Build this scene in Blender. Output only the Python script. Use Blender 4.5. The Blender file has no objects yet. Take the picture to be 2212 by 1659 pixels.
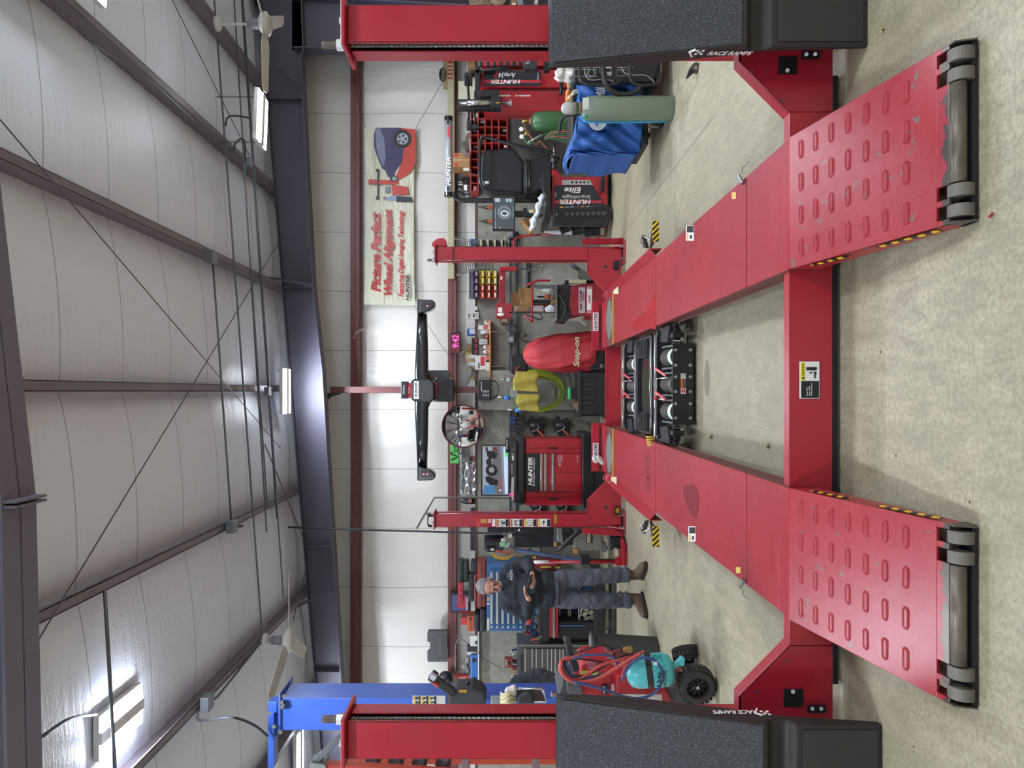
import bpy, bmesh, math, random
from mathutils import Vector, Matrix, Quaternion
PI = math.pi
SC = bpy.context.scene
COL = SC.collection
# ---------------------------------------------------------------- camera, world, exposure
FPX = 1534.0; CX = 1086.0; CY = 845.0; EYE = 1.5      # focal length in px, horizon and vanishing point, eye height
cam_d = bpy.data.cameras.new('camera'); cam = bpy.data.objects.new('camera', cam_d); COL.objects.link(cam)
cam_d.sensor_fit = 'HORIZONTAL'; cam_d.sensor_width = 36.0; cam_d.lens = 36.0 * FPX / 2212.0
cam_d.shift_x = (1106.0 - CX) / 2212.0; cam_d.shift_y = (CY - 829.5) / 2212.0
cam_d.clip_start = 0.05; cam_d.clip_end = 100
# phone held on its side: image right is world down, image up is world right
cam.matrix_world = Matrix(((0, 1, 0, 0), (0, 0, -1, 0), (-1, 0, 0, EYE), (0, 0, 0, 1)))
SC.camera = cam
w = bpy.data.worlds.new('world'); SC.world = w; w.use_nodes = True
w.node_tree.nodes['Background'].inputs[0].default_value = (0.75, 0.85, 1.0, 1)
w.node_tree.nodes['Background'].inputs[1].default_value = 0.25
vs = SC.view_settings; vs.view_transform = 'Standard'; vs.look = 'None'; vs.gamma = 1.0; vs.use_curve_mapping = False
vs.exposure = 2.15
LAMP = 62.0                                            # radiance of the LED strips
cy = SC.cycles
cy.use_denoising = True; cy.max_bounces = 7; cy.diffuse_bounces = 4; cy.glossy_bounces = 3
cy.transmission_bounces = 4; cy.sample_clamp_indirect = 6.0; cy.caustics_reflective = False; cy.caustics_refractive = False
cy.blur_glossy = 0.5

def PX(y, Y): return (CY - y) / FPX * Y
def PZ(x, Y): return EYE + (CX - x) / FPX * Y
def P(x, y, Y): return Vector((PX(y, Y), Y, PZ(x, Y)))
def YF(x): return EYE * FPX / (x - CX)                # depth of a floor point

# ---------------------------------------------------------------- materials
def lin(c):
    if isinstance(c, str):
        c = [int(c[i:i+2], 16) / 255 for i in (0, 2, 4)]
    return tuple((v / 12.92 if v <= 0.04045 else ((v + 0.055) / 1.055) ** 2.4) for v in c)
MATS = {}
class NT:
    def __init__(s, name):
        s.m = bpy.data.materials.new(name); s.m.use_nodes = True; s.t = s.m.node_tree
        s.b = s.t.nodes['Principled BSDF']; s.out = s.t.nodes['Material Output']
    def n(s, typ, **kw):
        nd = s.t.nodes.new(typ)
        for k, v in kw.items():
            if k.startswith('i_'):
                k2 = k[2:]
                nd.inputs[int(k2) if k2.isdigit() else k2.replace('_', ' ')].default_value = v
            else: setattr(nd, k, v)
        return nd
    def l(s, a, b): s.t.links.new(a, b)
    def math(s, op, a, b=None, c=None):
        nd = s.n('ShaderNodeMath', operation=op)
        for i, v in enumerate((a, b, c)):
            if v is None: continue
            if isinstance(v, (int, float)): nd.inputs[i].default_value = v
            else: s.l(v, nd.inputs[i])
        return nd.outputs[0]
    def noise(s, scale, detail=4, rough=0.55, vec=None, dist=0.0):
        nd = s.n('ShaderNodeTexNoise'); nd.inputs['Scale'].default_value = scale; nd.inputs['Detail'].default_value = detail
        nd.inputs['Roughness'].default_value = rough; nd.inputs['Distortion'].default_value = dist
        if vec is not None: s.l(vec, nd.inputs['Vector'])
        return nd.outputs['Fac']
    def pos(s):
        return s.n('ShaderNodeNewGeometry').outputs['Position']
    def obj(s):
        return s.n('ShaderNodeTexCoord').outputs['Object']
    def mapv(s, vec, scale=(1, 1, 1), rot=(0, 0, 0)):
        nd = s.n('ShaderNodeMapping'); nd.inputs['Scale'].default_value = scale; nd.inputs['Rotation'].default_value = rot
        s.l(vec, nd.inputs['Vector']); return nd.outputs[0]
    def sep(s, vec):
        nd = s.n('ShaderNodeSeparateXYZ'); s.l(vec, nd.inputs[0]); return nd.outputs
    def ramp(s, fac, stops, interp='LINEAR'):
        nd = s.n('ShaderNodeValToRGB'); r = nd.color_ramp; r.interpolation = interp
        while len(r.elements) < len(stops): r.elements.new(0.5)
        for e, (p, c) in zip(r.elements, stops):
            e.position = p; e.color = (*lin(c), 1) if not isinstance(c, (int, float)) else (c, c, c, 1)
        s.l(fac, nd.inputs[0]); return nd.outputs[0]
    def mix(s, fac, a, b):
        nd = s.n('ShaderNodeMix', data_type='RGBA')
        for i, v in ((0, fac), (6, a), (7, b)):
            if isinstance(v, (int, float)): nd.inputs[i].default_value = v
            elif isinstance(v, (str, tuple, list)): nd.inputs[i].default_value = (*lin(v), 1)
            else: s.l(v, nd.inputs[i])
        return nd.outputs[2]
    def bump(s, h, strength=0.3, dist=0.01):
        nd = s.n('ShaderNodeBump'); nd.inputs['Strength'].default_value = strength; nd.inputs['Distance'].default_value = dist
        s.l(h, nd.inputs['Height']); s.l(nd.outputs[0], s.b.inputs['Normal'])
    def col(s, c):
        if isinstance(c, (str, tuple)): s.b.inputs['Base Color'].default_value = (*lin(c), 1)
        else: s.l(c, s.b.inputs['Base Color'])
def M(c, rough=0.5, metal=0.0, var=0.12, vs=6.0, bump=0.0, bs=60.0, coat=0.0, spec=0.5, alpha=1.0, tr=0.0):
    """plain painted / plastic / metal surface with a little procedural unevenness"""
    key = (c, rough, metal, var, vs, bump, bs, coat, spec, alpha, tr)
    if key in MATS: return MATS[key]
    t = NT('mat_' + c + '_%02d' % int(rough * 100))
    if var > 0:
        nz = t.noise(vs, 5, 0.6, t.obj())
        base = lin(c)
        lo = tuple(v * (1 - var) for v in base); hi = tuple(min(1, v * (1 + var)) for v in base)
        mx = t.n('ShaderNodeMix', data_type='RGBA'); t.l(nz, mx.inputs[0])
        mx.inputs[6].default_value = (*lo, 1); mx.inputs[7].default_value = (*hi, 1)
        t.l(mx.outputs[2], t.b.inputs['Base Color'])
        rr = t.math('MULTIPLY_ADD', nz, 0.2, max(0.02, rough - 0.1)); t.l(rr, t.b.inputs['Roughness'])
    else:
        t.col(c); t.b.inputs['Roughness'].default_value = rough
    t.b.inputs['Metallic'].default_value = metal
    t.b.inputs['Specular IOR Level'].default_value = spec
    if coat: t.b.inputs['Coat Weight'].default_value = coat; t.b.inputs['Coat Roughness'].default_value = 0.15
    if bump: t.bump(t.noise(bs, 3, 0.6, t.obj()), bump, 0.004)
    if alpha < 1: t.b.inputs['Alpha'].default_value = alpha
    if tr: t.b.inputs['Transmission Weight'].default_value = tr
    MATS[key] = t.m
    return t.m
def EM(c, strength=3.0):
    key = ('em', c, strength)
    if key not in MATS:
        t = NT('glow_' + c); t.col('111111')
        t.b.inputs['Emission Color'].default_value = (*lin(c), 1); t.b.inputs['Emission Strength'].default_value = strength if strength > 10 else strength * 0.23
        MATS[key] = t.m
    return MATS[key]
def hazard(axis='Z', period=0.09, k=1.0):
    key = ('hz', axis, period, k)
    if key not in MATS:
        t = NT('hazard_stripes'); x, y, z = t.sep(t.obj())
        a = {'XZ': (x, z), 'YZ': (y, z), 'XY': (x, y)}[axis]
        v = t.math('ADD', t.math('MULTIPLY', a[0], k), a[1]); v = t.math('FRACT', t.math('DIVIDE', v, period))
        t.col(t.ramp(v, [(0, 'e8c21a'), (0.5, '141414')], 'CONSTANT')); t.b.inputs['Roughness'].default_value = 0.45
        MATS[key] = t.m
    return MATS[key]

def red_paint(name, base, dark, worn=0.0, rough=0.28):
    t = NT(name); p = t.obj()
    nz = t.noise(2.2, 4, 0.6, p); c = t.mix(nz, dark, base)
    sc = t.noise(26, 6, 0.7, t.mapv(p, (1, 1, 1)))
    c2 = t.mix(t.ramp(sc, [(0.35, 0.0), (0.7, 0.13)]), c, 'b86a70') if worn else c
    if worn:
        chip = t.noise(9, 8, 0.72, p); ck = t.ramp(chip, [(0.685, 0.0), (0.70, 1.0)])
        c2 = t.mix(ck, c2, '6d675f')
    t.col(c2)
    t.l(t.math('MULTIPLY_ADD', t.noise(5, 3, 0.6, p), 0.25, rough - 0.08), t.b.inputs['Roughness'])
    t.b.inputs['Coat Weight'].default_value = 0.06 if worn else 0.25; t.b.inputs['Coat Roughness'].default_value = 0.2
    if worn: t.b.inputs['Specular IOR Level'].default_value = 0.4
    t.bump(t.noise(55, 3, 0.5, p), 0.12, 0.002)
    return t.m
RED = red_paint('lift_red', 'b02335', '9a1a2b')
REDW = red_paint('runway_red', 'a31d2d', '8a1523', worn=1.0, rough=0.40)
def ramp_mat():
    t = NT('ramp_red'); p = t.pos(); x, y, z = t.sep(p)
    c = t.mix(t.noise(2.2, 4, 0.6, p), '8c1624', 'a42231')
    c = t.mix(t.ramp(t.noise(30, 6, 0.7, p), [(0.35, 0.0), (0.75, 0.16)]), c, 'c4747c')
    chip = t.ramp(t.noise(11, 7, 0.72, p), [(0.62, 0.0), (0.628, 1.0)])
    c = t.mix(chip, c, '6d675f')
    e = t.math('ADD', y, t.math('MULTIPLY', t.math('SUBTRACT', t.noise(14, 5, 0.7, p), 0.5), 0.12))
    ek = t.math('LESS_THAN', e, 2.285)
    c = t.mix(ek, c, '5c564f'); t.col(c)
    t.l(t.math('MULTIPLY', ek, 0.7), t.b.inputs['Metallic'])
    t.b.inputs['Roughness'].default_value = 0.36
    t.bump(t.noise(60, 3, 0.5, p), 0.15, 0.002); return t.m
RAMPM = ramp_mat()
def floor_mat():
    t = NT('concrete_floor'); p = t.pos(); x, y, z = t.sep(p)
    n1 = t.noise(0.55, 6, 0.62, p); n2 = t.noise(5, 8, 0.7, t.mapv(p, (3.0, 1, 1))); n3 = t.noise(55, 6, 0.75, p)
    c = t.ramp(n1, [(0.3, '978f76'), (0.5, 'ada489'), (0.72, 'bdb59c')])
    c = t.mix(t.ramp(n2, [(0.38, 0.75), (0.6, 0.0)]), c, '8f8770')
    c = t.mix(t.ramp(n3, [(0.40, 0.55), (0.56, 0.0)]), c, '7c7460')
    c = t.mix(t.ramp(t.noise(2.2, 8, 0.8, p, 0.6), [(0.56, 0.0), (0.68, 0.4)]), c, '6f6857')
    dot = t.n('ShaderNodeTexVoronoi', feature='F1'); dot.inputs['Scale'].default_value = 5.5; t.l(p, dot.inputs['Vector'])
    c = t.mix(t.math('LESS_THAN', dot.outputs['Distance'], 0.034), c, '3c372c')
    # saw joints and wandering cracks
    wob = t.math('MULTIPLY', t.math('SUBTRACT', t.noise(1.4, 6, 0.6, p), 0.5), 0.5)
    for a, b, d, wv in ((0, 1, -6.17, 0.0), (0.62, 1, -8.55, 0.8), (-0.5, 1, -8.0, 0.9), (1, 0, -1.95, 0.0)):
        v = t.math('ADD', t.math('MULTIPLY', x, a), t.math('MULTIPLY', y, b)); v = t.math('ADD', v, d)
        if wv: v = t.math('ADD', v, t.math('MULTIPLY', wob, wv))
        v = t.math('LESS_THAN', t.math('ABSOLUTE', v), 0.006)
        if a == 1:
            v = t.math('MULTIPLY', v, t.math('GREATER_THAN', y, 5.0))
        c = t.mix(t.math('MULTIPLY', v, 0.55), c, '4a4437')
    # oil stain under the jack
    dx = t.math('SUBTRACT', x, 0.10); dy = t.math('SUBTRACT', y, 5.22)
    r = t.math('SQRT', t.math('ADD', t.math('MULTIPLY', dx, dx), t.math('MULTIPLY', t.math('MULTIPLY', dy, dy), 3.0)))
    r = t.math('ADD', r, t.math('MULTIPLY', wob, 0.5))
    c = t.mix(t.math('MULTIPLY', t.math('LESS_THAN', r, 0.13), 0.55), c, '4a4434')
    t.col(c)
    t.l(t.math('MULTIPLY_ADD', n2, 0.3, 0.34), t.b.inputs['Roughness'])
    t.bump(t.math('ADD', t.noise(18, 6, 0.7, p), t.noise(60, 4, 0.7, p)), 0.22, 0.006)
    return t.m
def wallcon_mat():
    t = NT('concrete_wall'); p = t.pos()
    c = t.ramp(t.noise(1.3, 7, 0.65, p), [(0.3, '87857a'), (0.7, 'a7a498')])
    v = t.n('ShaderNodeTexVoronoi', feature='F1'); v.inputs['Scale'].default_value = 14; t.l(p, v.inputs['Vector'])
    c = t.mix(t.math('LESS_THAN', v.outputs['Distance'], 0.10), c, '57554c')
    c = t.mix(t.ramp(t.noise(7, 7, 0.7, p), [(0.42, 0.5), (0.6, 0.0)]), c, '747268')
    t.col(c); t.b.inputs['Roughness'].default_value = 0.85
    t.bump(t.noise(40, 5, 0.7, p), 0.35, 0.006); return t.m
def vinyl_mat(name, axis, pitch, base, lo, off=0.0):
    """white facing of the insulation: seams every pitch metres, fine honeycomb emboss, wrinkles"""
    t = NT(name); p = t.pos(); x, y, z = t.sep(p); a = {'X': x, 'Y': y}[axis]
    fr = t.math('FRACT', t.math('DIVIDE', t.math('ADD', a, off + 50 * pitch), pitch))
    seam = t.math('LESS_THAN', fr, 0.012 / pitch)
    c = t.mix(t.noise(0.8, 4, 0.5, p), lo, base); c = t.mix(t.math('MULTIPLY', seam, 0.6), c, '6b6b6a')
    t.col(c); t.b.inputs['Roughness'].default_value = 0.38
    vo = t.n('ShaderNodeTexVoronoi', feature='F1'); vo.inputs['Scale'].default_value = 42; t.l(t.mapv(p, (1, 1, 1)), vo.inputs['Vector'])
    sc = (5.0, 0.7, 0.7) if axis == 'X' else (0.6, 5, 1)
    wr = t.noise(1.6, 4, 0.6, t.mapv(p, sc))
    h = t.math('ADD', t.math('MULTIPLY', vo.outputs['Distance'], 0.14), t.math('MULTIPLY', wr, 1.0))
    t.bump(h, 0.45, 0.03); return t.m
FLOORM = floor_mat(); CONC = wallcon_mat()
CEILM = vinyl_mat('ceiling_vinyl', 'Y', 0.87, 'e6effc', 'dfe8f6')
WALLV = vinyl_mat('wall_vinyl', 'X', 0.94, 'e2dfd8', 'dad7d0', 0.3)
ORD = 'first second third fourth fifth sixth seventh eighth ninth tenth eleventh twelfth thirteenth fourteenth'.split()
def rubber_mat():
    t = NT('textured_ramp_coating'); p = t.obj()
    n = t.noise(260, 2, 0.6, p); c = t.ramp(n, [(0.4, '26272b'), (0.6, '3c3e44'), (0.72, '8d9098')])
    t.col(c); t.b.inputs['Roughness'].default_value = 0.55
    t.bump(t.noise(170, 3, 0.6, p), 0.9, 0.006); return t.m
RUBT = rubber_mat()
STEELB = M('5a3538', 0.55, 0.0, 0.15, 3)          # primer coated girts
STEELD = M('4f4d5c', 0.55, 0.0, 0.12, 2); STEELHAZE = M('706e80', 0.5, 0.0, 0.1, 2)           # primer coated frames; the near one is paler, lens haze put into its colour
BLK = M('17181b', 0.45); BLKG = M('101114', 0.22); DGR = M('2e3034', 0.55); RUB = M('1b1a19', 0.8, bump=0.2)
CHR = M('c9cbcd', 0.18, 1.0, 0.05); STL = M('8f8f8c', 0.38, 1.0, 0.15); GALV = M('9aa0a3', 0.42, 0.9, 0.15)
WHT = M('dcdcd8', 0.5, var=0.04); REDP = M('a51a28', 0.32, coat=0.3); CARD = M('a37a4e', 0.8, var=0.15)
PAPER = M('dedcd2', 0.75, var=0.05); LBLW = M('e4e4e0', 0.5, var=0.02)

# ---------------------------------------------------------------- geometry helpers
OFF = {}
class MB:
    def __init__(s): s.bm = bmesh.new(); s.mi = 0
    def _set(s, geom):
        for g in geom:
            if isinstance(g, bmesh.types.BMFace): g.material_index = s.mi
    def faces(s, vs, fs):
        v = [s.bm.verts.new(p) for p in vs]
        for f in fs:
            try: s.bm.faces.new([v[i] for i in f]).material_index = s.mi
            except ValueError: pass
        return s
    def box(s, a, b, m=None):
        x0, y0, z0 = a; x1, y1, z1 = b
        if x0 > x1: x0, x1 = x1, x0
        if y0 > y1: y0, y1 = y1, y0
        if z0 > z1: z0, z1 = z1, z0
        vs = [Vector(v) for v in ((x0,y0,z0),(x1,y0,z0),(x1,y1,z0),(x0,y1,z0),(x0,y0,z1),(x1,y0,z1),(x1,y1,z1),(x0,y1,z1))]
        if m is not None: vs = [m @ v for v in vs]
        return s.faces(vs, [(0,3,2,1),(4,5,6,7),(0,1,5,4),(1,2,6,5),(2,3,7,6),(3,0,4,7)])
    def pb(s, x0, x1, y0, y1, Y, d):
        """box whose front face, at depth Y, covers the given photo span"""
        return s.box((PX(y1, Y), Y, PZ(x1, Y)), (PX(y0, Y), Y + d, PZ(x0, Y)))
    def cb(s, c, sx, sy, sz, rot=(0, 0, 0)):
        from mathutils import Euler
        m = Matrix.Translation(Vector(c)) @ Euler(rot).to_matrix().to_4x4()
        return s.box((-sx/2, -sy/2, -sz/2), (sx/2, sy/2, sz/2), m)
    def prism(s, poly, vec):
        vec = Vector(vec); poly = [Vector(p) for p in poly]; n = len(poly)
        return s.faces(poly + [p + vec for p in poly],
                       [tuple(range(n)), tuple(range(2*n - 1, n - 1, -1))] + [(i, i + n, (i+1) % n + n, (i+1) % n) for i in range(n)])
    def pp(s, pts, Y, d):
        """prism from a photo outline at depth Y, going d metres back"""
        return s.prism([P(x, y, Y) for x, y in pts], (0, d, 0))
    def cyl(s, a, b, r, r2=None, n=16, cap=True):
        a = Vector(a); b = Vector(b); r2 = r if r2 is None else r2; d = (b - a).normalized()
        u = d.orthogonal().normalized(); v = d.cross(u)
        ring = lambda c, rr: [c + (u * math.cos(2*PI*i/n) + v * math.sin(2*PI*i/n)) * rr for i in range(n)]
        fs = [(i, (i+1) % n, (i+1) % n + n, i + n) for i in range(n)]
        if cap: fs += [tuple(range(n-1, -1, -1)), tuple(range(n, 2*n))]
        return s.faces(ring(a, r) + ring(b, r2), fs)
    def tube(s, pts, r, n=8, closed=False):
        pts = [Vector(p) for p in pts]
        if len(pts) < 2: return s
        rs = r if isinstance(r, (list, tuple)) else [r] * len(pts)
        vs = []; prev = None
        for i, p in enumerate(pts):
            if closed: d = pts[(i+1) % len(pts)] - pts[i-1]
            else: d = pts[min(i+1, len(pts)-1)] - pts[max(i-1, 0)]
            if d.length < 1e-9: d = Vector((0, 0, 1))
            d.normalize()
            if prev is None: u = d.orthogonal().normalized()
            else:
                u = prev - d * prev.dot(d)
                u = u.normalized() if u.length > 1e-6 else d.orthogonal().normalized()
            prev = u; v = d.cross(u)
            vs += [p + (u * math.cos(2*PI*k/n) + v * math.sin(2*PI*k/n)) * rs[i] for k in range(n)]
        m = len(pts); fs = []
        for i in range(m if closed else m - 1):
            j = (i+1) % m
            fs += [(i*n+k, i*n+(k+1) % n, j*n+(k+1) % n, j*n+k) for k in range(n)]
        if not closed: fs += [tuple(range(n-1, -1, -1)), tuple(range((m-1)*n, m*n))]
        return s.faces(vs, fs)
    def lathe(s, prof, c, axis=(0, 0, 1), n=24):
        c = Vector(c); d = Vector(axis).normalized(); u = d.orthogonal().normalized(); v = d.cross(u); vs = []
        for r, h in prof:
            vs += [c + d*h + (u*math.cos(2*PI*i/n) + v*math.sin(2*PI*i/n)) * max(r, 1e-4) for i in range(n)]
        m = len(prof)
        fs = [(i*n+k, i*n+(k+1) % n, (i+1)*n+(k+1) % n, (i+1)*n+k) for i in range(m-1) for k in range(n)]
        fs += [tuple(range(n-1, -1, -1)), tuple(range((m-1)*n, m*n))]
        return s.faces(vs, fs)
    def ell(s, c, r, rot=None, n=16):
        c = Vector(c); r = (r, r, r) if isinstance(r, (int, float)) else r; R = rot or Matrix.Identity(3)
        vs = []; k = n // 2
        for j in range(1, k):
            t = PI * j / k
            vs += [c + R @ Vector((r[0]*math.sin(t)*math.cos(2*PI*i/n), r[1]*math.sin(t)*math.sin(2*PI*i/n), r[2]*math.cos(t))) for i in range(n)]
        vs += [c + R @ Vector((0, 0, r[2])), c + R @ Vector((0, 0, -r[2]))]; T = len(vs) - 2; Bt = len(vs) - 1
        fs = [((j)*n+i, (j+1)*n+i, (j+1)*n+(i+1) % n, j*n+(i+1) % n) for j in range(k-2) for i in range(n)]
        fs += [(T, i, (i+1) % n) for i in range(n)] + [(Bt, (k-2)*n+(i+1) % n, (k-2)*n+i) for i in range(n)]
        return s.faces(vs, fs)
    def cap(s, a, b, ra, rb, n=14):
        """tapered capsule"""
        s.cyl(a, b, ra, rb, n); s.ell(a, ra, None, n); s.ell(b, rb, None, n); return s
    def grid(s, f, nu, nv):
        vs = [Vector(f(i / nu, j / nv)) for j in range(nv+1) for i in range(nu+1)]
        return s.faces(vs, [(j*(nu+1)+i, j*(nu+1)+i+1, (j+1)*(nu+1)+i+1, (j+1)*(nu+1)+i) for j in range(nv) for i in range(nu)])
    def build(s, name, mat, parent=None, bevel=0.0, smooth=False, solid=0.0, seg=2, sub=0, blob=0.0, bsm=6, label=None, fold=0.0, fscale=0.12):
        me = bpy.data.meshes.new(name)
        bmesh.ops.recalc_face_normals(s.bm, faces=s.bm.faces)
        off = OFF.get(parent.name) if parent is not None else None
        if off is None:
            xs = [v.co for v in s.bm.verts]
            off = Vector(((min(p.x for p in xs) + max(p.x for p in xs)) / 2, (min(p.y for p in xs) + max(p.y for p in xs)) / 2, min(p.z for p in xs)))
        for v in s.bm.verts: v.co -= off
        s.bm.to_mesh(me); s.bm.free()
        for m in (mat if isinstance(mat, (list, tuple)) else [mat]): me.materials.append(m)
        o = bpy.data.objects.new(name, me); COL.objects.link(o)
        if parent is None: o.location = off
        else: o.parent = parent
        OFF[o.name] = off
        if smooth or sub or blob:
            me.polygons.foreach_set('use_smooth', [True] * len(me.polygons))
        if blob:
            r = o.modifiers.new('remesh', 'REMESH'); r.mode = 'VOXEL'; r.voxel_size = blob; r.use_smooth_shade = True
            q = o.modifiers.new('smooth', 'SMOOTH'); q.factor = 0.6; q.iterations = bsm
            if fold:
                tx = bpy.data.textures.new('folds', 'CLOUDS'); tx.noise_scale = fscale; tx.noise_depth = 2
                dm = o.modifiers.new('folds', 'DISPLACE'); dm.texture = tx; dm.strength = fold; dm.mid_level = 0.5; dm.texture_coords = 'LOCAL'
        if solid:
            q = o.modifiers.new('solid', 'SOLIDIFY'); q.thickness = solid; q.offset = 0
        if bevel:
            q = o.modifiers.new('bevel', 'BEVEL'); q.width = bevel; q.segments = seg; q.limit_method = 'ANGLE'; q.angle_limit = 0.7
            q.harden_normals = False
        if sub:
            q = o.modifiers.new('sub', 'SUBSURF'); q.levels = sub; q.render_levels = sub
        if label: o['label'] = label
        return o
def T(name, label, cat, loc, group=None):
    o = bpy.data.objects.new(name, None); COL.objects.link(o); o.location = Vector(loc); o.empty_display_size = 0.1
    o['label'] = label; o['category'] = cat
    if group: o['group'] = group
    OFF[o.name] = Vector(loc); return o
def tag(o, label, cat, group=None, kind=None):
    o['label'] = label; o['category'] = cat
    if group: o['group'] = group
    if kind: o['kind'] = kind
    return o
def struct(o): o['kind'] = 'structure'; return o
def dup(src, loc, rotz=None, label=None, group=None):
    def rec(o, par):
        c = o.copy(); COL.objects.link(c)
        if par is not None: c.parent = par
        for ch in [k for k in bpy.data.objects if k.parent is o]: rec(ch, c)
        return c
    r = rec(src, None); r.location = Vector(loc)
    if rotz is not None: r.rotation_euler[2] = rotz
    if label: r['label'] = label
    if group: r['group'] = group
    return r
ROTS = {  # text facing: columns are reading direction, text up, outward normal
    'front': ((1, 0, 0), (0, 0, 1), (0, -1, 0)),
    'frontup': ((0, 0, 1), (-1, 0, 0), (0, -1, 0)),
    'top': ((1, 0, 0), (0, 1, 0), (0, 0, 1)),
    'topflip': ((-1, 0, 0), (0, -1, 0), (0, 0, 1)),
}
def text(s, c, w, h, mat, parent, rot='front', bold=0.0, ital=0.0, name='lettering', ext=0.001, space=1.0):
    """lettering centred on c, filling w by h metres"""
    cu = bpy.data.curves.new(name, 'FONT'); cu.body = s; cu.size = 1.0; cu.offset = bold; cu.shear = ital; cu.extrude = 0.0
    cu.align_x = 'CENTER'; cu.align_y = 'CENTER'; cu.resolution_u = 3; cu.space_character = space
    o = bpy.data.objects.new(name, cu); COL.objects.link(o); cu.materials.append(mat)
    bpy.context.view_layer.update()
    bb = [Vector(b) for b in o.bound_box]; x0 = min(b.x for b in bb); x1 = max(b.x for b in bb); y0 = min(b.y for b in bb); y1 = max(b.y for b in bb)
    sx = w / max(1e-6, x1 - x0); sy = h / max(1e-6, y1 - y0)
    R = ROTS[rot] if isinstance(rot, str) else rot
    X, Y, Z = [Vector(v).normalized() for v in R]
    me = bpy.data.meshes.new_from_object(o)
    bpy.data.objects.remove(o); bpy.data.curves.remove(cu)
    off = OFF[parent.name]; c = Vector(c) - off + Z * ext
    mx, my = (x0 + x1) / 2, (y0 + y1) / 2
    for v in me.vertices: v.co = c + X * ((v.co.x - mx) * sx) + Y * ((v.co.y - my) * sy)
    o = bpy.data.objects.new(name, me); COL.objects.link(o); o.parent = parent; OFF[o.name] = off
    me.materials.clear(); me.materials.append(mat)
    return o
def ptext(s, x0, x1, y0, y1, Y, mat, parent, **kw):
    """upright lettering over a photo span at depth Y (y1 is its left end)"""
    a = P(x0, y0, Y); b = P(x1, y1, Y)
    return text(s, (a + b) / 2, abs(a.x - b.x), abs(a.z - b.z), mat, parent, **kw)
def quad(name, pts, mat, parent, ext=0.0, nrm=(0, -1, 0)):
    b = MB(); b.prism([Vector(p) + Vector(nrm) * ext for p in pts], Vector(nrm) * 0.001); return b.build(name, mat, parent)
def arc(c, r, a0, a1, n, u=(1, 0, 0), v=(0, 0, 1)):
    c = Vector(c); u = Vector(u); v = Vector(v)
    return [c + (u * math.cos(a0 + (a1-a0)*i/n) + v * math.sin(a0 + (a1-a0)*i/n)) * r for i in range(n+1)]
def spline(pts, k=6):
    """Catmull-Rom through the points"""
    p = [Vector(q) for q in pts]; p = [p[0]*2 - p[1]] + p + [p[-1]*2 - p[-2]]; out = []
    for i in range(1, len(p) - 2):
        for j in range(k):
            t = j / k; a, b, c, d = p[i-1], p[i], p[i+1], p[i+2]
            out.append(0.5 * ((2*b) + (c - a)*t + (2*a - 5*b + 4*c - d)*t*t + (3*b - a - 3*c + d)*t**3))
    out.append(p[-2]); return out
# ================================================================ THE BUILDING
def roofz(X): return 4.81 + 0.083 * X
XL, XR, YB, YW = -8.4, 7.8, -7.5, 11.35
rnd = random.Random(7)
b = MB(); b.box((XL-.2, YB-.2, -0.2), (XR+.2, YW+.2, 0)); struct(b.build('floor', FLOORM))
# concrete wainscot with its ledge, and the pilaster under the middle column
b = MB(); b.box((XL, 11.0, 0), (XR, 11.34, 1.895)); struct(b.build('wall_base_concrete', CONC, bevel=0.01))
b = MB(); b.box((PX(886, 10.8), 10.8, 0), (PX(800, 10.8), 11.0, 1.87)); struct(b.build('column_base_pier', CONC, bevel=0.012))
# insulated end wall, bulging between the girts
def wallface(u, v):
    X = XL + (XR - XL) * u; Z = 1.86 + 3.7 * v
    zz = [1.86, 2.30, 3.80, 5.4]; k = 0
    while k < 2 and Z > zz[k+1]: k += 1
    t = min(1, max(0, (Z - zz[k]) / (zz[k+1] - zz[k])))
    bul = 0.085 * (math.sin(PI * t) ** 0.6) * (1 + 0.15 * math.sin(X * 6.7) + 0.08 * math.sin(X * 17 + Z * 3))
    return (X, 11.33 - (bul if k else 0.02), min(Z, roofz(X) + 0.3))
b = MB(); b.grid(wallface, 260, 46); struct(b.build('wall_end', WALLV, smooth=True))
b = MB(); b.box((XL, YW, 0), (XR, YW+.1, 5.6)); struct(b.build('wall_end_outer', STEELD))
b = MB(); b.box((XL-.1, YB, 0), (XL, YW, 5.5)); struct(b.build('wall_left', WALLV))
b = MB(); b.box((XR, YB, 0), (XR+.1, YW, 5.7)); struct(b.build('wall_right', WALLV))
b = MB(); b.box((XL, YB-.1, 0), (XR, YB, 5.6)); struct(b.build('wall_rear', M('dcdcda', 0.6)))
for i, X in enumerate((-6.2, -2.0, 2.4, 6.0)):
    b = MB(); b.box((X-1.55, YB, 0), (X+1.55, YB+.04, 3.3))
    for k in range(1, 6): b.box((X-1.55, YB+.04, k*.55-.01), (X+1.55, YB+.05, k*.55+.01))
    d = struct(b.build('door_%d' % (i+1), M('e2e3e4', 0.5), bevel=0.004))
    b = MB()
    for k in range(4): b.box((X-1.3+k*.7, YB+.04, 1.2), (X-.85+k*.7, YB+.055, 1.55))
    b.build('window_panes', M('c3cacd', 0.4), d)
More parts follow.
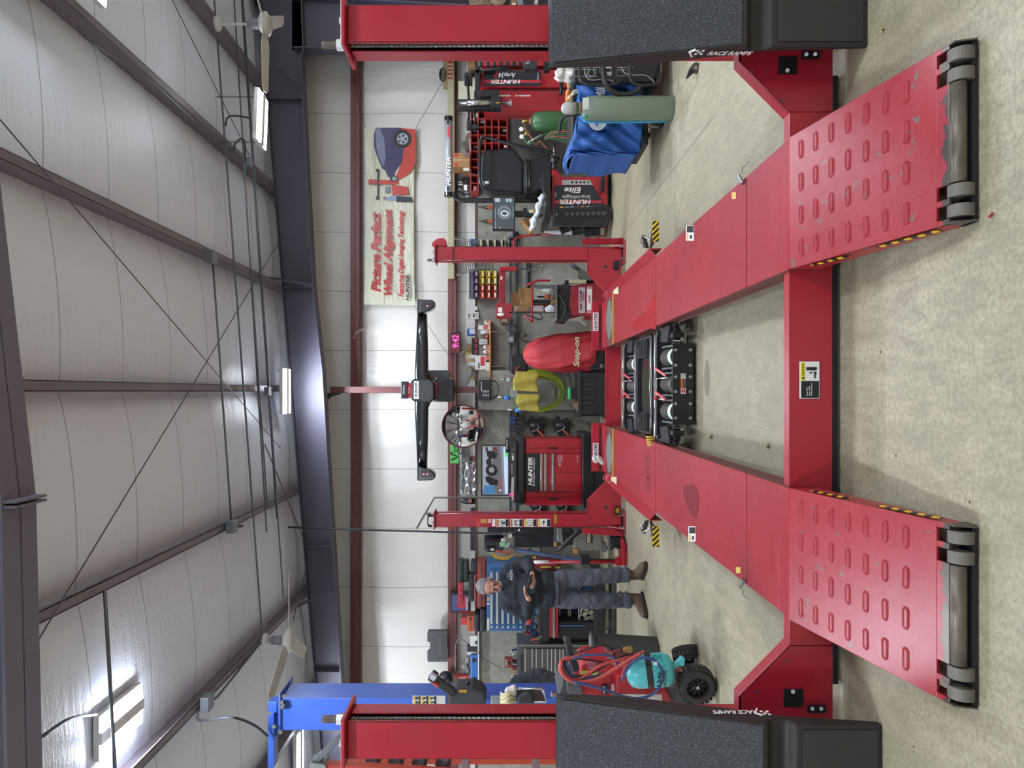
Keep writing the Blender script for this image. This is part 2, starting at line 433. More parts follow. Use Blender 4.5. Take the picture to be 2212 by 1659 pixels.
# ceiling blanket sagging between purlins
PUR = [1.492 * k for k in range(-5, 6)]
def ceilf(u, v):
    X = XL + (XR - XL) * u; Y = YB + (YW - YB) * v
    t = ((X / 1.492) % 1.0)
    sag = 0.075 * math.sin(PI * t) ** 0.5 + 0.006 * math.sin(Y * 23 + 3 * math.sin(X * 2)) * max(0, 1 - 6 * min(t, 1 - t))
    return (X, Y, roofz(X) - 0.02 - sag)
b = MB(); b.grid(ceilf, 330, 230); struct(b.build('ceiling', CEILM, smooth=True))
b = MB(); b.prism([(XL, YB, roofz(XL)+.06), (XR, YB, roofz(XR)+.06), (XR, YB, roofz(XR)+.16), (XL, YB, roofz(XL)+.16)], (0, YW-YB, 0))
struct(b.build('roof_deck', STEELD))
# purlins: Z sections
for k, X in enumerate(PUR):
    if not XL < X < XR: continue
    z = roofz(X); t = 0.006
    b = MB(); b.box((X-t, YB, z-.21), (X+t, YW-.1, z)); b.box((X, YB, z-.21), (X+.075, YW-.1, z-.204))
    b.box((X+.07, YB, z-.21), (X+.075, YW-.1, z-.19)); b.box((X-.075, YB, z-.012), (X, YW-.1, z-.004))
    for h in range(12):
        pass
    struct(b.build('trim_purlin_%d' % (k+1), M('7a7079', 0.5, 0, 0.1, 3)))
# main frames (rafters): near one and far one, plus the column of the far frame
def rafter(name, Y, dep, web, fl):
    """dep: list of (X, bottom z)"""
    b = MB()
    top = [(X, Y, roofz(X) - .215) for X, z in dep]; bot = [(X, Y, z) for X, z in dep]
    for i in range(len(dep) - 1):
        b.prism([bot[i], bot[i+1], top[i+1], top[i]], (0, web, 0))
        q = [Vector(bot[i]) - Vector((0, fl, 0)), Vector(bot[i+1]) - Vector((0, fl, 0)), Vector(bot[i+1]) + Vector((0, fl, 0)), Vector(bot[i]) + Vector((0, fl, 0))]
        b.prism(q, (0, 0, .018))
        q = [v + Vector((0, 0, Vector(top[i if k in (0, 3) else i+1]).z - Vector(bot[i if k in (0, 3) else i+1]).z)) for k, v in enumerate(q)]
        b.prism(q, (0, 0, -.012))
    o = b.build(name, STEELHAZE if 'near' in name else STEELD); return struct(o)
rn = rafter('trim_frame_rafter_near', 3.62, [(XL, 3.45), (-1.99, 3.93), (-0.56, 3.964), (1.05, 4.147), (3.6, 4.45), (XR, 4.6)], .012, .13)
b = MB()
for s_ in (-1, 1): b.box((-.56+s_*.012-.006, 3.5, 3.90), (-.56+s_*.012+.006, 3.74, 4.6))
for dz in (.03, .15, .5):
    for dy in (-.07, .07):
        b.cyl((-.61, 3.626+dy, 3.95+dz), (-.51, 3.626+dy, 3.95+dz), .013, n=6)
b.build('splice_plate', STEELHAZE, rn)
zf = lambda x, y: (PX(y, 10.45), PZ(x, 10.45))
rf = rafter('trim_frame_rafter_far', 10.45, [(XL, 3.55), zf(742, 1480), zf(718, 1100), zf(700, 800), zf(680, 620), zf(668, 400), zf(655, 130), (4.97, 4.40), (XR, 4.5)], .012, .11)
b = MB()
for y, xb in ((215, 658), (620, 679), (1180, 723), (1450, 740)):
    b.box((PX(y, 10.4)-.006, 10.35, PZ(xb, 10.45)), (PX(y, 10.4)+.006, 10.45, roofz(PX(y, 10.4))-.23))
b.build('web_stiffener', STEELD, rf)
b = MB(); b.prism([(5.02, 10.45, 0), (5.02, 10.45, 4.6), (5.75, 10.45, 4.6), (5.5, 10.45, 0)], (0, .012, 0))
b.box((5.0, 10.33, 0), (5.02, 10.57, 4.55)); b.prism([(5.5, 10.33, 0), (5.52, 10.33, 0), (5.77, 10.33, 4.6), (5.75, 10.33, 4.6)], (0, .24, 0))
struct(b.build('column_frame_right', STEELD))
# dark liner beyond the right hand column
b = MB(); b.box((5.77, 10.6, 1.9), (XR, 10.65, 5.2)); struct(b.build('wall_side_liner', M('33262b', 0.7)))
# girts on the end wall
def girt(name, z0, z1):
    b = MB(); b.box((XL, 11.13, z0), (XR, 11.135, z1)); b.box((XL, 11.13, z1-.005), (XR, 11.30, z1)); b.box((XL, 11.13, z0), (XR, 11.30, z0+.005))
    b.box((XL, 11.12, (z0+z1)/2-.004), (XR, 11.13, (z0+z1)/2+.004))
    o = struct(b.build(name, M('6e3f3c', 0.5, 0, .1, 3))); 
    return o
g1 = girt('trim_girt_lower', 2.225, 2.36); g2 = girt('trim_girt_upper', 3.74, 3.885)
b = MB()
for X in [x * .16 for x in range(-12, 9)]:
    if int(X * 50) % 5 != 2: b.cyl((X, 11.127, 3.79), (X, 11.131, 3.79), .014, n=8)
for X in (1.0, 1.1, -1.1, -1.3, .9): b.cyl((X, 11.127, 2.27), (X, 11.131, 2.27), .011, n=8)
b.build('bolt_holes', BLK, g2)
# lower trim angle on the ledge
b = MB(); b.box((XL, 10.99, 1.895), (XR, 11.02, 1.93)); struct(b.build('trim_ledge_angle', M('5b3a38', 0.55)))
# middle wind column, square tube with its clip at the rafter
b = MB(); b.pb(713, 1040, 835, 849, 10.78, .1); c = b.build('column_wind_post', M('6d4340', 0.45, 0, .08, 3), bevel=0.006); struct(c)
b = MB(); b.pb(703, 735, 849, 851, 10.8, .09); b.pb(703, 711, 851, 862, 10.8, .09)
b.prism([P(712, 851, 10.83), P(735, 851, 10.83), P(708, 860, 10.83)], (0, .006, 0)); b.build('clip_bracket', M('55565a', 0.45, .5), c)
# pale facing strip and brace pieces beside the far rafter
b = MB(); b.prism([P(561, 115, 10.3), P(567, 115, 10.3), P(655, 185, 10.3), P(648, 185, 10.3)], (0, .04, 0)); struct(b.build('trim_flange_brace_1', STEELD))
b = MB(); b.prism([P(575, 600, 10.3), P(583, 598, 10.3), P(673, 612, 10.3), P(673, 620, 10.3)], (0, .04, 0)); struct(b.build('trim_flange_brace_2', STEELD))
b = MB(); b.prism([P(625, 1312, 10.3), P(632, 1316, 10.3), P(722, 1280, 10.3), P(722, 1275, 10.3)], (0, .04, 0)); struct(b.build('trim_flange_brace_3', STEELD))

# ---------------- rod bracing
def rod(pts, r, label, name='brace_rod', mat=None, cat='brace rod', group=None):
    b = MB(); b.tube(pts, r, 6); return tag(b.build(name, mat or M('6a6268', 0.5, .3), smooth=True), label, cat, group)
zr = lambda X: roofz(X) - .23
def cp(x, y, dz=.24):      # ceiling point seen at a photo position, dz under the roof
    a = (CY - y) / FPX; bz = (CX - x) / FPX; Y = (4.81 - dz - EYE) / (bz - .083 * a)
    return Vector((a * Y, Y, EYE + bz * Y))
rod([cp(-60, 188), cp(606, 968)]  , .0055, 'thin steel bracing rod crossing from upper right purlins to the far rafter')
rod([cp(30, 1470, .262), cp(608, 514, .262)]  , .0055, 'thin steel bracing rod crossing from the left purlins to the far rafter')
rod([cp(340, -65), cp(604, 468)]  , .0055, 'thin bracing rod running above the right ceiling lamp')
rod([cp(572, 960, .25), P(657, 1168, 10.4)], .008, 'short bracing rod end bolted through the far rafter web near the fan')
rod([P(661, 1226, 10.4), P(633, 1340, 9.8)], .008, 'short bracing rod dropping behind the left ceiling fan')
# ---------------- conduits across the ceiling
GV = M('70777c', 0.4, .7)
def conduit(pts, r, label):
    return rod(pts, r, label, 'conduit', GV, 'conduit', None)
def cline(x0, y0, x1, y1, dz): return [cp(x0, y0, dz), cp(x1, y1, dz)]
conduit(cline(460, 570, 500, 1130, .26), .011, 'grey conduit between the two square ceiling boxes')
conduit(cline(462, -10, 566, 1365, .27), .011, 'galvanised conduit beside both ceiling fans, nearest the camera')
conduit(cline(505, -10, 576, 1150, .28), .010, 'galvanised conduit running second from the camera across the purlins')
conduit(cline(521, -10, 598, 1120, .28), .010, 'galvanised conduit running third across the purlins')
conduit(cline(524, -10, 612, 1290, .30), .010, 'galvanised conduit closest to the far rafter')
conduit(cline(543, 590, 578, 1100, .30), .009, 'short grey conduit beside the middle lamp')
conduit([cp(464, 563, .238), cp(500, 583, .238), cp(566, 612, .238), cp(571, 600, .245)], .010, 'bent conduit running down from square box along the purlin')
conduit([cp(200, 95, .232), cp(326, 175, .232), cp(462, 300, .232), cp(556, 368, .232)], .010, 'conduit clipped lengthways under the right hand purlin')
conduit([cp(566, 1385, .232), cp(470, 1505, .232), cp(425, 1540, .232)], .012, 'conduit clipped along the purlin from the left fan to the junction box')
conduit([cp(226, 1275, .24), cp(238, 1480, .24), cp(248, 1659, .24)], .014, 'thicker galvanised pipe crossing above the bright near lamp')
# junction boxes
def jbox(x, y, dz, s, label, Y=None):
    p = cp(x, y, dz) if Y is None else P(x, y, Y); q = T('junction_box', label, 'electrical box', p)
    b = MB(); b.cb(p, s, s, s*.6); b.build('body', M('6d757b', .45, .4), q, bevel=.004)
    b = MB(); b.cb(p - Vector((0, 0, s*.3)), s*1.05, s*1.05, .004); b.build('cover', M('7e868b', .4, .5), q, bevel=.002)
jbox(457, 556, .28, .13, 'square grey electrical box on the purlin right of centre')
jbox(500, 1137, .28, .13, 'square grey electrical box where the drop cord leaves the ceiling')
jbox(447, 1517, .30, .13, 'grey electrical box on the purlin above the bright near lamp')
jbox(538, 352, .30, .11, 'grey electrical box on the purlin behind the right lamp')
jbox(578, 845, .30, .10, 'small grey electrical box above the middle lamp')
# drop cord from the box down to the power unit
b = MB(); b.tube(spline([cp(506, 1137, .3), P(560, 1136, 10.0), P(700, 1142, 10.0), P(880, 1147, 10.0), P(1060, 1152, 10.0), P(1095, 1150, 10.0)]), .014, 8)
tag(b.build('drop_cord', M('2b2e33', .6), smooth=True), 'long dark power cord hanging from the ceiling down past the left far post', 'cable')
# cord loops near lamps
b = MB(); b.tube(spline([cp(425, 1540, .3), cp(432, 1556, .34), P(500, 1550, 6.2), P(548, 1566, 6.5), P(578, 1590, 6.6)]), .012, 6)
tag(b.build('cable', M('33373d', .6), smooth=True), 'slack dark cable drooping toward the blue lift post', 'cable')
# ---------------- high bay LED fixtures
def fixture(c, rotz, label, L=.62, W=.33, n=2, chains=True):
    q = T('ceiling_light', label, 'ceiling light', c, 'LED high bay lights')
    R = Matrix.Rotation(rotz, 4, 'Z'); m = Matrix.Translation(Vector(c)) @ R
    b = MB(); b.box((-W/2, -L/2, .0), (W/2, L/2, .045), m)
    b.box((-.045, -L/2, -.02), (.045, L/2, .0), m)
    b.build('housing', M('d4d6d6', .5), q, bevel=.004)
    for k in range(n):
        x = (k - (n-1)/2) * .2 if n > 1 else 0; w_ = .058 if n > 1 else .14
        b = MB(); b.box((x-w_, -L/2+.01, -.008), (x+w_, L/2-.01, .0), m); b.build('led_strip', EM('e9f2ff', LAMP), q)
    if chains:
        for s_ in (-1, 1):
            p = m @ Vector((0, s_*L*.45, .045)); b = MB()
            top = roofz(p.x) - .21
            k = int((top - p.z) / .03)
            for i in range(max(1, k)): b.tube(arc((p.x, p.y, p.z + .015 + i*.03), .011, 0, 2*PI, 8, (1, 0, 0) if i % 2 else (0, 1, 0), (0, 0, 1.6))[:-1], .0028, 4, True)
            b.build('chain', M('5d6064', .4, .8), q)
    return q
fixture((P(619, 845, 9.74).x, 9.74, PZ(619, 9.74)), PI/2, 'bright twin LED light hung mid-ceiling in front of the far rafter')
fixture((PX(258, 8.3), 8.3, PZ(566, 8.3)), PI/2 + .12, 'bright twin LED light hung on the right, beside the right ceiling fan')
fixture((PX(1555, 5.5), 5.5, 4.45), 0, 'largest twin LED light, nearest the camera on the left')
fixture((3.06, 5.06, 4.5), 0, 'twin LED light whose corner just shows at the top right')
fixture((-4.85, 9.5, PZ(648, 9.5)), PI/2, 'LED light glowing behind the blue lift post', n=1)
for X, Y in ((-2.8, 1.2), (2.8, 1.2), (-2.8, -3), (2.8, -3), (-6.6, 6), (6.3, 6), (-6.6, 1), (6.4, 0), (0, -5.5)):
    fixture((X, Y, roofz(X) - .42), 0, 'twin LED light over the bays beside or behind the camera')
b = MB(); b.tube(spline([P(207, 1543, 5.15), cp(150, 1553, .26), cp(92, 1590, .3)]), .012, 6); tag(b.build('cable', M('4a5560', .5), smooth=True), 'curved armoured cable leading into the bright near lamp', 'cable')
for x0, y0, x1, y1, lb in ((487, 272, 540, 255, 'front'), (505, 325, 530, 350, 'back')):
    b = MB(); b.tube(spline([P(x0, y0, 8.3), P(x0+5, y0-18, 8.3), P(x0+22, y0-22, 8.3), P(x1, y1, 8.3)]), .011, 6)
    tag(b.build('cable', M('3c4046', .5), smooth=True), 'curved lamp cable by the right LED light, %s loop' % lb, 'cable')
# ---------------- ceiling fans
def fan(x, y, Y, az, label, rod_x):
    c = P(x, y, Y); q = T('ceiling_fan', label, 'ceiling fan', c)
    wm = M('b9b6b0', .5); up = Vector((0, 0, 1)); top = PZ(rod_x, Y)
    b = MB(); b.lathe([(.0, .07), (.07, .07), (.12, .03), (.13, -.02), (.09, -.05), (0, -.055)], c); b.build('motor', wm, q, smooth=True)
    b = MB(); b.lathe([(.04, .07), (.06, .1), (.045, .2), (.02, .21)], c); b.build('collar', M('6f7074', .5), q, smooth=True)
    b = MB(); b.cyl(c + up*.18, (c.x, c.y, top), .013); b.build('down_rod', wm, q)
    b = MB(); b.lathe([(.02, -.07), (.075, -.03), (.08, 0)], (c.x, c.y, top)); b.build('canopy', wm, q, smooth=True)
    for k in range(3):
        a = az + 2*PI*k/3; d = Vector((math.cos(a), math.sin(a), 0)); n_ = Vector((-math.sin(a), math.cos(a), 0))
        b = MB(); o1 = c + d*.11; vs = [(.0, .05), (.12, .075), (.62, .06), (.66, .03)]
        pts = [o1 + d*t + n_*w_ + up*(w_*.25) for t, w_ in vs] + [o1 + d*t - n_*w_ - up*(w_*.25) for t, w_ in reversed(vs)]
        b.prism(pts, (0, 0, .008)); b.build('blade', wm, q, bevel=.003)
fan(574, 52, 8.0, 1.05, 'white three-blade ceiling fan at the right, by the right lamp', 467)
fan(625, 1383, 8.0, 2.1, 'white three-blade ceiling fan at the left above the blue lift', 570)
# ================================================================ FOUR-POST ALIGNMENT LIFT (one machine, its parts are children)
LIFT = T('four_post_lift', 'large red four-post alignment lift with two runways standing on the concrete floor', 'car lift', (0.055, 3.1, 0))
HZ_Y = hazard('YZ', .07); HZ_X = hazard('XZ', .05); HZV = hazard('XY', .09)
RT = .25                                              # runway top
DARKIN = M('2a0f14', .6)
def post(side, Yf, xin, xout, ztop, big):
    """C section post open towards the lift centre; side +1 right, -1 left; Yf its near face"""
    d = .19 if big else .2; t = .012; s = side; Yb = Yf + d
    b = MB()
    b.box((xin, Yf, .015), (xout, Yf+t, ztop)); b.box((xin, Yb-t, .015), (xout, Yb, ztop)); b.box((xout-s*t, Yf, .015), (xout, Yb, ztop))
    b.box((xin, Yf, .015), (xin+s*t, Yf+.018, ztop)); b.box((xin, Yb-.095, .015), (xin+s*t, Yb, ztop))
    p = b.build('post', RED, LIFT, bevel=.006, seg=3)
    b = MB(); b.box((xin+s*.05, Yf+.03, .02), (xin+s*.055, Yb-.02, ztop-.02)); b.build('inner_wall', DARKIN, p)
    # steel cable twisted
    cx = xin+s*.008; cyy = Yf+.042; b = MB(); b.cyl((cx, cyy, .3), (cx, cyy, ztop), .0085 if big else .007, n=10)
    if big:
        for k in range(3):
            pts = [Vector((cx+.0075*math.cos(h*.55+k*2.09), cyy+.0075*math.sin(h*.55+k*2.09), .9+h*.006)) for h in range(int((ztop-.9)/.006))]
            b.tube(pts, .0035, 5)
    b.build('lift_cable', M('77756f', .35, .8), p, smooth=True)
    # top plate with nut and threaded rod
    b = MB(); b.box((min(xin-s*.03, xout+s*.02), Yf-.05, ztop), (max(xin-s*.03, xout+s*.02), Yb+.03, ztop+.018)); b.build('top_plate', RED, p, bevel=.004)
    b = MB(); b.cyl((cx, cyy, ztop+.018), (cx, cyy, ztop+.055), .026, n=6); b.build('nut', M('c4c8c6', .3, .8), p)
    b = MB(); b.cyl((cx, cyy, ztop+.05), (cx, cyy, ztop+.125 if big else ztop+.09), .016, n=14)
    for k in range(8): b.cyl((cx, cyy, ztop+.06+k*.007), (cx, cyy, ztop+.063+k*.007), .018, n=14)
    b.build('threaded_rod', M('6d655e', .45, .8), p)
    b = MB(); b.cyl((xout-s*.05, Yf+.05, ztop+.018), (xout-s*.05, Yf+.05, ztop+.045), .016, n=6); b.build('top_bolt', M('b8b4ac', .4, .7), p)
    # base plate with anchors
    b = MB(); b.box((xin-s*.05, Yf-.16, 0), (xout+s*.06, Yb+.12, .014)); bp = b.build('base_plate', M('8f4248', .6, .2), p, bevel=.003)
    for ay in (Yf-.10, Yb+.06):
        for ax in (xin+s*.0, xout-s*.02):
            b = MB(); b.cyl((ax, ay, .014), (ax, ay, .02), .024, n=16); b.cyl((ax, ay, .02), (ax, ay, .045), .017, n=6); b.cyl((ax, ay, .04), (ax, ay, .075), .009, n=10)
            b.build('anchor_bolt', M('8a8078', .5, .6), bp)
    b = MB(); b.prism([(xout, Yf-.13, .014), (xout, Yf, .014), (xout, Yf, .2)], (-s*.012, 0, 0)); b.build('base_gusset', RED, p)
    return p
pRN = post(1, 3.30, 1.620, 1.797, 2.225, True); pLN = post(-1, 3.30, -1.535, -1.712, 2.225, True)
pRF = post(1, 8.80, PX(562, 8.8), PX(533, 8.8), PZ(942, 8.8), False); pLF = post(-1, 8.80, PX(1110, 8.8), PX(1139, 8.8), PZ(940, 8.8), False)
# side fins at the feet of the far posts
for s, y0, y1, y2, pr in ((1, 533, 515, 528, pRF), (-1, 1139, 1158, 1141, pLF)):
    b = MB(); b.prism([P(1257, y2, 8.79), P(1347, y1-s*2, 8.75), P(1347, y2, 8.79)], (0, .01, 0)); b.prism([P(1257, y2, 8.79), P(1258, y2-s*12, 8.75), P(1347, y1-s*1, 8.75), P(1347, y2, 8.79)], (0, .012, 0))
    b.build('foot_shield', RED, pr, bevel=.002)
# curved pulley guard on top of right far post
b = MB(); b.prism([P(*q, 8.86) for q in ((933, 531), (934, 523), (944, 515), (958, 514), (963, 519), (966, 532))], (0, .12, 0)); b.build('pulley_guard', RED, pRF, bevel=.01)
# clamps and hoses on top of left far post
b = MB()
for k in range(3): b.tube(spline([P(936, 1113+k, 8.8), P(926, 1112+k*2, 8.85), P(924, 1122, 8.85), P(925, 1136-k*2, 8.8), P(934, 1138-k, 8.8)]), .007, 6)
b.build('hose', BLK, pLF, smooth=True)
b = MB(); b.box((PX(566, 8.7)-.01, 8.785, PZ(978.5, 8.7)), (PX(531, 8.7)+.01, 8.80, PZ(976.5, 8.7))); b.build('cable_tie', BLK, pRF)
# cross beams
def beam(Yf, zt, name_top):
    xl, xr = -1.13, 1.24
    b = MB(); b.box((xl, Yf, .04), (xr, Yf+.008, zt)); b.box((xl, Yf, zt-.008), (xr, Yf+.065, zt)); b.box((xl, Yf+.057, zt-.04), (xr, Yf+.065, zt)); b.box((xl, Yf, .04), (xr, Yf+.065, .048))
    bm_ = b.build('crossbeam', RED, LIFT, bevel=.004)
    for s in (1, -1):
        c0 = .055; X = lambda v: c0 + s * v
        poly = [(X(1.175), zt), (X(1.40), .455), (X(1.70), .455), (X(1.70), .04), (X(1.175), .04)]
        b = MB(); b.prism([(x, Yf, z) for x, z in poly], (0, .01, 0))
        for a, c in ((0, 1), (1, 2)):
            (xa, za), (xc, zc) = poly[a], poly[c]; b.prism([(xa, Yf, za), (xc, Yf, zc), (xc, Yf+.075, zc), (xa, Yf+.075, za)], (0, 0, -.012))
        e = b.build('beam_end', RED, bm_, bevel=.003)
    return bm_
bN = beam(3.14, .232, ''); bF = beam(8.75, .232, '')
b = MB(); b.box((-1.3, 3.15, .012), (1.4, 3.19, .036)); b.build('floor_rail', BLK, bN)
for s, (y0, y1) in ((1, (122, 160)), (-1, (1489, 1527))):
    b = MB(); b.pb(1682 if s > 0 else 1694, 1722 if s > 0 else 1735, y0, y1, 3.136, .008); h = b.build('access_cover', BLK, bN)
    b = MB(); yb_ = 152 if s > 0 else 1494; b.cyl(P(1701 if s > 0 else 1713, yb_, 3.137), P(1701 if s > 0 else 1713, yb_, 3.128), .009, n=12); b.build('cover_screw', CHR, h)
    x0 = 1733 if s > 0 else 1746; y0 = 111 if s > 0 else 1525
    b = MB(); b.pb(x0, x0+38, y0, y0+15, 3.13, .012); h = b.build('latch_plate', BLK, bN)
    for dx in (9, 28):
        b = MB(); b.cyl(P(x0+dx, y0+6, 3.13), P(x0+dx, y0+6, 3.118), .009, n=6); b.build('hex_bolt', CHR, h)
for x, y in ((1624, 155), (1690, 219), (1635, 1495), (1700, 1428)):
    b = MB(); b.cyl(P(x, y, 3.138), P(x, y, 3.134), .006, n=8); b.build('rivet', BLK, bN)
# far beam: inspection plate lines and tags on ends
b = MB()
for a, c in (((1310, 808), (1310, 862)), ((1310, 862), (1332, 862)), ((1336, 858), (1336, 812)), ((1332, 808), (1310, 808))):
    b.tube([P(*a, 8.748), P(*c, 8.748)], .004, 4)
b.build('inspection_panel_edge', M('7c1420', .5), bF)
for y in (576, 1096):
    b = MB(); b.cyl(P(1308, y, 8.747), P(1308, y, 8.744), .02, n=16); b.build('cover_plug', BLK, bF)
for x, y in ((1326, 564), (1328, 1096)):
    b = MB(); b.pb(x, x+11, y, y+17, 8.70, .05); h = b.build('stop_block', BLK, bF)
b = MB(); b.pb(1330, 1338, 1098, 1108, 8.698, .001); b.build('hazard_sticker', hazard('XZ', .025), bF)
# ---------------- runways
def runway(s):
    xi = .055 + s*.478; xo = .055 + s*1.046
    lo, hi = min(xi, xo), max(xi, xo)
    b = MB(); b.box((lo, 3.10, RT-.025), (hi, 8.95, RT-.010)); b.box((lo+.01, 3.12, .13), (lo+.02, 8.9, RT-.012)); b.box((hi-.02, 3.12, .13), (hi-.01, 8.9, RT-.012))
    b.box((lo, 3.12, .125), (lo+.05, 8.9, .135)); b.box((hi-.05, 3.12, .125), (hi, 8.9, .135))
    r = b.build('runway', M('6a3a34', .65, .1, .4, 5), LIFT, bevel=.002)
    # deck plates
    for k, (y0, y1, w_) in enumerate(((3.10, 3.225, 0), (3.225, 3.64, -.006), (3.652, 5.815, 0), (5.83, 8.02, -.004))):
        b = MB(); b.box((lo-w_*s*0, y0, RT-.012), (hi, y1, RT)); q = b.build('slip_plate' if k > 1 else 'deck_plate', REDW, r, bevel=.003)
    b = MB(); b.box((lo+.005, 3.635, RT-.012), (hi-.005, 3.655, RT-.009)); b.box((lo+.005, 5.81, RT-.012), (hi-.005, 5.835, RT-.009)); b.build('plate_gap', BLK, r)
    # turntable well and plate
    b = MB(); b.box((lo, 8.03, RT-.03), (hi, 8.62, RT-.02)); b.build('turntable_well', BLK, r)
    b = MB(); b.cyl((.055+s*.78, 8.33, RT-.02), (.055+s*.78, 8.33, RT+.004), .225, n=48); tt = b.build('turntable', M('7f8079', .5, .3), r, bevel=.003)
    b = MB(); b.tube(arc((.055+s*.78+s*.27, 8.1, RT+.03), .04, 0, 2*PI, 14), .004, 5, True); b.build('lock_pin_ring', CHR, tt)
    b = MB(); b.box((lo, 8.03, RT-.012), (hi, 8.065, RT+.004)); b.build('edge_strip', M('d3b52e', .5, var=.2), r)
    b = MB(); b.box((lo, 8.60, RT-.012), (hi, 8.93, RT)); b.build('front_plate', REDW, r, bevel=.002)
    # raised curb along the outer edge of the front half
    oo = xo + s*.075
    b = MB(); b.prism([(xo, 5.86, RT-.02), (oo, 5.9, RT+.03), (oo, 8.7, RT+.03), (xo, 8.75, RT-.02)], (0, 0, -.012)); b.prism([(oo, 5.9, RT+.03), (oo+s*.012, 5.9, RT+.03), (oo+s*.012, 8.7, RT+.03), (oo, 8.7, RT+.03)], (0, 0, -.1))
    b.build('side_curb', RED, r, bevel=.003)
    # wheel stop plate
    b = MB(); b.box((lo-.02, 8.94, RT-.12), (hi+.02, 8.955, RT+.115)); b.box((lo-.02, 8.94, RT+.115), (hi+.02, 9.02, RT+.125)); st = b.build('wheel_stop', RED, LIFT, bevel=.003)
    b = MB(); b.box((lo-.01, 8.93, RT+.02), (hi-.02, 8.938, RT+.035)); b.build('rubber_strip', BLK, st)
    return r
rR = runway(1); rL = runway(-1)
for (y0, y1, pr) in ((675, 715, rR), (957, 996, rL)):
    b = MB(); b.pb(1281, 1293, y0, y1, 8.925, .012); q = b.build('name_plate', LBLW, pr, bevel=.001)
    ptext('HUNTER', 1283.5, 1289.5, y0+2, y1-2, 8.925, BLK, pr, bold=.03, ital=.25); ptext('Engineering Company', 1290, 1292, y0+3, y1-3, 8.925, BLK, pr)
# stickers on runway decks
def deckq(x0, x1, y0, y1, mat, parent, z=RT+.0015, name='sticker'):
    f_ = lambda x, y: Vector(((CY-y)/(x-CX)*(EYE-z), (EYE-z)*FPX/(x-CX), z))
    b = MB(); b.prism([f_(x0, y0), f_(x1, y0), f_(x1, y1), f_(x0, y1)], (0, 0, .0008)); return b.build(name, mat, parent), f_
YEL = M('d8b52a', .5)
for x0, x1, y0, y1, pr in ((1581, 1590, 415, 430, rR), (1590, 1600, 1225, 1238, rL)): deckq(x0, x1, y0, y1, M('d0b25a', .5), pr)
for x0, x1, y0, y1, pr, s in ((1482, 1499, 487, 520, rR, 1), (1487, 1503, 1137, 1170, rL, -1)):
    deckq(x0, x1, y0, y1, LBLW, pr); deckq(x0+2, x1-1, *( (y0+1, y0+15) if s > 0 else (y0+2, y0+15)), BLK, pr, RT+.0026)
    deckq(x0+2, x0+5, y1-15, y1-1, YEL, pr, RT+.0026); deckq(x0+8, x1-4, y1-12, y1-4, BLK, pr, RT+.0026)
for x0, x1, y0, y1, pr in ((1325, 1336, 615, 635, rR), (1320, 1332, 1030, 1052, rL)): deckq(x0, x1, y0, y1, M('cfc7a4', .5), pr)
f_ = lambda x, y, z: Vector(((CY-y)/(x-CX)*(EYE-z), (EYE-z)*FPX/(x-CX), z))
c = f_(1399, 1020, RT); text('HUNTER', c, .34, .17, M('6d0c18', .5), rL, 'topflip', bold=.03, ital=.2)
text('ENGINEERING CO', c + Vector((0, -.13, 0)), .3, .04, M('8c1020', .5), rL, 'topflip', bold=.02)
# dark wet patches on the left runway
b = MB(); b.prism([f_(x, y, RT+.001) for x, y in ((1478, 1050), (1498, 1046), (1508, 1062), (1510, 1095), (1503, 1120), (1492, 1112), (1482, 1085), (1476, 1068))], (0, 0, .0006)); b.build('oil_patch', M('7d1422', .38, var=.2), rL)
b = MB(); b.prism([f_(x, y, RT+.001) for x, y in ((1412, 640), (1417, 641), (1417, 712), (1400, 708), (1372, 715), (1363, 700), (1378, 686), (1398, 672))], (0, 0, .0006)); b.build('oil_patch', M('a8101f', .3, var=.2), rR)
# lift pads / cable ends at runway edges
for x, y, pr in ((1607, 390, rR), (1609, 1258, rL)):
    s = 1 if y < 845 else -1; c = f_(x, y, RT)
    b = MB(); b.cyl(c + Vector((-s*.02, -.02, .012)), c + Vector((s*.03, .02, .02)), .010, n=10); k = b.build('pin', GALV, pr)
    b = MB(); b.tube(spline([c + Vector((s*.04, 0, .01)), c + Vector((s*.07, .02, 0)), c + Vector((s*.10, .0, -.03))]), .0025, 5); b.build('pin_wire', GALV, k)
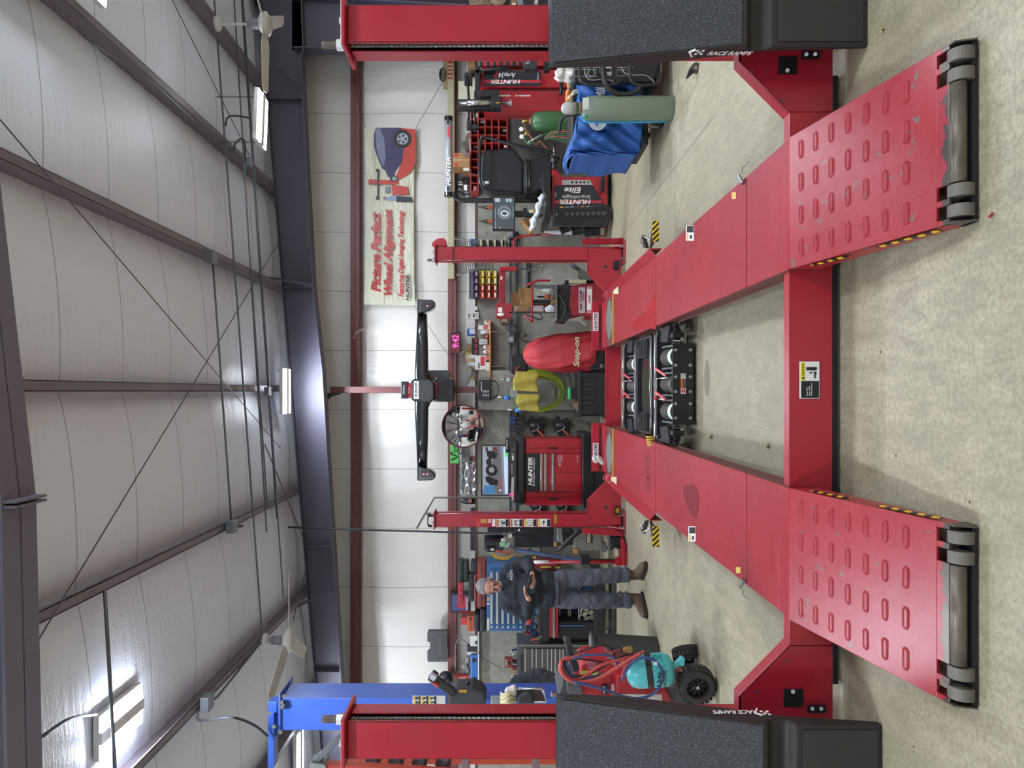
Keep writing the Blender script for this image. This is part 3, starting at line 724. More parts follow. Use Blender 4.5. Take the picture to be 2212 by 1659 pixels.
# ---------------- approach ramps, embossed
def ramp(s):
    xi = .055 + s*.478; xo = .055 + s*1.052; lo, hi = min(xi, xo), max(xi, xo)
    A = Vector((0, 3.10, RT)); Bq = Vector((0, 2.262, .078)); d = (Bq - A); L = d.length; dn = d.normalized(); nn = Vector((0, -dn.z, dn.y)); nn = nn if nn.z > 0 else -nn
    def pt(x, t, h=0): return Vector((x, A.y, A.z)) + dn*t + nn*h
    b = MB()
    def slab(x0, x1, t0, t1, h0=-.012, h1=0): b.prism([pt(x0, t0, h0), pt(x1, t0, h0), pt(x1, t1, h0), pt(x0, t1, h0)], nn*(h1-h0))
    sl = [(.018, .062), (.082, .126)]; nt = L - .05
    slab(lo, hi, 0, nt)
    cuts = [lo] + [v for a, c in sl for v in (lo+a, lo+c)] + [v for a, c in reversed(sl) for v in (hi-c, hi-a)] + [hi]
    for i in range(0, len(cuts), 2): slab(cuts[i], cuts[i+1], nt, L)
    # side plates
    for x in (lo, hi-.006): b.prism([(x, 3.10, RT-.01), (x, 3.10, .12), (x, 2.32, .012), (x, 2.22, .012), (x, 2.24, .075)], (.006, 0, 0))
    # embossed treads
    for r in range(7):
        for k in range(4):
            cx = lo + (hi-lo) * (.135 + .243*k) ; c = pt(cx, .085 + r*.098, 0)
            def ring(w_, l_, h): return [c + Vector((1, 0, 0))*(math.copysign(l_-w_, math.cos(a)) + w_*math.cos(a)) + dn*(w_*math.sin(a)) + nn*h for a in [(i+.5)*2*PI/16 for i in range(16)]]
            R0, R1, R2, R3 = ring(.0165, .041, -.001), ring(.012, .037, .006), ring(.0085, .0335, .006), ring(.006, .031, .002)
            b.faces(R0+R1+R2+R3, [(q*16+i, q*16+(i+1) % 16, (q+1)*16+(i+1) % 16, (q+1)*16+i) for q in range(3) for i in range(16)] + [tuple(range(48, 64))])
    rp = b.build('approach_ramp', RAMPM, LIFT, bevel=.0025)
    b = MB(); b.cyl((lo+.13, 2.255, .053), (hi-.13, 2.255, .053), .0245, n=24); b.build('nose_bar', M('6b6156', .42, .45, .3, 12), rp, smooth=True)
    for a, c in sl:
        for x0, x1 in ((lo+a, lo+c), (hi-c, hi-a)):
            b = MB(); b.cyl((x0+.002, 2.262, .040), (x1-.002, 2.262, .040), .038, n=28); b.build('roller', M('6f6a60', .6, .3, .2, 20), rp, bevel=.002)
    b = MB(); b.box((lo, 2.235, .004), (hi, 2.30, .022)); b.build('rubber_nose', RUB, rp)
    b = MB(); b.cyl((lo, 3.105, RT-.008), (hi, 3.105, RT-.008), .012, n=12); b.build('hinge', RED, rp)
    xs = xi - s*.004
    for y0, y1, z in ((2.98, 2.78, 0), (2.60, 2.34, 0)):
        ft = lambda y: .25 - (3.1 - y)*.2
        b = MB(); b.prism([(xs, y0, ft(y0)-.04), (xs, y1, ft(y1)-.05), (xs, y1, ft(y1)-.02), (xs, y0, ft(y0)-.015)], (-s*.002, 0, 0)); b.build('hazard_tape', HZ_Y, rp)
    return rp
ramp(1); ramp(-1)
# caution sticker on the near cross beam
def caution():
    Y = 3.134; b = MB(); b.pb(1727, 1770, 781, 861, Y, .002); q = b.build('caution_sticker', LBLW, bN)
    def r_(x0, x1, y0, y1, m, e=.001): 
        bb = MB(); bb.pb(x0, x1, y0, y1, Y-e, .001); return bb.build('sticker_field', m, q)
    r_(1730, 1739, 783, 822, M('e6d51f', .5)); r_(1731, 1769, 823, 859.5, BLK)
    ptext('CAUTION', 1732, 1737, 785, 812, Y-.001, BLK, bN, bold=.02)
    b = MB(); b.pp([(1731.5, 816.5), (1737.5, 813.5), (1737.5, 819.5)], Y-.003, .001); b.build('warning_triangle', BLK, q)
    for i, (s, yy) in enumerate((('Keep feet', 837), ('clear of lift', 834), ('while lowering', 827))):
        ptext(s, 1741.5+i*5, 1745+i*5, yy, 855, Y-.001, LBLW, bN, bold=.02)
    b = MB()
    for pts in ([(1742, 793), (1742, 800), (1762, 800), (1765, 797), (1764, 793)], [(1757, 803), (1763, 803), (1764, 809), (1760, 808)], [(1759, 808), (1762, 808), (1762, 817), (1759, 817)],
                [(1753, 804.5), (1757, 806.5), (1753, 806.8), (1747, 805), (1753, 803.4)]): b.pp(pts, Y-.003, .001)
    b.build('pictogram', BLK, q)
caution()
# wheel chocks sitting at the runway edge
def chock(s, y0):
    c = f_(1412, 525 if s > 0 else 1135, .2); q = T('wheel_chock', 'black wheel chock with yellow striped edge hanging off the %s runway' % ('right' if s > 0 else 'left'), 'wheel chock', c)
    x0 = c.x + s*.0
    b = MB(); b.prism([(x0-s*.02, 5.98, RT-.03), (x0+s*.15, 5.98, RT-.03), (x0+s*.15, 6.0, RT-.06), (x0-s*.02, 6.25, RT-.06)], (0, 0, .02)); b.prism([(x0-s*.02, 6.25, RT-.04), (x0+s*.13, 6.4, RT-.04), (x0+s*.02, 6.4, RT-.04)], (0, 0, .03))
    b.build('body', BLK, q, bevel=.004)
    b = MB(); b.prism([(x0-s*.02, 5.955, RT-.06), (x0+s*.15, 5.955, RT-.06), (x0+s*.15, 5.955, RT-.01), (x0-s*.02, 5.955, RT-.01)], (0, .02, 0)); b.build('striped_edge', hazard('XZ', .045, 1.0), q)
    b = MB(); b.tube([(x0, 6.0, RT+.0), (x0+s*.06, 6.1, RT+.05), (x0+s*.04, 6.28, RT+.03), (x0-s*.01, 6.25, RT)], .008, 6); b.build('handle', CHR, q, smooth=True)
chock(1, 525); chock(-1, 1135)
# safety labels on left far post
L_ = [(1029, 1036, 'c23a3a'), (1038, 1052, 'b98a3f'), (1053.5, 1061, 'd8a0a0'), (1063, 1070, 'e0e0dc')]
for x0, x1, cc in L_:
    b = MB(); b.pb(x0, x1, 1121 if x0 < 1060 else 1121, 1137 if x1 < 1052 or x0 > 1060 else 1130, 8.797, .001); b.build('small_label', M(cc, .5), pLF)
for i, (x0, hd) in enumerate(((1072, 'b5651f'), (1102, 'b5651f'), (1132, 'd8b52a'), (1162, 'd8b52a'))):
    b = MB(); b.pb(x0, x0+27, 1121, 1138, 8.797, .001); k = b.build('safety_label', LBLW, pLF)
    b = MB(); b.pb(x0+.8, x0+5, 1122, 1137, 8.795, .001); b.build('label_header', M(hd, .5), k)
    b = MB(); b.pb(x0+20, x0+26.5, 1122, 1137, 8.795, .001); b.build('label_text_block', BLK, k)
    b = MB()
    cc = P(x0+12.5, 1129.5, 8.795); b.tube(arc(cc, .034, 0, 2*PI, 16)[:-1], .003, 4, True) if i in (0, 2) else b.box((cc.x-.03, 8.794, cc.z-.004), (cc.x+.03, 8.796, cc.z+.004))
    if i == 0: b.prism([(cc.x-.025, 8.794, cc.z-.01), (cc.x+.02, 8.794, cc.z+.02), (cc.x+.02, 8.794, cc.z-.002)], (0, .001, 0)); b.box((cc.x-.01, 8.794, cc.z-.03), (cc.x+.01, 8.795, cc.z))
    if i == 1: b.box((cc.x-.03, 8.794, cc.z-.03), (cc.x-.02, 8.795, cc.z+.02)); b.box((cc.x+.02, 8.794, cc.z-.03), (cc.x+.03, 8.795, cc.z+.02)); b.box((cc.x-.02, 8.794, cc.z+.01), (cc.x+.02, 8.795, cc.z+.02))
    if i == 2: b.tube([(cc.x-.015, 8.794, cc.z-.02), (cc.x+.01, 8.794, cc.z), (cc.x-.005, 8.794, cc.z+.02)], .003, 4)
    if i == 3: b.ell((cc.x+.015, 8.794, cc.z), (.012, .001, .012)); b.box((cc.x-.001, 8.794, cc.z-.03), (cc.x+.002, 8.795, cc.z+.03))
    b.build('pictogram', BLK, k)
b = MB(); b.pb(1197, 1203, 1111, 1131, 8.795, .001); b.build('hazard_tape', hazard('XZ', .035), pLF)

# ================================================================ ROLLING JACKS between the runways
def jack(Yf, label, near):
    q = T('rolling_jack', label, 'rolling jack', (.055, Yf, .02))
    W = .315
    b = MB(); b.box((.055-W, Yf, .022), (.055+W, Yf+.012, .186)); b.box((.055-W, Yf-.004, .022), (.055-W+.02, Yf, .19)); b.box((.055+W-.02, Yf-.004, .022), (.055+W, Yf, .19))
    fp = b.build('front_plate', BLK, q, bevel=.002)
    if near:
        for x in (755, 788, 813, 845, 871, 902):
            for z in (1459, 1491):
                c = P(z, x+1, 5.49); b = MB(); b.cyl(c, c + Vector((0, -.01, 0)), .013, n=6); b.cyl(c + Vector((0, -.01, 0)), c + Vector((0, -.018, 0)), .006, n=10); b.build('hex_bolt', M('a5a5a2', .4, .5), fp)
        for (y0, y1, cc) in ((806.5, 817.5, 'e4e4e0'), (817.5, 839, 'c9682a'), (839, 850.5, 'e4e4e0')):
            b = MB(); b.pb(1470.5, 1481.5, y0, y1, Yf-.002, .001); k = b.build('sticker', M(cc, .5), fp)
        b = MB(); b.pb(1475, 1481, 818, 838, Yf-.004, .001); b.build('sticker_text', M('55524e', .5), fp)
        c = P(1476, 844.5, Yf-.003); b = MB(); b.cyl(c, c + Vector((0, -.001, 0)), .017, n=8); b.build('stop_octagon', M('c02030', .5), fp); text('STOP', c+Vector((0, -.002, 0)), .026, .008, LBLW, q, bold=.02)
        c = P(1476, 811.5, Yf-.003); b = MB(); b.tube(arc(c, .015, 0, 2*PI, 16)[:-1], .0018, 4, True); b.tube([c+Vector((-.01, 0, .01)), c+Vector((.01, 0, -.01))], .0018, 4); b.build('prohibit_sign', BLK, fp)
    # body pan and end carriages riding on the inner rails
    b = MB(); b.box((.055-W, Yf+.012, .02), (.055+W, Yf+.1, .03)); b.box((.055-.46, Yf+.43, .12), (.055+.46, Yf+.50, .2)); b.box((.055-W, Yf+.1, .1), (.055+W, Yf+.11, .17)); b.build('frame', DGR, q, bevel=.003)
    for s in (-1, 1):
        b = MB(); b.box((.055+s*.37, Yf+.02, .12), (.055+s*.44, Yf+.50, .17)); b.box((.055+s*.36, Yf-.02, .10), (.055+s*.40, Yf+.2, .19)); b.box((.055+s*.41, Yf+.06, .15), (.055+s*.468, Yf+.42, .20))
        b.prism([(.055+s*.33, Yf+.12, .17), (.055+s*.44, Yf+.05, .17), (.055+s*.46, Yf+.30, .17), (.055+s*.35, Yf+.38, .17)], (0, 0, .035)); e = b.build('end_carriage', BLK, q, bevel=.004)
        b = MB(); b.cyl((.055+s*.34, Yf+.06, .12), (.055+s*.34, Yf+.06, .17), .022, n=14); b.cyl((.055+s*.34, Yf+.06, .10), (.055+s*.40, Yf+.06, .10), .018, n=12); b.build('guide_fitting', CHR, e)
        for yy in (.08, .4):
            b = MB(); b.cyl((.055+s*.44, Yf+yy, .15), (.055+s*.474, Yf+yy, .15), .035, n=18); b.build('wheel', M('3b3b3c', .5, .4), e)
    # air bags / cylinders with reels
    for k, (xx, dark) in enumerate(((-.215, 0), (.0, 1), (.215, 0))):
        X = .055 + xx
        b = MB(); b.cyl((X, Yf+.03, .13), (X, Yf+.30, .15), .068, n=26)
        for r in range(5): b.cyl((X, Yf+.12+r*.034, .137+.0025*r), (X, Yf+.134+r*.034, .138+.0025*r), .072, n=26)
        c_ = b.build('air_cylinder', M('55504a', .5, .2), q, smooth=False, bevel=.003)
        if not dark:
            b = MB(); b.cyl((X, Yf+.035, .131), (X, Yf+.10, .136), .0705, n=26); b.build('paper_band', M('d9e2da', .6), c_)
        for s in (-1, 1):
            b = MB(); b.cyl((X+s*.088, Yf+.02, .17), (X+s*.088, Yf+.33, .19), .008, n=8); b.build('guide_rod', GALV, q)
    b = MB(); b.tube([(.055-.43, Yf+.34, .22), (.055-.42, Yf+.39, .225), (.055+.40, Yf+.39, .225), (.055+.43, Yf+.34, .22)], .016, 10); b.build('lift_bar', M('4c4f50', .35, .8), q, smooth=True)
    b = MB(); b.cyl((.055-.44, Yf+.45, .225), (.055+.44, Yf+.45, .225), .013, n=10); b.build('cross_shaft', CHR, q, smooth=True)
    for X0, a in ((.10, .5), (-.09, -.35)):
        b = MB(); b.cb((.055+X0, Yf+.19, .24), .022, .19, .012, (0.25, 0, -.35)); b.build('release_handle', M('b8323c', .4), q, bevel=.003)
    b = MB(); b.ell((.055-.11, Yf+.31, .25), (.02, .02, .02)); b.build('release_knob', M('b8323c', .4), q, smooth=True)
    b = MB(); b.tube([(.055+.05, Yf+.1, .2), (.055+.05, Yf+.34, .235), (.055-.12, Yf+.36, .235), (.055-.12, Yf+.16, .21)], .007, 6); b.build('wire_guard', CHR, q, smooth=True)
    return q
jack(5.49, 'near rolling jack with black bolted front plate and red release handles between the runways', True)
jk = jack(7.05, 'far rolling jack partly hidden behind the black adapter tray', False)
# adapter tray between the two jacks
q = T('adapter_tray', 'black metal tray of jack adapters lying between the two rolling jacks', 'tray', (.055, 6.2, .2))
z = .225
b = MB(); b.box((-.38, 6.12, z-.05), (.49, 6.72, z-.04)); b.box((-.38, 6.12, z-.04), (.49, 6.15, z)); b.box((-.38, 6.69, z-.04), (.49, 6.72, z+.01)); b.box((-.38, 6.12, z-.04), (-.35, 6.72, z)); b.box((.46, 6.12, z-.04), (.49, 6.72, z)); b.build('tray_body', BLK, q, bevel=.005)
b = MB(); b.box((-.17, 6.2, z-.035), (.28, 6.62, z-.02)); b.box((-.15, 6.22, z-.02), (.26, 6.6, z-.016)); b.build('flat_adapter', BLKG, q, bevel=.006)
for x0, w_ in ((.30, .15), (-.34, .15)):
    b = MB(); b.prism([(x0, 6.2, z-.03), (x0+w_, 6.2, z-.03), (x0+w_, 6.5, z-.03), (x0+w_*.6, 6.62, z-.03), (x0, 6.6, z-.03)], (0, 0, .05))
    for k in range(6):
        b.box((x0+.01, 6.23+k*.055, z+.02), (x0+w_-.01, 6.255+k*.055, z+.026))
    b.build('rubber_pad_block', RUB, q, bevel=.004)
b = MB(); b.cyl((-.37, 6.08, z), (.48, 6.08, z), .02, n=12); b.cyl((-.37, 6.75, z+.01), (.48, 6.75, z+.01), .014, n=12); b.build('slide_bar', M('7b7b7c', .3, .9), q, smooth=True)
# yellow coupling on left rail
q = T('air_coupling', 'yellow coiled air coupling on the inner edge of the left runway', 'air hose coil', f_(1410, 952, .22))
c = f_(1408, 953, .24); b = MB()
for k in range(4): b.tube(arc(c + Vector((.02*k-.03, .02*k, 0)), .032, 0, 2*PI, 14, (0, 1, 0), (0, 0, 1))[:-1], .009, 6, True)
b.build('coil', M('c8a93a', .5), q, smooth=True)

# ================================================================ RACE RAMPS standing on end in front of the near posts
def race(s, xin, wdt, yo, label):
    q = T('wheel_ramp', label, 'wheel ramp', (xin + s*wdt/2, 3.0+yo, 0), 'stood-up wheel ramps')
    xo = xin + s*wdt
    prof = [(2.915, 0), (2.915, .40), (2.945, .42), (2.945, .475), (2.90, .50), (2.905, .54), (3.075, 1.27), (3.10, 1.30), (3.118, 1.30), (3.105, 1.0), (3.0, .54), (2.962, .43), (2.94, .0)] if s > 0 else \
           [(2.80, 0), (2.80, .345), (2.84, .37), (2.84, .43), (2.80, .455), (2.805, .49), (3.05, 1.24), (3.075, 1.27), (3.10, 1.27), (3.075, 1.0), (2.985, .66), (2.885, .36), (2.835, .0)]
    b = MB()
    sec = lambda x, k=0: [Vector((x, y, z)) for y, z in prof]
    b.prism(sec(xin), (xo - xin, 0, 0)); body = b.build('body', M('26211f', .6, bump=.15), q, bevel=.012, seg=3)
    # textured facing on the slope
    i = 5; (ya, za), (yb, zb) = prof[5], prof[6]; e = .012
    n_ = Vector((0, -(zb-za), (yb-ya))).normalized()
    b = MB(); x0, x1 = xin + s*.006, xo - s*.006
    b.prism([Vector((x0, ya, za-.02))+n_*.001, Vector((x1, ya, za-.02))+n_*.001, Vector((x1, yb, zb+.02))+n_*.001, Vector((x0, yb, zb+.02))+n_*.001], n_*.006); b.build('textured_face', RUBT, q, bevel=.004)
    b = MB(); b.box((xin+s*.02, prof[0][0]-.004, .02), (xo-s*.02, prof[0][0], prof[1][1]-.03)); b.build('smooth_toe_face', M('2e2b2a', .45, 0, .35, 8, bump=.15), q, bevel=.004)
    return q, prof
qR, pr_ = race(1, 1.415, .42, 0, 'black textured wheel ramp stood on end against the right near post')
def side_text(q, xs, s, z0, z1, y, flip):
    # reads vertically on the inner side face
    Rr = ((0, 0, -1), (0, -1, 0), (-1, 0, 0)) if s > 0 else ((0, 0, 1), (0, -1, 0), (1, 0, 0))
    zc = (z0+z1)/2
    text('RACE RAMPS', (xs - s*.002, y, zc - (.02 if s > 0 else .02)), abs(z1-z0)*.84, .034, LBLW, q, Rr, bold=.03, ital=.3)
    b = MB(); zt = (z1 + .012) if s > 0 else (z0 - .02)
    for k in range(3):
        for j in range(3):
            if (k+j) % 2 == 0: b.cb((xs - s*.002, y-.02+.014*k, zt-.012*j), .001, .013, .011)
    b.tube([(xs-s*.002, y-.03, zt+.01), (xs-s*.002, y-.01, zt+.03), (xs-s*.002, y+.03, zt+.01)], .005, 5); b.build('flag_mark', LBLW, q)
side_text(qR, 1.415, 1, .46, .68, 2.968, False)
qL, pr_ = race(-1, -1.315, .42, -.1, 'black textured wheel ramp stood on end against the left near post')
side_text(qL, -1.315, -1, .46, .68, 2.905, True)
# small things on the floor
for nm, lab, cat, x, y, c_, r in (('dry_leaf', 'small curled tan leaf on the floor near the right ramp', 'leaf', 1908, 65, 'a8925f', .012), ('dry_leaf', 'crumpled brown leaf on the floor behind the near cross beam', 'leaf', 1537, 943, '8a6a45', .02),
        ('dry_leaf', 'tan leaf scrap on the floor left of the centre line', 'leaf', 1660, 962, '94805a', .02), ('paint_chip', 'red paint flake on the floor in front of the right ramp', 'paint flake', 2143, 465, 'b0303c', .009)):
    c = f_(x, y, .002); b = MB()
    b.grid(lambda u, v: (c.x + (u-.5)*r*2*(1-.5*abs(v-.5)), c.y + (v-.5)*r*1.3, .004 + .008*math.sin(u*5)*math.cos(v*4)**2 + .002), 6, 5); tag(b.build(nm, M(c_, .8), solid=.001), lab, cat)
# ================================================================ quick builders
def bx(name, x0, x1, y0, y1, Y, d, mat, parent=None, bevel=.003, **k):
    b = MB(); b.pb(x0, x1, y0, y1, Y, d); return b.build(name, mat, parent, bevel=bevel, **k)
def TX(name, label, cat, x, y, Y, group=None): return T(name, label, cat, P(x, y, Y), group)
def cyz(name, x0, x1, yc, r_px, Y, mat, parent=None, n=20, prof=None, **k):
    """upright turned piece: x0 top, x1 bottom, centred on image row yc; prof = [(radius fraction, height fraction)]"""
    k.setdefault('smooth', True)
    z1, z0 = PZ(x0, Y), PZ(x1, Y); r = r_px / FPX * Y; b = MB()
    prof = prof or [(1, 0), (1, 1)]
    b.lathe([(0, 0)] + [(a * r, h * (z1 - z0)) for a, h in prof] + [(0, prof[-1][1] * (z1 - z0))], (PX(yc, Y), Y, z0), n=n)
    return b.build(name, mat, parent, **k)
def pl(name, pts, Y, d, mat, parent=None, bevel=.003, **k):
    b = MB(); b.pp(pts, Y, d); return b.build(name, mat, parent, bevel=bevel, **k)
def tb(name, pts, r, mat, parent=None, n=7, sm=5, closed=False):
    b = MB(); b.tube(spline(pts, sm) if sm else pts, r, n, closed); return b.build(name, mat, parent, smooth=True)
def caster(parent, c, r=.045, w=.03, mat=None, name='caster'):
    b = MB(); b.box((c.x-.022, c.y-.03, c.z+r*1.2), (c.x+.022, c.y+.03, c.z+r*2+.01)); b.box((c.x-w*.75, c.y-.015, c.z+r*.6), (c.x-w*.6, c.y+.02, c.z+r*1.9)); b.box((c.x+w*.6, c.y-.015, c.z+r*.6), (c.x+w*.75, c.y+.02, c.z+r*1.9))
    o = b.build(name, GALV, parent, bevel=.002)
    b = MB(); b.cyl((c.x-w/2, c.y, c.z+r), (c.x+w/2, c.y, c.z+r), r, n=22); b.build('wheel', RUB, o, bevel=.004); return o

# ================================================================ RIGHT SIDE
# ---- welder on its cart with blue cover
Q = TX('welding_machine', 'welding machine with black control panel and blue cloth cover on a wheeled cart', 'welder', 1400, 240, 6.75)
Yc = 6.72
b = MB()
def cover(u, v):      # draped front of the blue cover: u across (left to right), v down
    top = [(1238, 334), (1232, 322), (1247, 285), (1250, 230), (1252, 172)]; bot = [(1376, 334), (1382, 330), (1388, 280), (1402, 230), (1412, 172)]
    k = u * 4; i = min(3, int(k)); f = k - i
    a = (top[i][0]*(1-f)+top[i+1][0]*f, top[i][1]*(1-f)+top[i+1][1]*f); c = (bot[i][0]*(1-f)+bot[i+1][0]*f, bot[i][1]*(1-f)+bot[i+1][1]*f)
    x = a[0]*(1-v)+c[0]*v; y = a[1]*(1-v)+c[1]*v
    fold = .05*math.sin(u*9+v*3)*math.sin(v*4+u*2)*(.4+v) + .03*math.sin(u*21-v*8)*math.exp(-((v-.25)**2)*8) + .02*math.sin(u*37+v*19)
    return P(x, y, Yc - .05 + fold)
b.grid(cover, 60, 40)
bl = lambda u, v: None
CLB = M('275a9f', .65, var=.1, vs=3, bump=.15, bs=90)
cv = b.build('cloth_cover', CLB, Q, smooth=True, solid=.004)
b = MB()   # top and back of the cover
b.grid(lambda u, v: Vector(cover(u, 0)) + Vector((0, v*.62, .03*math.sin(v*PI) + .012*math.sin(u*14+v*6))), 40, 14); b.grid(lambda u, v: Vector(cover(0, v)) + Vector((.02*math.sin(v*9)*u, u*.62, 0)), 14, 20)
b.build('cover_top', CLB, cv, smooth=True, solid=.004)
b = MB(); b.box((2.25, 6.75, .22), (2.95, 7.3, .84)); b.build('cabinet', BLK, Q, bevel=.01)
ptext('Miller', 1287, 1307, 174, 213, Yc-.15, M('dfe4ea', .6), Q, bold=.03, ital=.25)
c = P(1291, 262, Yc-.115); b = MB(); b.cyl(c, c+Vector((0, -.003, 0)), .085, n=30); b.build('round_logo', M('dfe4ea', .6), Q); b = MB(); b.prism([c+Vector((-.05, -.006, .01)), c+Vector((.05, -.006, -.05)), c+Vector((.02, -.006, .05))], (0, .002, 0)); b.build('logo_arrow', CLB, Q)
# black panel
YP = 6.25
pn = pl('control_panel', [(1240, 95), (1437, 95), (1412, 176), (1240, 176)], YP, .09, BLK, Q, .01)
b = MB(); b.box((2.97, YP+.08, .2), (3.15, 6.9, .8)); b.build('machine_case', BLK, Q, bevel=.01)
ln = M('b9bcc0', .5)
for x0, x1, y0, y1 in ((1243, 1276, 142, 146), (1241, 1289, 150, 165), (1295, 1320, 138, 156), (1333, 1368, 140, 146), (1333, 1356, 151, 164)):
    b = MB(); b.tube([P(x0, y0, YP-.003), P(x1, y0, YP-.003), P(x1, y1, YP-.003), P(x0, y1, YP-.003)], .0022, 4, True); b.build('panel_outline', ln, pn)
b = MB(); c = P(1277, 158, YP-.004)
for r in (.022, .03, .037): b.tube(arc(c, r, 0.3, 2*PI-.3, 20), .0016, 4)
b.build('dial_scale', ln, pn); b = MB(); b.cyl(c, c+Vector((0, -.02, 0)), .016, n=18); b.build('dial_knob', BLKG, pn)
bx('warning_label', 1281, 1296, 140, 146, YP-.003, .002, M('d8cfc8', .5), pn, 0); bx('warning_label', 1309, 1320, 139, 147, YP-.003, .002, LBLW, pn, 0); bx('panel_label', 1311, 1321, 155, 163, YP-.003, .002, M('9fa8b0', .5), pn, 0)
b = MB()
for i in range(14):
    for j in range(7): b.cyl(P(1375+i*3, 138+j*5, YP-.001), P(1375+i*3, 138+j*5, YP-.004), .004, n=5)
b.build('vent_holes', M('2c2d30', .6), pn)
for s, (xa, pts, r) in enumerate(((1248, [(1252, 140), (1253, 170), (1268, 182), (1310, 184), (1330, 180), (1340, 176)], .014), (1305, [(1303, 130), (1303, 160), (1310, 185), (1322, 197), (1345, 204), (1372, 199), (1384, 184)], .022), (1362, [(1361, 138), (1361, 165), (1367, 178), (1385, 184), (1418, 181), (1428, 170)], .014),
         (1262, [(1262, 145), (1264, 160), (1274, 172), (1300, 172), (1320, 174), (1332, 184)], .005), (1343, [(1343, 145), (1350, 158), (1372, 162), (1395, 163), (1412, 176), (1412, 186)], .005))):
    tb('welding_cable', [P(x, y, YP - .05 - .02*math.sin(i)) for i, (x, y) in enumerate(pts)], r, M('221f20' if r > .01 else '8e8a85', .5), Q)
b = MB(); b.box((2.3, 6.62, .14), (3.1, 7.2, .2)); b.box((2.75, 6.3, .1), (3.25, 6.7, .15)); b.build('cart_frame', BLK, Q, bevel=.008)
caster(Q, Vector((PX(275, 6.7), 6.62, .0)), .07, .04); caster(Q, Vector((PX(297, 7.3), 7.25, .0)), .07, .04); caster(Q, Vector((2.95, 7.2, 0)), .07, .04)
# ---- grey cylinder
Yg = 6.28
Q = TX('gas_cylinder', 'pale grey-green gas cylinder with white domed cap, in front of the blue welder cover', 'gas cylinder', 1457, 234, Yg)
GRN = M('74826f', .42, var=.1, vs=5, bump=.1)
cyz('tank', 1256, 1457, 234, 25.5, Yg, GRN, Q, 36, [(.93, 0), (1, .015), (1, .90), (.93, .945), (.75, .98), (.5, 1)])
cyz('collar', 1247, 1258, 234, 13, Yg, M('7a5a4b', .6), Q, 24, [(1, 0), (.95, .5), (.9, 1)])
cyz('cap_ring', 1241, 1248, 234, 12.5, Yg, M('4c6b46', .5), Q, 24)
cyz('valve_cap', 1212, 1243, 234, 13, Yg, M('a9a7a2', .5, var=.25, vs=30), Q, 24, [(1, 0), (1, .5), (.88, .78), (.55, .95), (.2, 1)])
cyz('foot_ring', 1452, 1458, 234, 26, Yg, BLK, Q, 36)
b = MB(); c = P(1267, 232, Yg); R_ = 25.3/FPX*Yg
for i in range(8):
    a0 = -PI/2 - .55 + i*.13; b.prism([c + Vector((R_*.97*math.cos(a), R_*.97*math.sin(a), z)) for a, z in ((a0, -.01), (a0+.13, -.01), (a0+.13, .045), (a0, .045))], Vector((math.cos(a0+.06), math.sin(a0+.06), 0))*.003)
b.build('label', M('c9cfc6', .5), Q)
c2 = P(1267, 252, Yg-.085); b = MB(); b.prism([c2+Vector((0, 0, -.025)), c2+Vector((.02, 0, 0)), c2+Vector((0, 0, .025)), c2+Vector((-.02, 0, 0))], (0, .003, 0)); b.build('diamond_label', M('1f7a5e', .5), Q)
# cradle (light blue trolley rail and handle)
Q = TX('cylinder_trolley', 'light blue rail and black handle of the trolley cradling the grey-green gas cylinder', 'trolley', 1440, 262, 6.36)
tb('rail', [P(1254, 250, 6.4), P(1262, 259, 6.4), P(1274, 262.5, 6.4), P(1300, 263, 6.4), P(1435, 261, 6.4), P(1438, 256, 6.4)], .016, M('3fa2cc', .35), Q, 10, 3)
tb('handle', [P(1252, 246, 6.45), P(1222, 250, 6.45), P(1216, 255, 6.5), P(1210, 268, 6.5), P(1209, 284, 6.5)], .013, BLK, Q, 9, 3)

# ---- clutter on top of the welder
Q = TX('plastic_bag', 'crumpled clear plastic bag hanging on the corner of the welder top', 'bag', 1262, 158, 6.6)
b = MB(); rr = random.Random(3)
for i in range(14): b.ell(P(1207+rr.random()*32, 146+rr.random()*14+ (10 if i > 9 else 0), 6.6+rr.random()*.1), (.03+.03*rr.random(), .03, .02+.04*rr.random()), None, 8)
b.build('folds', M('c7c3b6', .25, spec=.8), Q, blob=.014, bsm=2, fold=.03, fscale=.04)
for nm, lb, x0, x1, y0, y1, cc in (('chip_bag', 'orange and white snack bag lying on the blue welder cover', 1224, 1248, 172, 224, 'cf8b3c'), ('snack_packet', 'small blue and white packet beside the orange snack bag', 1228, 1244, 176, 192, '2f66b0'), ('paper_cup', 'small cream cup standing beside the snack bags', 1236, 1249, 194, 203, 'd3cfb0'), ('towel', 'crumpled patterned paper towel on the welder top', 1226, 1240, 204, 226, 'cfcac2')):
    Yq = 6.85 if cc != 'd3cfb0' else 6.8
    b = MB(); b.grid(lambda u, v: P(x0+(x1-x0)*v+2*math.sin(u*6), y0+(y1-y0)*u+2*math.sin(v*5), Yq-.03+.03*math.sin(u*11+v*7)), 12, 8)
    tag(b.build(nm, M(cc, .45, var=.35, vs=22), smooth=True, solid=.025), lb, nm.replace('_', ' ') if nm != 'towel' else 'paper towel')
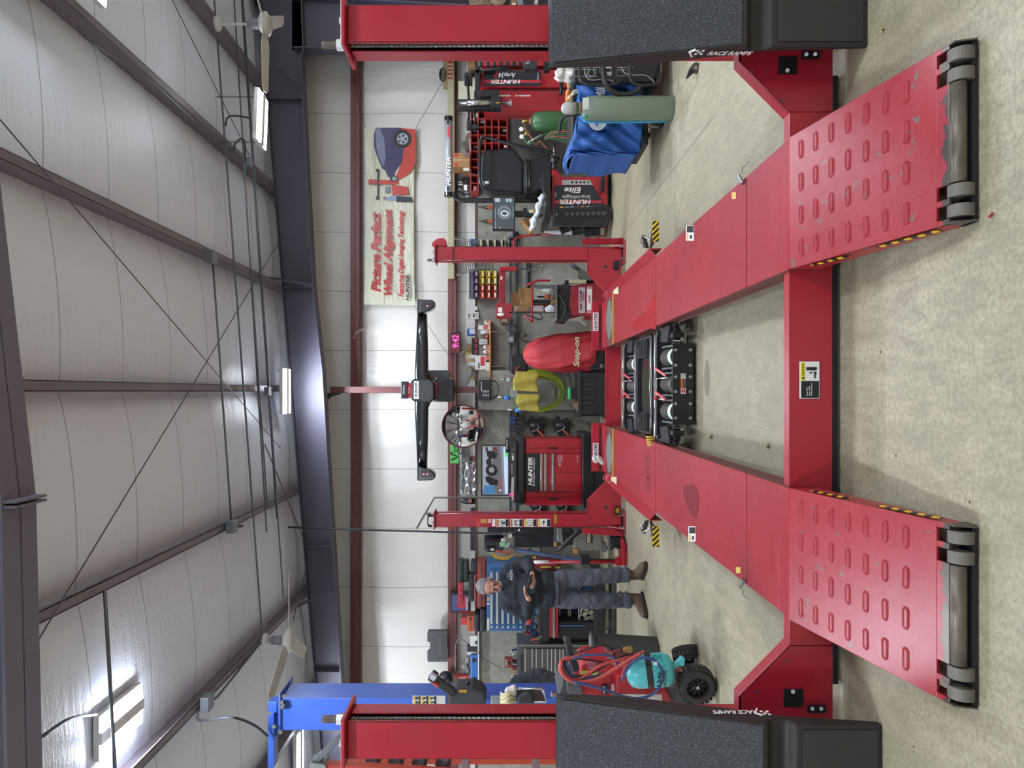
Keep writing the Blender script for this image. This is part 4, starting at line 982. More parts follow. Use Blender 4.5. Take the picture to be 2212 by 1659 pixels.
# ---- loose caster on floor under right ramp
Q = T('castor_unit', 'single swivel caster wheel lying on the floor beside the right wheel ramp', 'caster', (PX(150, 5.5), 5.5, 0))
c = Vector((PX(150, 5.5), 5.5, 0)); b = MB(); b.prism([P(1492, 143, 5.45), P(1484, 165, 5.45), P(1488, 165, 5.45), P(1505, 150, 5.45), P(1512, 137, 5.45)], (0, .05, 0)); b.build('fork', BLK, Q, bevel=.004)
b = MB(); b.cyl(P(1503, 147, 5.44), P(1503, 147, 5.52), .04, n=22); b.build('wheel', M('4a3a2e', .3), Q, bevel=.005)
b = MB(); b.cyl(P(1503, 146, 5.43), P(1503, 146, 5.45), .012, n=10); b.build('axle_bolt', CHR, Q)
# ---- tyre changer
Y = 9.6
Q = TX('tire_changer', 'tall red tyre changer with black tool head arms and a vertical dark name panel', 'tyre changer', 1300, 190, Y)
tw = bx('tower', 1036, 1325, 150, 189, Y, .4, REDP, Q, .01); bx('side_panel', 1046, 1290, 196, 239, Y-.05, .3, REDP, Q, .01)
bx('tower_rib', 1042, 1225, 189, 197, Y+.05, .2, M('6d2226', .5), Q, .003); bx('second_tower', 1040, 1210, 108, 142, Y+.1, .3, REDP, Q, .01)
for x0, x1 in ((1076, 1103), (1112, 1118), (1120, 1146)): bx('slot', x0, x1, 205, 208, Y-.053, .004, M('c9c5ba', .6), Q, 0)
dk = bx('name_panel', 1046, 1168, 152, 186, Y-.012, .006, M('2b2d33', .45), Q, .001); bx('stripe', 1046, 1168, 173, 179, Y-.016, .003, M('b8323c', .4), Q, 0)
Rv = ((0, 0, 1), (-1, 0, 0), (0, -1, 0)); Rd = ROTS['frontup']
def vtext(s, x0, x1, y0, y1, Y, mat, par, **k):
    c = (P(x0, y0, Y) + P(x1, y1, Y)) / 2; return text(s, c, abs(PZ(x0, Y)-PZ(x1, Y)), abs(PX(y0, Y)-PX(y1, Y)), mat, par, 'frontup', **k)
vtext('HUNTER', 1060, 1124, 172, 181, Y-.018, LBLW, Q, bold=.03, ital=.2)
vtext('Auto34', 1077, 1114, 157, 168, Y-.018, LBLW, Q, bold=.02, ital=.2); vtext('R', 1065, 1075, 157, 168, Y-.018, M('c0303c', .4), Q, bold=.02, ital=.2)
for i in range(1): ptext('HUNTER', 1160, 1164, 155, 172, Y-.018, LBLW, Q, ital=.2) if False else vtext('HUNTER', 1160, 1164, 157, 172, Y-.018, LBLW, Q)
# arms
b = MB(); b.pb(1026, 1037, 143, 202, Y-.12, .08); b.pb(1024, 1050, 195, 213, Y-.14, .1); b.pb(1003, 1020, 156, 180, Y-.1, .1); b.pb(1016, 1040, 150, 158, Y-.12, .1); b.pb(1036, 1078, 195, 208, Y-.2, .1); b.pb(1044, 1070, 148, 154, Y-.1, .1); b.build('tool_arm', BLK, Q, bevel=.006)
tb('round_bar', [P(1009, 164, Y-.15), P(1013, 220, Y-.15), P(1012, 262, Y-.15)], .017, M('3c3f42', .2, .8), Q, 12, 2); tb('round_bar', [P(1024, 230, Y-.2), P(1026, 272, Y-.2)], .024, M('4b4644', .35, .6), Q, 12, 0)
b = MB(); b.pb(1008, 1017, 260, 277, Y-.25, .1); b.pb(1014, 1034, 268, 277, Y-.24, .08); b.pb(1022, 1030, 276, 284, Y-.2, .05); b.build('pivot_bracket', BLK, Q, bevel=.005)
cy_ = bx('cylinder_bracket', 988, 1082, 214, 234, Y-.3, .12, BLK, Q, .006)
b = MB(); b.cyl(P(992, 222.5, Y-.36), P(1061, 222.5, Y-.36), .036, n=24); b.build('air_cylinder', CHR, Q, smooth=True); bx('valve_block', 1061, 1082, 208, 232, Y-.4, .16, BLK, Q, .004); bx('yellow_tag', 1071, 1079, 221, 223, Y-.405, .003, YEL, Q, 0)
b = MB(); b.cyl(P(1082, 222.5, Y-.34), P(1094, 222.5, Y-.34), .013, n=12); b.cyl(P(1092, 222.5, Y-.34), P(1105, 222.5, Y-.34), .008, .05, n=24); b.build('press_cone', M('6b6a68', .5, .5), Q)
b = MB(); b.cyl(P(1060, 146, Y-.1), P(1100, 150, Y-.1), .02, n=10)
b.tube(spline([P(1040, 152, Y-.2), P(1080, 148, Y-.25), P(1098, 150, Y-.2), P(1100, 158, Y-.2)]), .018, 8); b.build('bead_lever', BLK, Q, smooth=True)
bx('pedal', 1175, 1188, 133, 152, Y-.3, .1, BLK, Q, .01); tb('pull_lever', [P(1213, 176, Y-.2), P(1212, 204, Y-.2)], .024, BLK, Q, 10, 0)
bx('spray_tub', 1131, 1160, 128, 148, Y-.4, .14, DGR, Q, .012); ptext('Tc', 1136, 1144, 131, 139, Y-.402, LBLW, Q, bold=.02)
b = MB()
for i in range(9): b.pb(1036+i*14, 1044+i*14, 133, 142, Y-.2, .05)
b.build('control_valves', M('1c1c1e', .4), Q, bevel=.006)
# ---- green oxygen cylinder with gauges and hoses
Yo = 9.3
Q = TX('gas_cylinder', 'dark green gas cylinder with round gauges on top, standing left of the tyre changer', 'gas cylinder', 1330, 262, Yo)
cyz('tank', 1148, 1330, 262, 21, Yo, M('355f38', .35, coat=.3), Q, 30, [(1, 0), (1, .86), (.96, .92), (.8, .97), (.5, 1)])
cyz('neck', 1143, 1150, 262, 7, Yo, M('8a5a3c', .5), Q, 16); cyz('valve', 1128, 1143, 262, 3, Yo, M('b59a5a', .35, .8), Q, 12); bx('hand_wheel', 1127, 1130, 257, 267, Yo, .04, STL, Q, .002)
for i, (x, y) in enumerate(((1126, 279), (1127, 295))):
    c = P(x, y, Yo-.15); b = MB(); b.cyl(c, c+Vector((0, .03, 0)), .032, n=24); g = b.build('gauge', M('b8a56a', .35, .8), Q); b = MB(); b.cyl(c, c+Vector((0, -.003, 0)), .028, n=24); b.build('gauge_face', LBLW, g)
b = MB(); b.ell(P(1138, 288, Yo-.1), (.035, .03, .04)); b.cyl(P(1138, 288, Yo-.1), P(1131, 264, Yo), .012); b.build('regulator', M('8a6f45', .4, .6), Q, smooth=True)
Q = TX('welding_hose', 'coil of green and red welding hoses hanging below the gauges', 'hose', 1240, 300, 9.15)
for k in range(7):
    o_ = k*1.9; tb('hose_strand', [P(1178-o_*.2, 296+o_*.5, 9.15), P(1190, 285+o_*1.2, 9.12), P(1215, 280+o_*2.2, 9.1), P(1245, 279+o_*2.8, 9.1), P(1262, 286+o_*2, 9.15)], .008, M('b0604c' if k % 3 == 1 else '355c3c', .5), Q)
tb('hose_lead', [P(1131, 294, 9.15), P(1136, 306, 9.15), P(1145, 311, 9.1), P(1158, 300, 9.1), P(1172, 292, 9.1), P(1185, 288, 9.1)], .009, M('2f7048', .45), Q)
tb('hose_lead', [P(1140, 288, 9.15), P(1150, 300, 9.1), P(1157, 312, 9.1), P(1165, 305, 9.1), P(1172, 310, 9.1), P(1182, 322, 9.1)], .006, M('a4553f', .5), Q)
tb('torch_tube', [P(1141, 307, 9.05), P(1170, 291, 9.05)], .011, CHR, Q, 8, 0)
# ---- wall hung black hose & bracket things behind
tb_ = tb('hose', [P(1108, 244, 10.9), P(1100, 262, 10.9), P(1115, 285, 10.9), P(1135, 296, 10.9), P(1150, 260, 10.9), P(1140, 238, 10.9), P(1125, 232, 10.9)], .014, BLK); tag(tb_, 'black hose looped on the concrete wall behind the green cylinder', 'hose')
# ---- red pigeonhole cabinet
Y = 10.75
Q = TX('pigeonhole_cabinet', 'red metal pigeonhole parts cabinet standing against the wall behind the wheel balancer hood', 'parts cabinet', 1300, 320, Y)
RO = M('a8362e', .5); rows = [1017, 1033, 1048, 1062.5, 1077.5, 1096]; b = MB()
for r in rows: b.pb(r-1.3, r+1.3, 238, 415 if r < 1035 else 370, Y, .3)
for k in range(11):
    y = 239 + k*17.4
    b.pb(1017, 1096 if y < 372 else 1033, y-.8, y+.8, Y, .3)
b.build('frame', RO, Q, bevel=.002); bx('back_panel', 1016, 1097, 238, 372, Y+.29, .01, M('3a1512', .6), Q, 0); bx('end_label', 1022, 1030, 402, 413, Y-.004, .003, M('8a2a22', .5), Q, 0)
ptext('un', 1023, 1029, 404, 411, Y-.006, M('d8b0a8', .5), Q)
bx('base_stand', 1097, 1288, 240, 366, Y+.05, .2, M('4a4742', .6), Q, .004)
rr = random.Random(5)
for k in range(14):
    i = (k*3) % 5; j = (k*3 + k//5) % 7; x1 = rows[i+1]-1.6; y0 = 242+j*17.4+rr.random()*3
    o = bx('parts_packet' if k % 2 else 'small_part', x1-5-rr.random()*5, x1, y0, y0+5+rr.random()*5, Y+.03+.01*(k % 4), .05, M(('c9c5ba', '8e2c28', '2c3038', '8a8a86')[k % 4], .5)); tag(o, 'small part packet in the red pigeonhole cabinet, row %s, column %s from the right' % (ORD[i], ORD[j]), 'packet', 'parts in the red pigeonhole cabinet')
# boxes and bags on the ledge
def cardbox(x0, x1, y0, y1, Y, d, label, cc='a37a4e', tape=True, lab=None, name='cardboard_box'):
    q = TX(name, label, 'box', x1, (y0+y1)/2, Y+d/2); bx('carton', x0, x1, y0, y1, Y, d, M(cc, .8, var=.12), q, .003)
    if tape: m_ = (y0+y1)/2; bx('tape', x0-.3, x1-.2, m_-1, m_+1, Y-.002, d+.001, M('c2a277', .4), q, 0)
    for L in (lab or []): bx('label', L[0], L[1], L[2], L[3], Y-.004, .002, M(L[4], .5), q, 0)
    return q
q = cardbox(977, 1015, 330, 361, 10.7, .3, 'shipping carton with red arrows on top of the red pigeonhole cabinet', lab=[(980, 990, 332, 338, 'b8352c'), (981, 989, 352, 360, 'b8352c')]); ptext('FedEx', 1001, 1012, 331, 341, 10.693, M('5b3a8a', .5), q)
cardbox(1000, 1016, 361, 370, 10.72, .28, 'narrow carton with white label beside the arrow carton', '8d6a45', False, [(1001, 1013, 362, 369, 'd5d2c8')])
cardbox(1011, 1031, 132, 153, 11.02, .25, 'small carton on the ledge above the tyre changer')
bk = TX('plastic_bag', 'clear bag of black parts on the ledge left of the arrow carton', 'bag', 1031, 415, 11.1); b = MB(); rr = random.Random(9)
for i in range(16): b.ell(P(995+rr.random()*34, 382+rr.random()*50, 11.1+rr.random()*.1), (.05+.05*rr.random(), .05, .06+.05*rr.random()), None, 8)
b.build('bag_folds', M('3d3d3c', .2, spec=.8, var=.4, vs=20), bk, blob=.022, bsm=2, fold=.05, fscale=.06); bx('bag_label', 1002, 1009, 399, 411, 10.9, .003, LBLW, bk, 0)
bk = TX('work_gloves', 'grey rag and gloves bundle on the ledge beside the arrow carton', 'gloves', 1031, 318, 11.1); b = MB()
for i in range(9): b.ell(P(1000+rr.random()*26, 292+rr.random()*32, 11.1), (.05, .05, .05), None, 8)
b.build('cloth', M('6a665a', .8), bk, blob=.02, bsm=2, fold=.04, fscale=.05); bx('paper_tag', 1014, 1019, 300, 326, 11.0, .01, PAPER, bk, 0)
o = bx('wall_poster', 990, 1030, 175, 215, 10.985, .004, M('cfc9ae', .7, var=.3, vs=18)); tag(o, 'yellowed wall map sheet behind the tyre changer arm', 'poster')
# ---- belt gauge strip and oval sign on the lower girt
Q = TX('belt_gauge_board', 'long ivory belt measuring strip with black ticks on the lower red girt', 'measuring board', 981, 366, 11.08)
t = NT('gauge_ticks'); x, y, z = t.sep(t.obj()); fr = t.math('FRACT', t.math('DIVIDE', x, .0165)); t.col(t.ramp(fr, [(0, '2b2a26'), (.28, 'c9bf9f')], 'CONSTANT'))
bx('strip', 967, 979, 128, 602, 11.08, .02, t.m, Q, .001); bx('lower_rail', 979, 982, 128, 602, 11.07, .035, M('8f7a55', .6), Q, .001)
for k in range(5): bx('mounting_block', 967.5, 978, 133+k*8.5, 136+k*8.5, 11.07, .01, M('a03a30', .5), Q, 0)
Q = TX('oval_sign', 'tan board with a black oval sign above the ticked strip', 'sign', 967, 155, 11.07)
bx('board', 957, 968, 120, 192, 11.08, .02, M('9c8763', .7), Q, .002)
c = P(956, 161, 11.06); b = MB(); b.prism([c + Vector((.11*math.cos(a), 0, .058*math.sin(a))) for a in [i*2*PI/28 for i in range(28)]], (0, .015, 0)); b.build('oval', BLK, Q)
text('Gates', c+Vector((0, -.001, 0)), .17, .055, M('b7a67c', .5), Q, ital=.25); b = MB(); b.tube([c + Vector((.104*math.cos(a), -.001, .053*math.sin(a))) for a in [i*2*PI/28 for i in range(28)]], .002, 4, True); b.build('oval_edge', M('b7a67c', .5), Q)

# ---- wheel balancer
Y = 9.75
Q = TX('wheel_balancer', 'red and black wheel balancer with screen, raised black wheel hood and name panel', 'wheel balancer', 1313, 400, Y)
BK2 = M('1d1f22', .35)
def hoodpt(u, v):
    a = -.2 + 3.5*u; return None
# hood: big black shell
b = MB()
out = [(1043, 304), (1037, 312), (1035, 330), (1033, 380), (1036, 398), (1046, 410), (1062, 417), (1100, 420), (1132, 420), (1132, 302), (1112, 322), (1095, 325), (1045, 322)]
hood = pl('hood_shell', [(1048, 322), (1040, 330), (1036, 385), (1044, 404), (1060, 413), (1130, 418), (1132, 350), (1110, 318)], Y+.1, .35, BK2, Q, .03)
pl('hood_skirt', [(1131, 345), (1160, 340), (1188, 330), (1196, 352), (1190, 398), (1160, 416), (1131, 419)], Y+.02, .4, M('1a1b1e', .5), Q, .04)
tb('hood_rail', [P(1125, 419, Y), P(1060, 414, Y), P(1038, 396, Y), P(1036, 340, Y), P(1038, 306, Y), P(1046, 298, Y), P(1058, 299, Y), P(1130, 318, Y), P(1186, 328, Y), P(1200, 332, Y)], .022, M('24272a', .25, .3), Q, 10)
for k in range(3): tb('skirt_ridge', [P(1134+k*4, 344, Y), P(1133+k*5, 370+k, Y-.02), P(1134+k*5, 412, Y)], .008, BLKG, hood)
bx('hood_latch', 1047, 1056, 391, 397, Y-.03, .03, M('b8babb', .4), hood, .002)
# spindle and cone
b = MB(); b.cyl(P(1197, 310, Y), P(1197, 342, Y), .022, n=16); b.build('shaft', STL, Q, smooth=True)
b = MB(); b.cyl(P(1197, 341, Y), P(1197, 344, Y), .085, n=28); b.cyl(P(1197, 344, Y), P(1197, 352, Y), .06, .05, n=28); b.cyl(P(1197, 352, Y), P(1197, 366, Y), .036, n=20); b.build('mounting_cone', M('26282a', .4, .3), Q, bevel=.004)
# body
pl('body', [(1192, 356), (1215, 382), (1283, 382), (1300, 358), (1313, 345), (1313, 448), (1192, 448)], Y, .5, REDP, Q, .008)
pl('name_panel', [(1197, 400), (1281, 400), (1308, 446), (1197, 446)], Y-.006, .004, M('26272c', .45), Q, .001); pl('red_stripe', [(1197, 433), (1300, 433), (1302, 439), (1197, 439)], Y-.009, .002, M('b8323c', .4), Q, 0)
pl('icon_strip', [(1214, 389), (1274, 389), (1281, 399), (1214, 399)], Y-.006, .004, M('a9a9a6', .4), Q, .001)
for i, (x, m_) in enumerate(((1236, BLK), (1245.5, BLK), (1254, BLK), (1262, DGR), (1271, M('2f7a3c', .5)))): bx('icon', x-2.2, x+2.2, 391, 396, Y-.009, .002, m_, Q, .001)
vtext('HUNTER', 1209, 1276, 431, 441, Y-.011, LBLW, Q, bold=.03, ital=.2); vtext('SmartWeight', 1214, 1275, 420, 429, Y-.009, LBLW, Q, ital=.2); vtext('Elite', 1219, 1255, 405, 417, Y-.009, LBLW, Q, bold=.02, ital=.2); ptext('GSP9', 1199, 1202, 416, 426, Y-.009, LBLW, Q)
# weight tray on the side
tr = pl('weight_rack', [(1195, 447), (1312, 443), (1313, 486), (1195, 486)], Y-.12, .12, BK2, Q, .006)
for k in range(10):
    x0 = 1199 + k*11.3
    bx('socket_well', x0, x0+7, 456-k*.6, 470, Y-.124, .003, M('08080a', .6), tr, 0); 
    if k != 1: b = MB(); b.cyl(P(x0+3.5, 463-k*.3, Y-.118), P(x0+3.5, 463-k*.3, Y-.135), .022+.001*k, n=16); b.build('wheel_cone', M('4a4a4c', .45, .6), tr)
for k, cc in enumerate(('2a2a2c', 'e0c24a', '8cb08a', '8aa8d8', 'a03a3a', 'd88a50', 'cfc6b8', '7a4a6a', '6a3a4a')): bx('colour_tab', 1198+k*11.3, 1206+k*11.3, 447-k*.25, 448.5-k*.25, Y-.126, .003, M(cc, .5), tr, 0)
pl('rack_foot', [(1311, 444), (1319, 447), (1318, 480), (1311, 486)], Y-.14, .2, BLK, Q, .004)
# top tray
pl('top_tray', [(1172, 372), (1190, 375), (1190, 470), (1186, 482), (1172, 482), (1176, 455), (1180, 430), (1172, 410)], Y-.1, .55, BK2, Q, .01)
b = MB(); rr = random.Random(2)
for i in range(40): c = P(1168+rr.random()*5, 385+rr.random()*33, Y-.05+rr.random()*.3); b.cb(c, .03, .012, .008, (rr.random(), rr.random(), rr.random()*3))
b.build('wheel_weights', STL, Q); 
# mast, screen and lit name tube
tb('mast', [P(1172, 433, Y+.2), P(1060, 433, Y+.2), P(1000, 433, Y+.2), P(990, 430, Y+.2), P(983, 424, Y+.2), P(981, 416, Y+.2)], .035, BK2, Q, 12, 4)
sc_ = bx('screen', 1064, 1113, 425, 498, Y, .06, BLK, Q, .006); bx('screen_glass', 1068, 1110, 427, 494, Y-.003, .002, EM('5a6670', .55), sc_, 0)
c = P(1090, 459, Y-.006); b = MB(); b.tube(arc(c, .075, 0, 2*PI, 26, (1, 0, .1), (0, 0, 1))[:-1], .022, 8, True); b.build('tyre_graphic', EM('8f9aa2', .6), sc_, smooth=True); b = MB(); b.tube(arc(c+Vector((-.015, -.01, 0)), .045, 0, 2*PI, 22, (.75, 0, .1), (0, 0, 1))[:-1], .009, 8, True); b.build('rim_graphic', EM('cfe0ec', 1.0), sc_, smooth=True)
for x0, x1, y0, y1 in ((1069, 1080, 428, 436), (1093, 1098, 429, 436), (1100, 1105, 429, 436), (1069, 1070, 450, 472), (1069, 1070, 476, 488), (1108, 1109, 445, 470), (1069, 1072, 490, 493), (1078, 1081, 490, 493)): bx('screen_readout', x0, x1, y0, y1, Y-.005, .001, EM('b9d2e4', .8), sc_, 0)
bx('screen_arm', 1113, 1172, 455, 466, Y+.1, .1, BK2, Q, .01)
ntb = TX('x', 'x', 'x', 0, 0, 1) if False else Q
b = MB(); b.cyl(P(969, 262, Y+.05), P(969, 418, Y+.05), .056, n=28); b.build('name_tube', M('b4b8ba', .25, .4), Q, smooth=True)
for y0, y1 in ((252, 263), (416, 425)): b = MB(); b.cyl(P(969, y0, Y+.05), P(969, y1, Y+.05), .058, n=28); b.build('tube_cap', BLKG, Q, bevel=.006)
Yt = Y - .012
ptext('HUNTER', 963, 974, 338, 401, Yt, BLK, Q, bold=.06, ital=.2); ptext('HUNTER', 963.5, 973.5, 339, 400, Yt-.002, EM('ffffff', 1.4), Q, bold=.02, ital=.2)
bx('red_mark', 967, 971, 273, 296, Yt, .003, EM('d83040', 1.0), Q, 0); bx('tube_logo', 965, 970, 257, 268, Yt, .002, BLK, Q, 0); bx('tube_logo', 965, 970, 403, 412, Yt, .002, BLK, Q, 0)
# legs/base with pedal and stripes
pl('base', [(1300, 340), (1316, 330), (1316, 448), (1308, 448)], Y+.05, .5, BLK, Q, .004); bx('hazard_sticker', 1304, 1308, 348, 375, Y-.003, .002, hazard('XZ', .03), Q, 0); bx('foot_brace', 1286, 1300, 354, 368, Y+.2, .1, BLK, Q, .006)
pl('brake_pedal', [(1299, 375), (1306, 376), (1306, 412), (1299, 414), (1296, 408)], Y-.1, .06, BLK, Q, .008)
for i, (pts, lab) in enumerate((([(1162, 402), (1176, 413), (1170, 470), (1148, 495), (1143, 488), (1155, 440)], 'white shop cloth heaped on the wheel balancer tray'),)):
    b = MB(); rr = random.Random(4)
    for k in range(14):
        t_ = k/13; b.ell(P(1170-t_*30+rr.random()*9, 425+t_*66+rr.random()*8, Y-.02+rr.random()*.12), (.06, .05, .045), None, 8)
    tag(b.build('shop_cloth', M('cfd2d6', .8, var=.06), blob=.018, bsm=3, fold=.05, fscale=.05), lab, 'cloth')
q = TX('open_carton', 'small open brown carton leaning on the left end of the balancer tray', 'box', 1150, 480, Y+.05); b = MB(); b.prism([P(1124, 476, Y), P(1128, 473, Y), P(1150, 500, Y), P(1146, 503, Y)], (0, .2, 0)); b.prism([P(1128, 474, Y+.18), P(1148, 463, Y+.18), P(1158, 492, Y+.18), P(1147, 502, Y+.18)], (0, .01, 0)); b.build('carton', CARD, q, bevel=.002); 
b = MB(); b.prism([P(1146, 500, Y+.01), P(1158, 492, Y+.01), P(1156, 489, Y+.15), P(1144, 497, Y+.15)], (0, 0, .004)); b.build('flap', CARD, q)
q = TX('spray_bottle', 'clear spray bottle with black trigger and yellow label on the balancer tray', 'spray bottle', 1155, 455, Y+.15); cyz('bottle', 1138, 1156, 457, 5, Y+.12, M('b8bcc0', .2, spec=.8), q, 16, [(1, 0), (1, .6), (.5, .85), (.4, 1)]); bx('trigger', 1130, 1139, 449, 457, Y+.1, .03, BLK, q, .004); bx('label', 1146, 1153, 453, 459, Y+.075, .002, YEL, q, 0)
# bolt cutters hanging behind the screen
for k, y in enumerate((447, 477)):
    q = TX('bolt_cutter', 'orange-jawed bolt cutter hung on the wall, %s of the pair beside the balancer screen' % ('right' if k == 0 else 'left'), 'bolt cutter', 1062, y, 10.95, None)
    tb('grip', [P(1034, y-1, 10.95), P(1040, y+.5, 10.95), P(1055, y-2.5, 10.95)], .007, M('2d2a28', .5), q, 6, 2); tb('grip', [P(1034, y+1, 10.95), P(1040, y+.5, 10.95), P(1055, y+4.5, 10.95)], .007, M('2d2a28', .5), q, 6, 2)
    bx('jaw', 1054, 1064, y-3.5, y+4, 10.94, .02, M('b5542f', .5), q, .003)
# funnels on red stand, left of balancer
Q = TX('parts_stand', 'red tubular stand holding black funnels beside the balancer', 'stand', 1318, 510, 10.2)
tb('tube_frame', [P(1168, 507, 10.2), P(1125, 511, 10.2), P(1114, 516, 10.2), P(1110, 526, 10.2), P(1112, 540, 10.2)], .016, M('b02a34', .4), Q, 9); tb('tube_frame', [P(1168, 507, 10.2), P(1240, 503, 10.2), P(1295, 500, 10.2)], .014, M('b02a34', .4), Q, 8, 0)
b = MB(); b.pb(1268, 1272, 502, 530, 10.2, .02); b.pb(1294, 1297, 488, 512, 10.15, .3); b.pb(1296, 1318, 490, 492, 10.2, .02); b.pb(1296, 1318, 508, 510, 10.2, .02); b.build('shelf_frame', M('b02a34', .4), Q)
for k, (x0, x1) in enumerate(((1210, 1228), (1235, 1256), (1262, 1293))):
    q = TX('funnel', 'black funnel on the red stand beside the balancer, %s' % ('topmost', 'middle one', 'lowest and widest')[k], 'funnel', x1, 496, 10.1, 'funnels on the red stand')
    b = MB(); a_ = P(x0, 500, 10.1); c_ = P(x1, 492+k, 10.1)
    b.cyl(a_, c_, .055+.01*k, .075+.012*k, n=20); b.build('cone', M('26282b', .4), q); 
    if k < 2: b = MB(); b.cyl(P(x0-35+k*-2, 508+k*3-8, 10.1), a_, .022, .045, n=14); b.build('spout', M('c9cbcc', .4), q)

# ================================================================ BANNER
Q = TX('wall_banner', 'large cream banner with red lettering and a lifted car picture, roped to the wall', 'banner', 897, 466, 11.14)
YB_ = 11.15
t = NT('banner_vinyl'); t.col('d3d4bd'); t.b.inputs['Roughness'].default_value = .32; p = t.obj()
t.bump(t.noise(1.4, 5, .6, t.mapv(p, (1, 1, 3.2), (0, .6, 0))), .7, .16); 
b = MB()
def ban(u, v):
    x = 789 + 107*v - 3*u*(1-v); y = 276 + (658-276)*u + (2*v)
    sag = 2.5*math.sin(PI*u)*(1-v) - 2*math.sin(PI*u)*v
    return P(x + sag, y, YB_ - .012*math.sin(u*14 + v*5) - .01*math.sin(u*5 - v*9))
b.grid(ban, 90, 26); b.build('sheet', t.m, Q, smooth=True)
RL_ = M('b02a2c', .4); YT = YB_ - .03
ptext('Picture Perfect', 801, 823, 458, 631, YT, RL_, Q, bold=.04, ital=.3); ptext('Wheel Alignment', 829, 853, 451, 638, YT, RL_, Q, bold=.04, ital=.3)
ptext('Featuring Digital Imaging Technology', 860, 875, 453, 641, YT, RL_, Q, bold=.03, ital=.3); ptext('HUNTER', 877, 884, 594, 650, YT, BLK, Q, bold=.04, ital=.25); ptext('Engineering Company', 885.5, 890, 597, 650, YT, BLK, Q)
def flat(nm, pts, m_, e): b = MB(); b.pp(pts, YT-.001*e, .001); b.build(nm, m_, Q)
flat('printed_lift', [(866, 276), (898, 280), (898, 352), (888, 372), (868, 386), (858, 392), (854, 384), (868, 350), (870, 320)], M('b5382a', .4), 1)
flat('printed_car', [(812, 276), (866, 276), (872, 320), (868, 352), (856, 366), (848, 384), (838, 382), (832, 368), (826, 364), (815, 340), (808, 318), (807, 292)], M('2b2b52', .3), 2)
flat('printed_window', [(812, 278), (820, 276), (830, 300), (833, 340), (828, 360), (818, 340), (813, 318)], M('6a7088', .3), 3)
for (x, y, rx, ry) in ((869, 300, 20, 20), (851, 386, 9, 7)):
    flat('printed_tyre', [(x + rx*math.cos(a), y + ry*math.sin(a)) for a in [i*2*PI/26 for i in range(26)]], BLK, 4); flat('printed_rim', [(x + rx*.62*math.cos(a) + .8, y + ry*.62*math.sin(a)) for a in [i*2*PI/26 for i in range(26)]], M('9ea3ac', .3), 5)
    for k in range(5):
        a = k*2*PI/5; flat('printed_spoke_gap', [(x+rx*.52*math.cos(a-.35), y+ry*.52*math.sin(a-.35)), (x+rx*.52*math.cos(a+.35), y+ry*.52*math.sin(a+.35)), (x+rx*.15*math.cos(a), y+ry*.15*math.sin(a))], M('2a2a30', .4), 6)
flat('printed_post', [(796, 387), (796, 398), (862, 398), (862, 390)], M('b5382a', .4), 3); flat('printed_cabinet', [(846, 398), (880, 404), (884, 420), (848, 424)], M('b5382a', .4), 3)
flat('printed_bar', [(815, 367), (818, 367), (818, 428), (815, 428)], BLK, 5); flat('printed_bar_end', [(812, 365), (819, 365), (819, 371), (812, 371)], BLK, 6); flat('printed_bar_end', [(812, 424), (819, 424), (819, 431), (812, 431)], BLK, 6)
flat('printed_screen', [(832, 403), (844, 403), (844, 417), (832, 417)], M('70757a', .4), 6); flat('printed_shirt', [(832, 426), (848, 424), (862, 420), (862, 432), (836, 433)], M('7f95b0', .5), 6); flat('printed_trousers', [(856, 423), (890, 426), (892, 436), (856, 436)], M('20222c', .5), 7); flat('printed_head', [(828, 426), (832, 424), (834, 430), (829, 431)], M('8a6a58', .5), 7)
for pts in ([P(789, 276, 11.14), P(763, 170, 11.1)], [P(897, 279, 11.14), P(957, 175, 11.1)], [P(787, 657, 11.14), P(768, 722, 11.1)], [P(895, 660, 11.14), P(974, 776, 11.1)]):
    b = MB(); b.tube(pts, .004, 5); b.build('rope', M('4b4a46', .7), Q)
b = MB(); b.tube(spline([P(768, 722, 11.1), P(772, 714, 11.08), P(794, 709, 11.06), P(793, 713, 11.06), P(774, 717, 11.08), P(764, 728, 11.1), P(769, 731, 11.1)]), .005, 5); b.build('rope_knot', M('a9a59a', .7), Q, smooth=True)
# ---- wrenches hung by the right far post, and colour bins
Y = 10.9
Q0 = None
def wrench(x, y, L, Yq, label, tilt=0, cc='b9bbbb', grp='combination wrenches hung beside the right far post'):
    """hung spanner lying along the image row direction"""
    q = TX('wrench', label, 'wrench', x, y, Yq, grp); a = P(x, y, Yq); c = P(x+tilt, y+L, Yq); b = MB(); b.tube([a, c], .006, 6); b.build('shank', M(cc, .25, 1.0), q)
    b = MB(); d = (a-c).normalized(); b.tube(arc(a + d*.02, .018, 0.6, 2*PI-.6, 12, tuple(d), (0, 0, 1)), .007, 6); b.build('open_jaw', M(cc, .25, 1.0), q)
    b = MB(); b.tube(arc(c - d*.014, .014, 0, 2*PI, 12, (1, 0, 0), (0, 0, 1))[:-1], .006, 6, True); b.build('ring_end', M(cc, .25, 1.0), q); return q
bd = bx('wrench_rack', 985, 1040, 532, 560, 10.93, .02, M('3a3c40', .6)); tag(bd, 'dark hanging strip carrying the row of wrenches', 'tool rack')
for k in range(13):
    x = 986 + k*4.6; y0 = 517 + k*.9; y1 = 592 - k*1.5
    wrench(x, y0, y1-y0, 10.85 - .012*(k % 3), 'chrome wrench behind the right far post, %s from the top of the long row' % ORD[k], 3, 'b9bbbb')
for k in range(7): wrench(1136 + k*5.2, 556, 28 - k*2, 10.93, 'small chrome wrench left of the right far post, %s down in the short row' % ORD[k], 2, grp='short wrenches in the lower row')
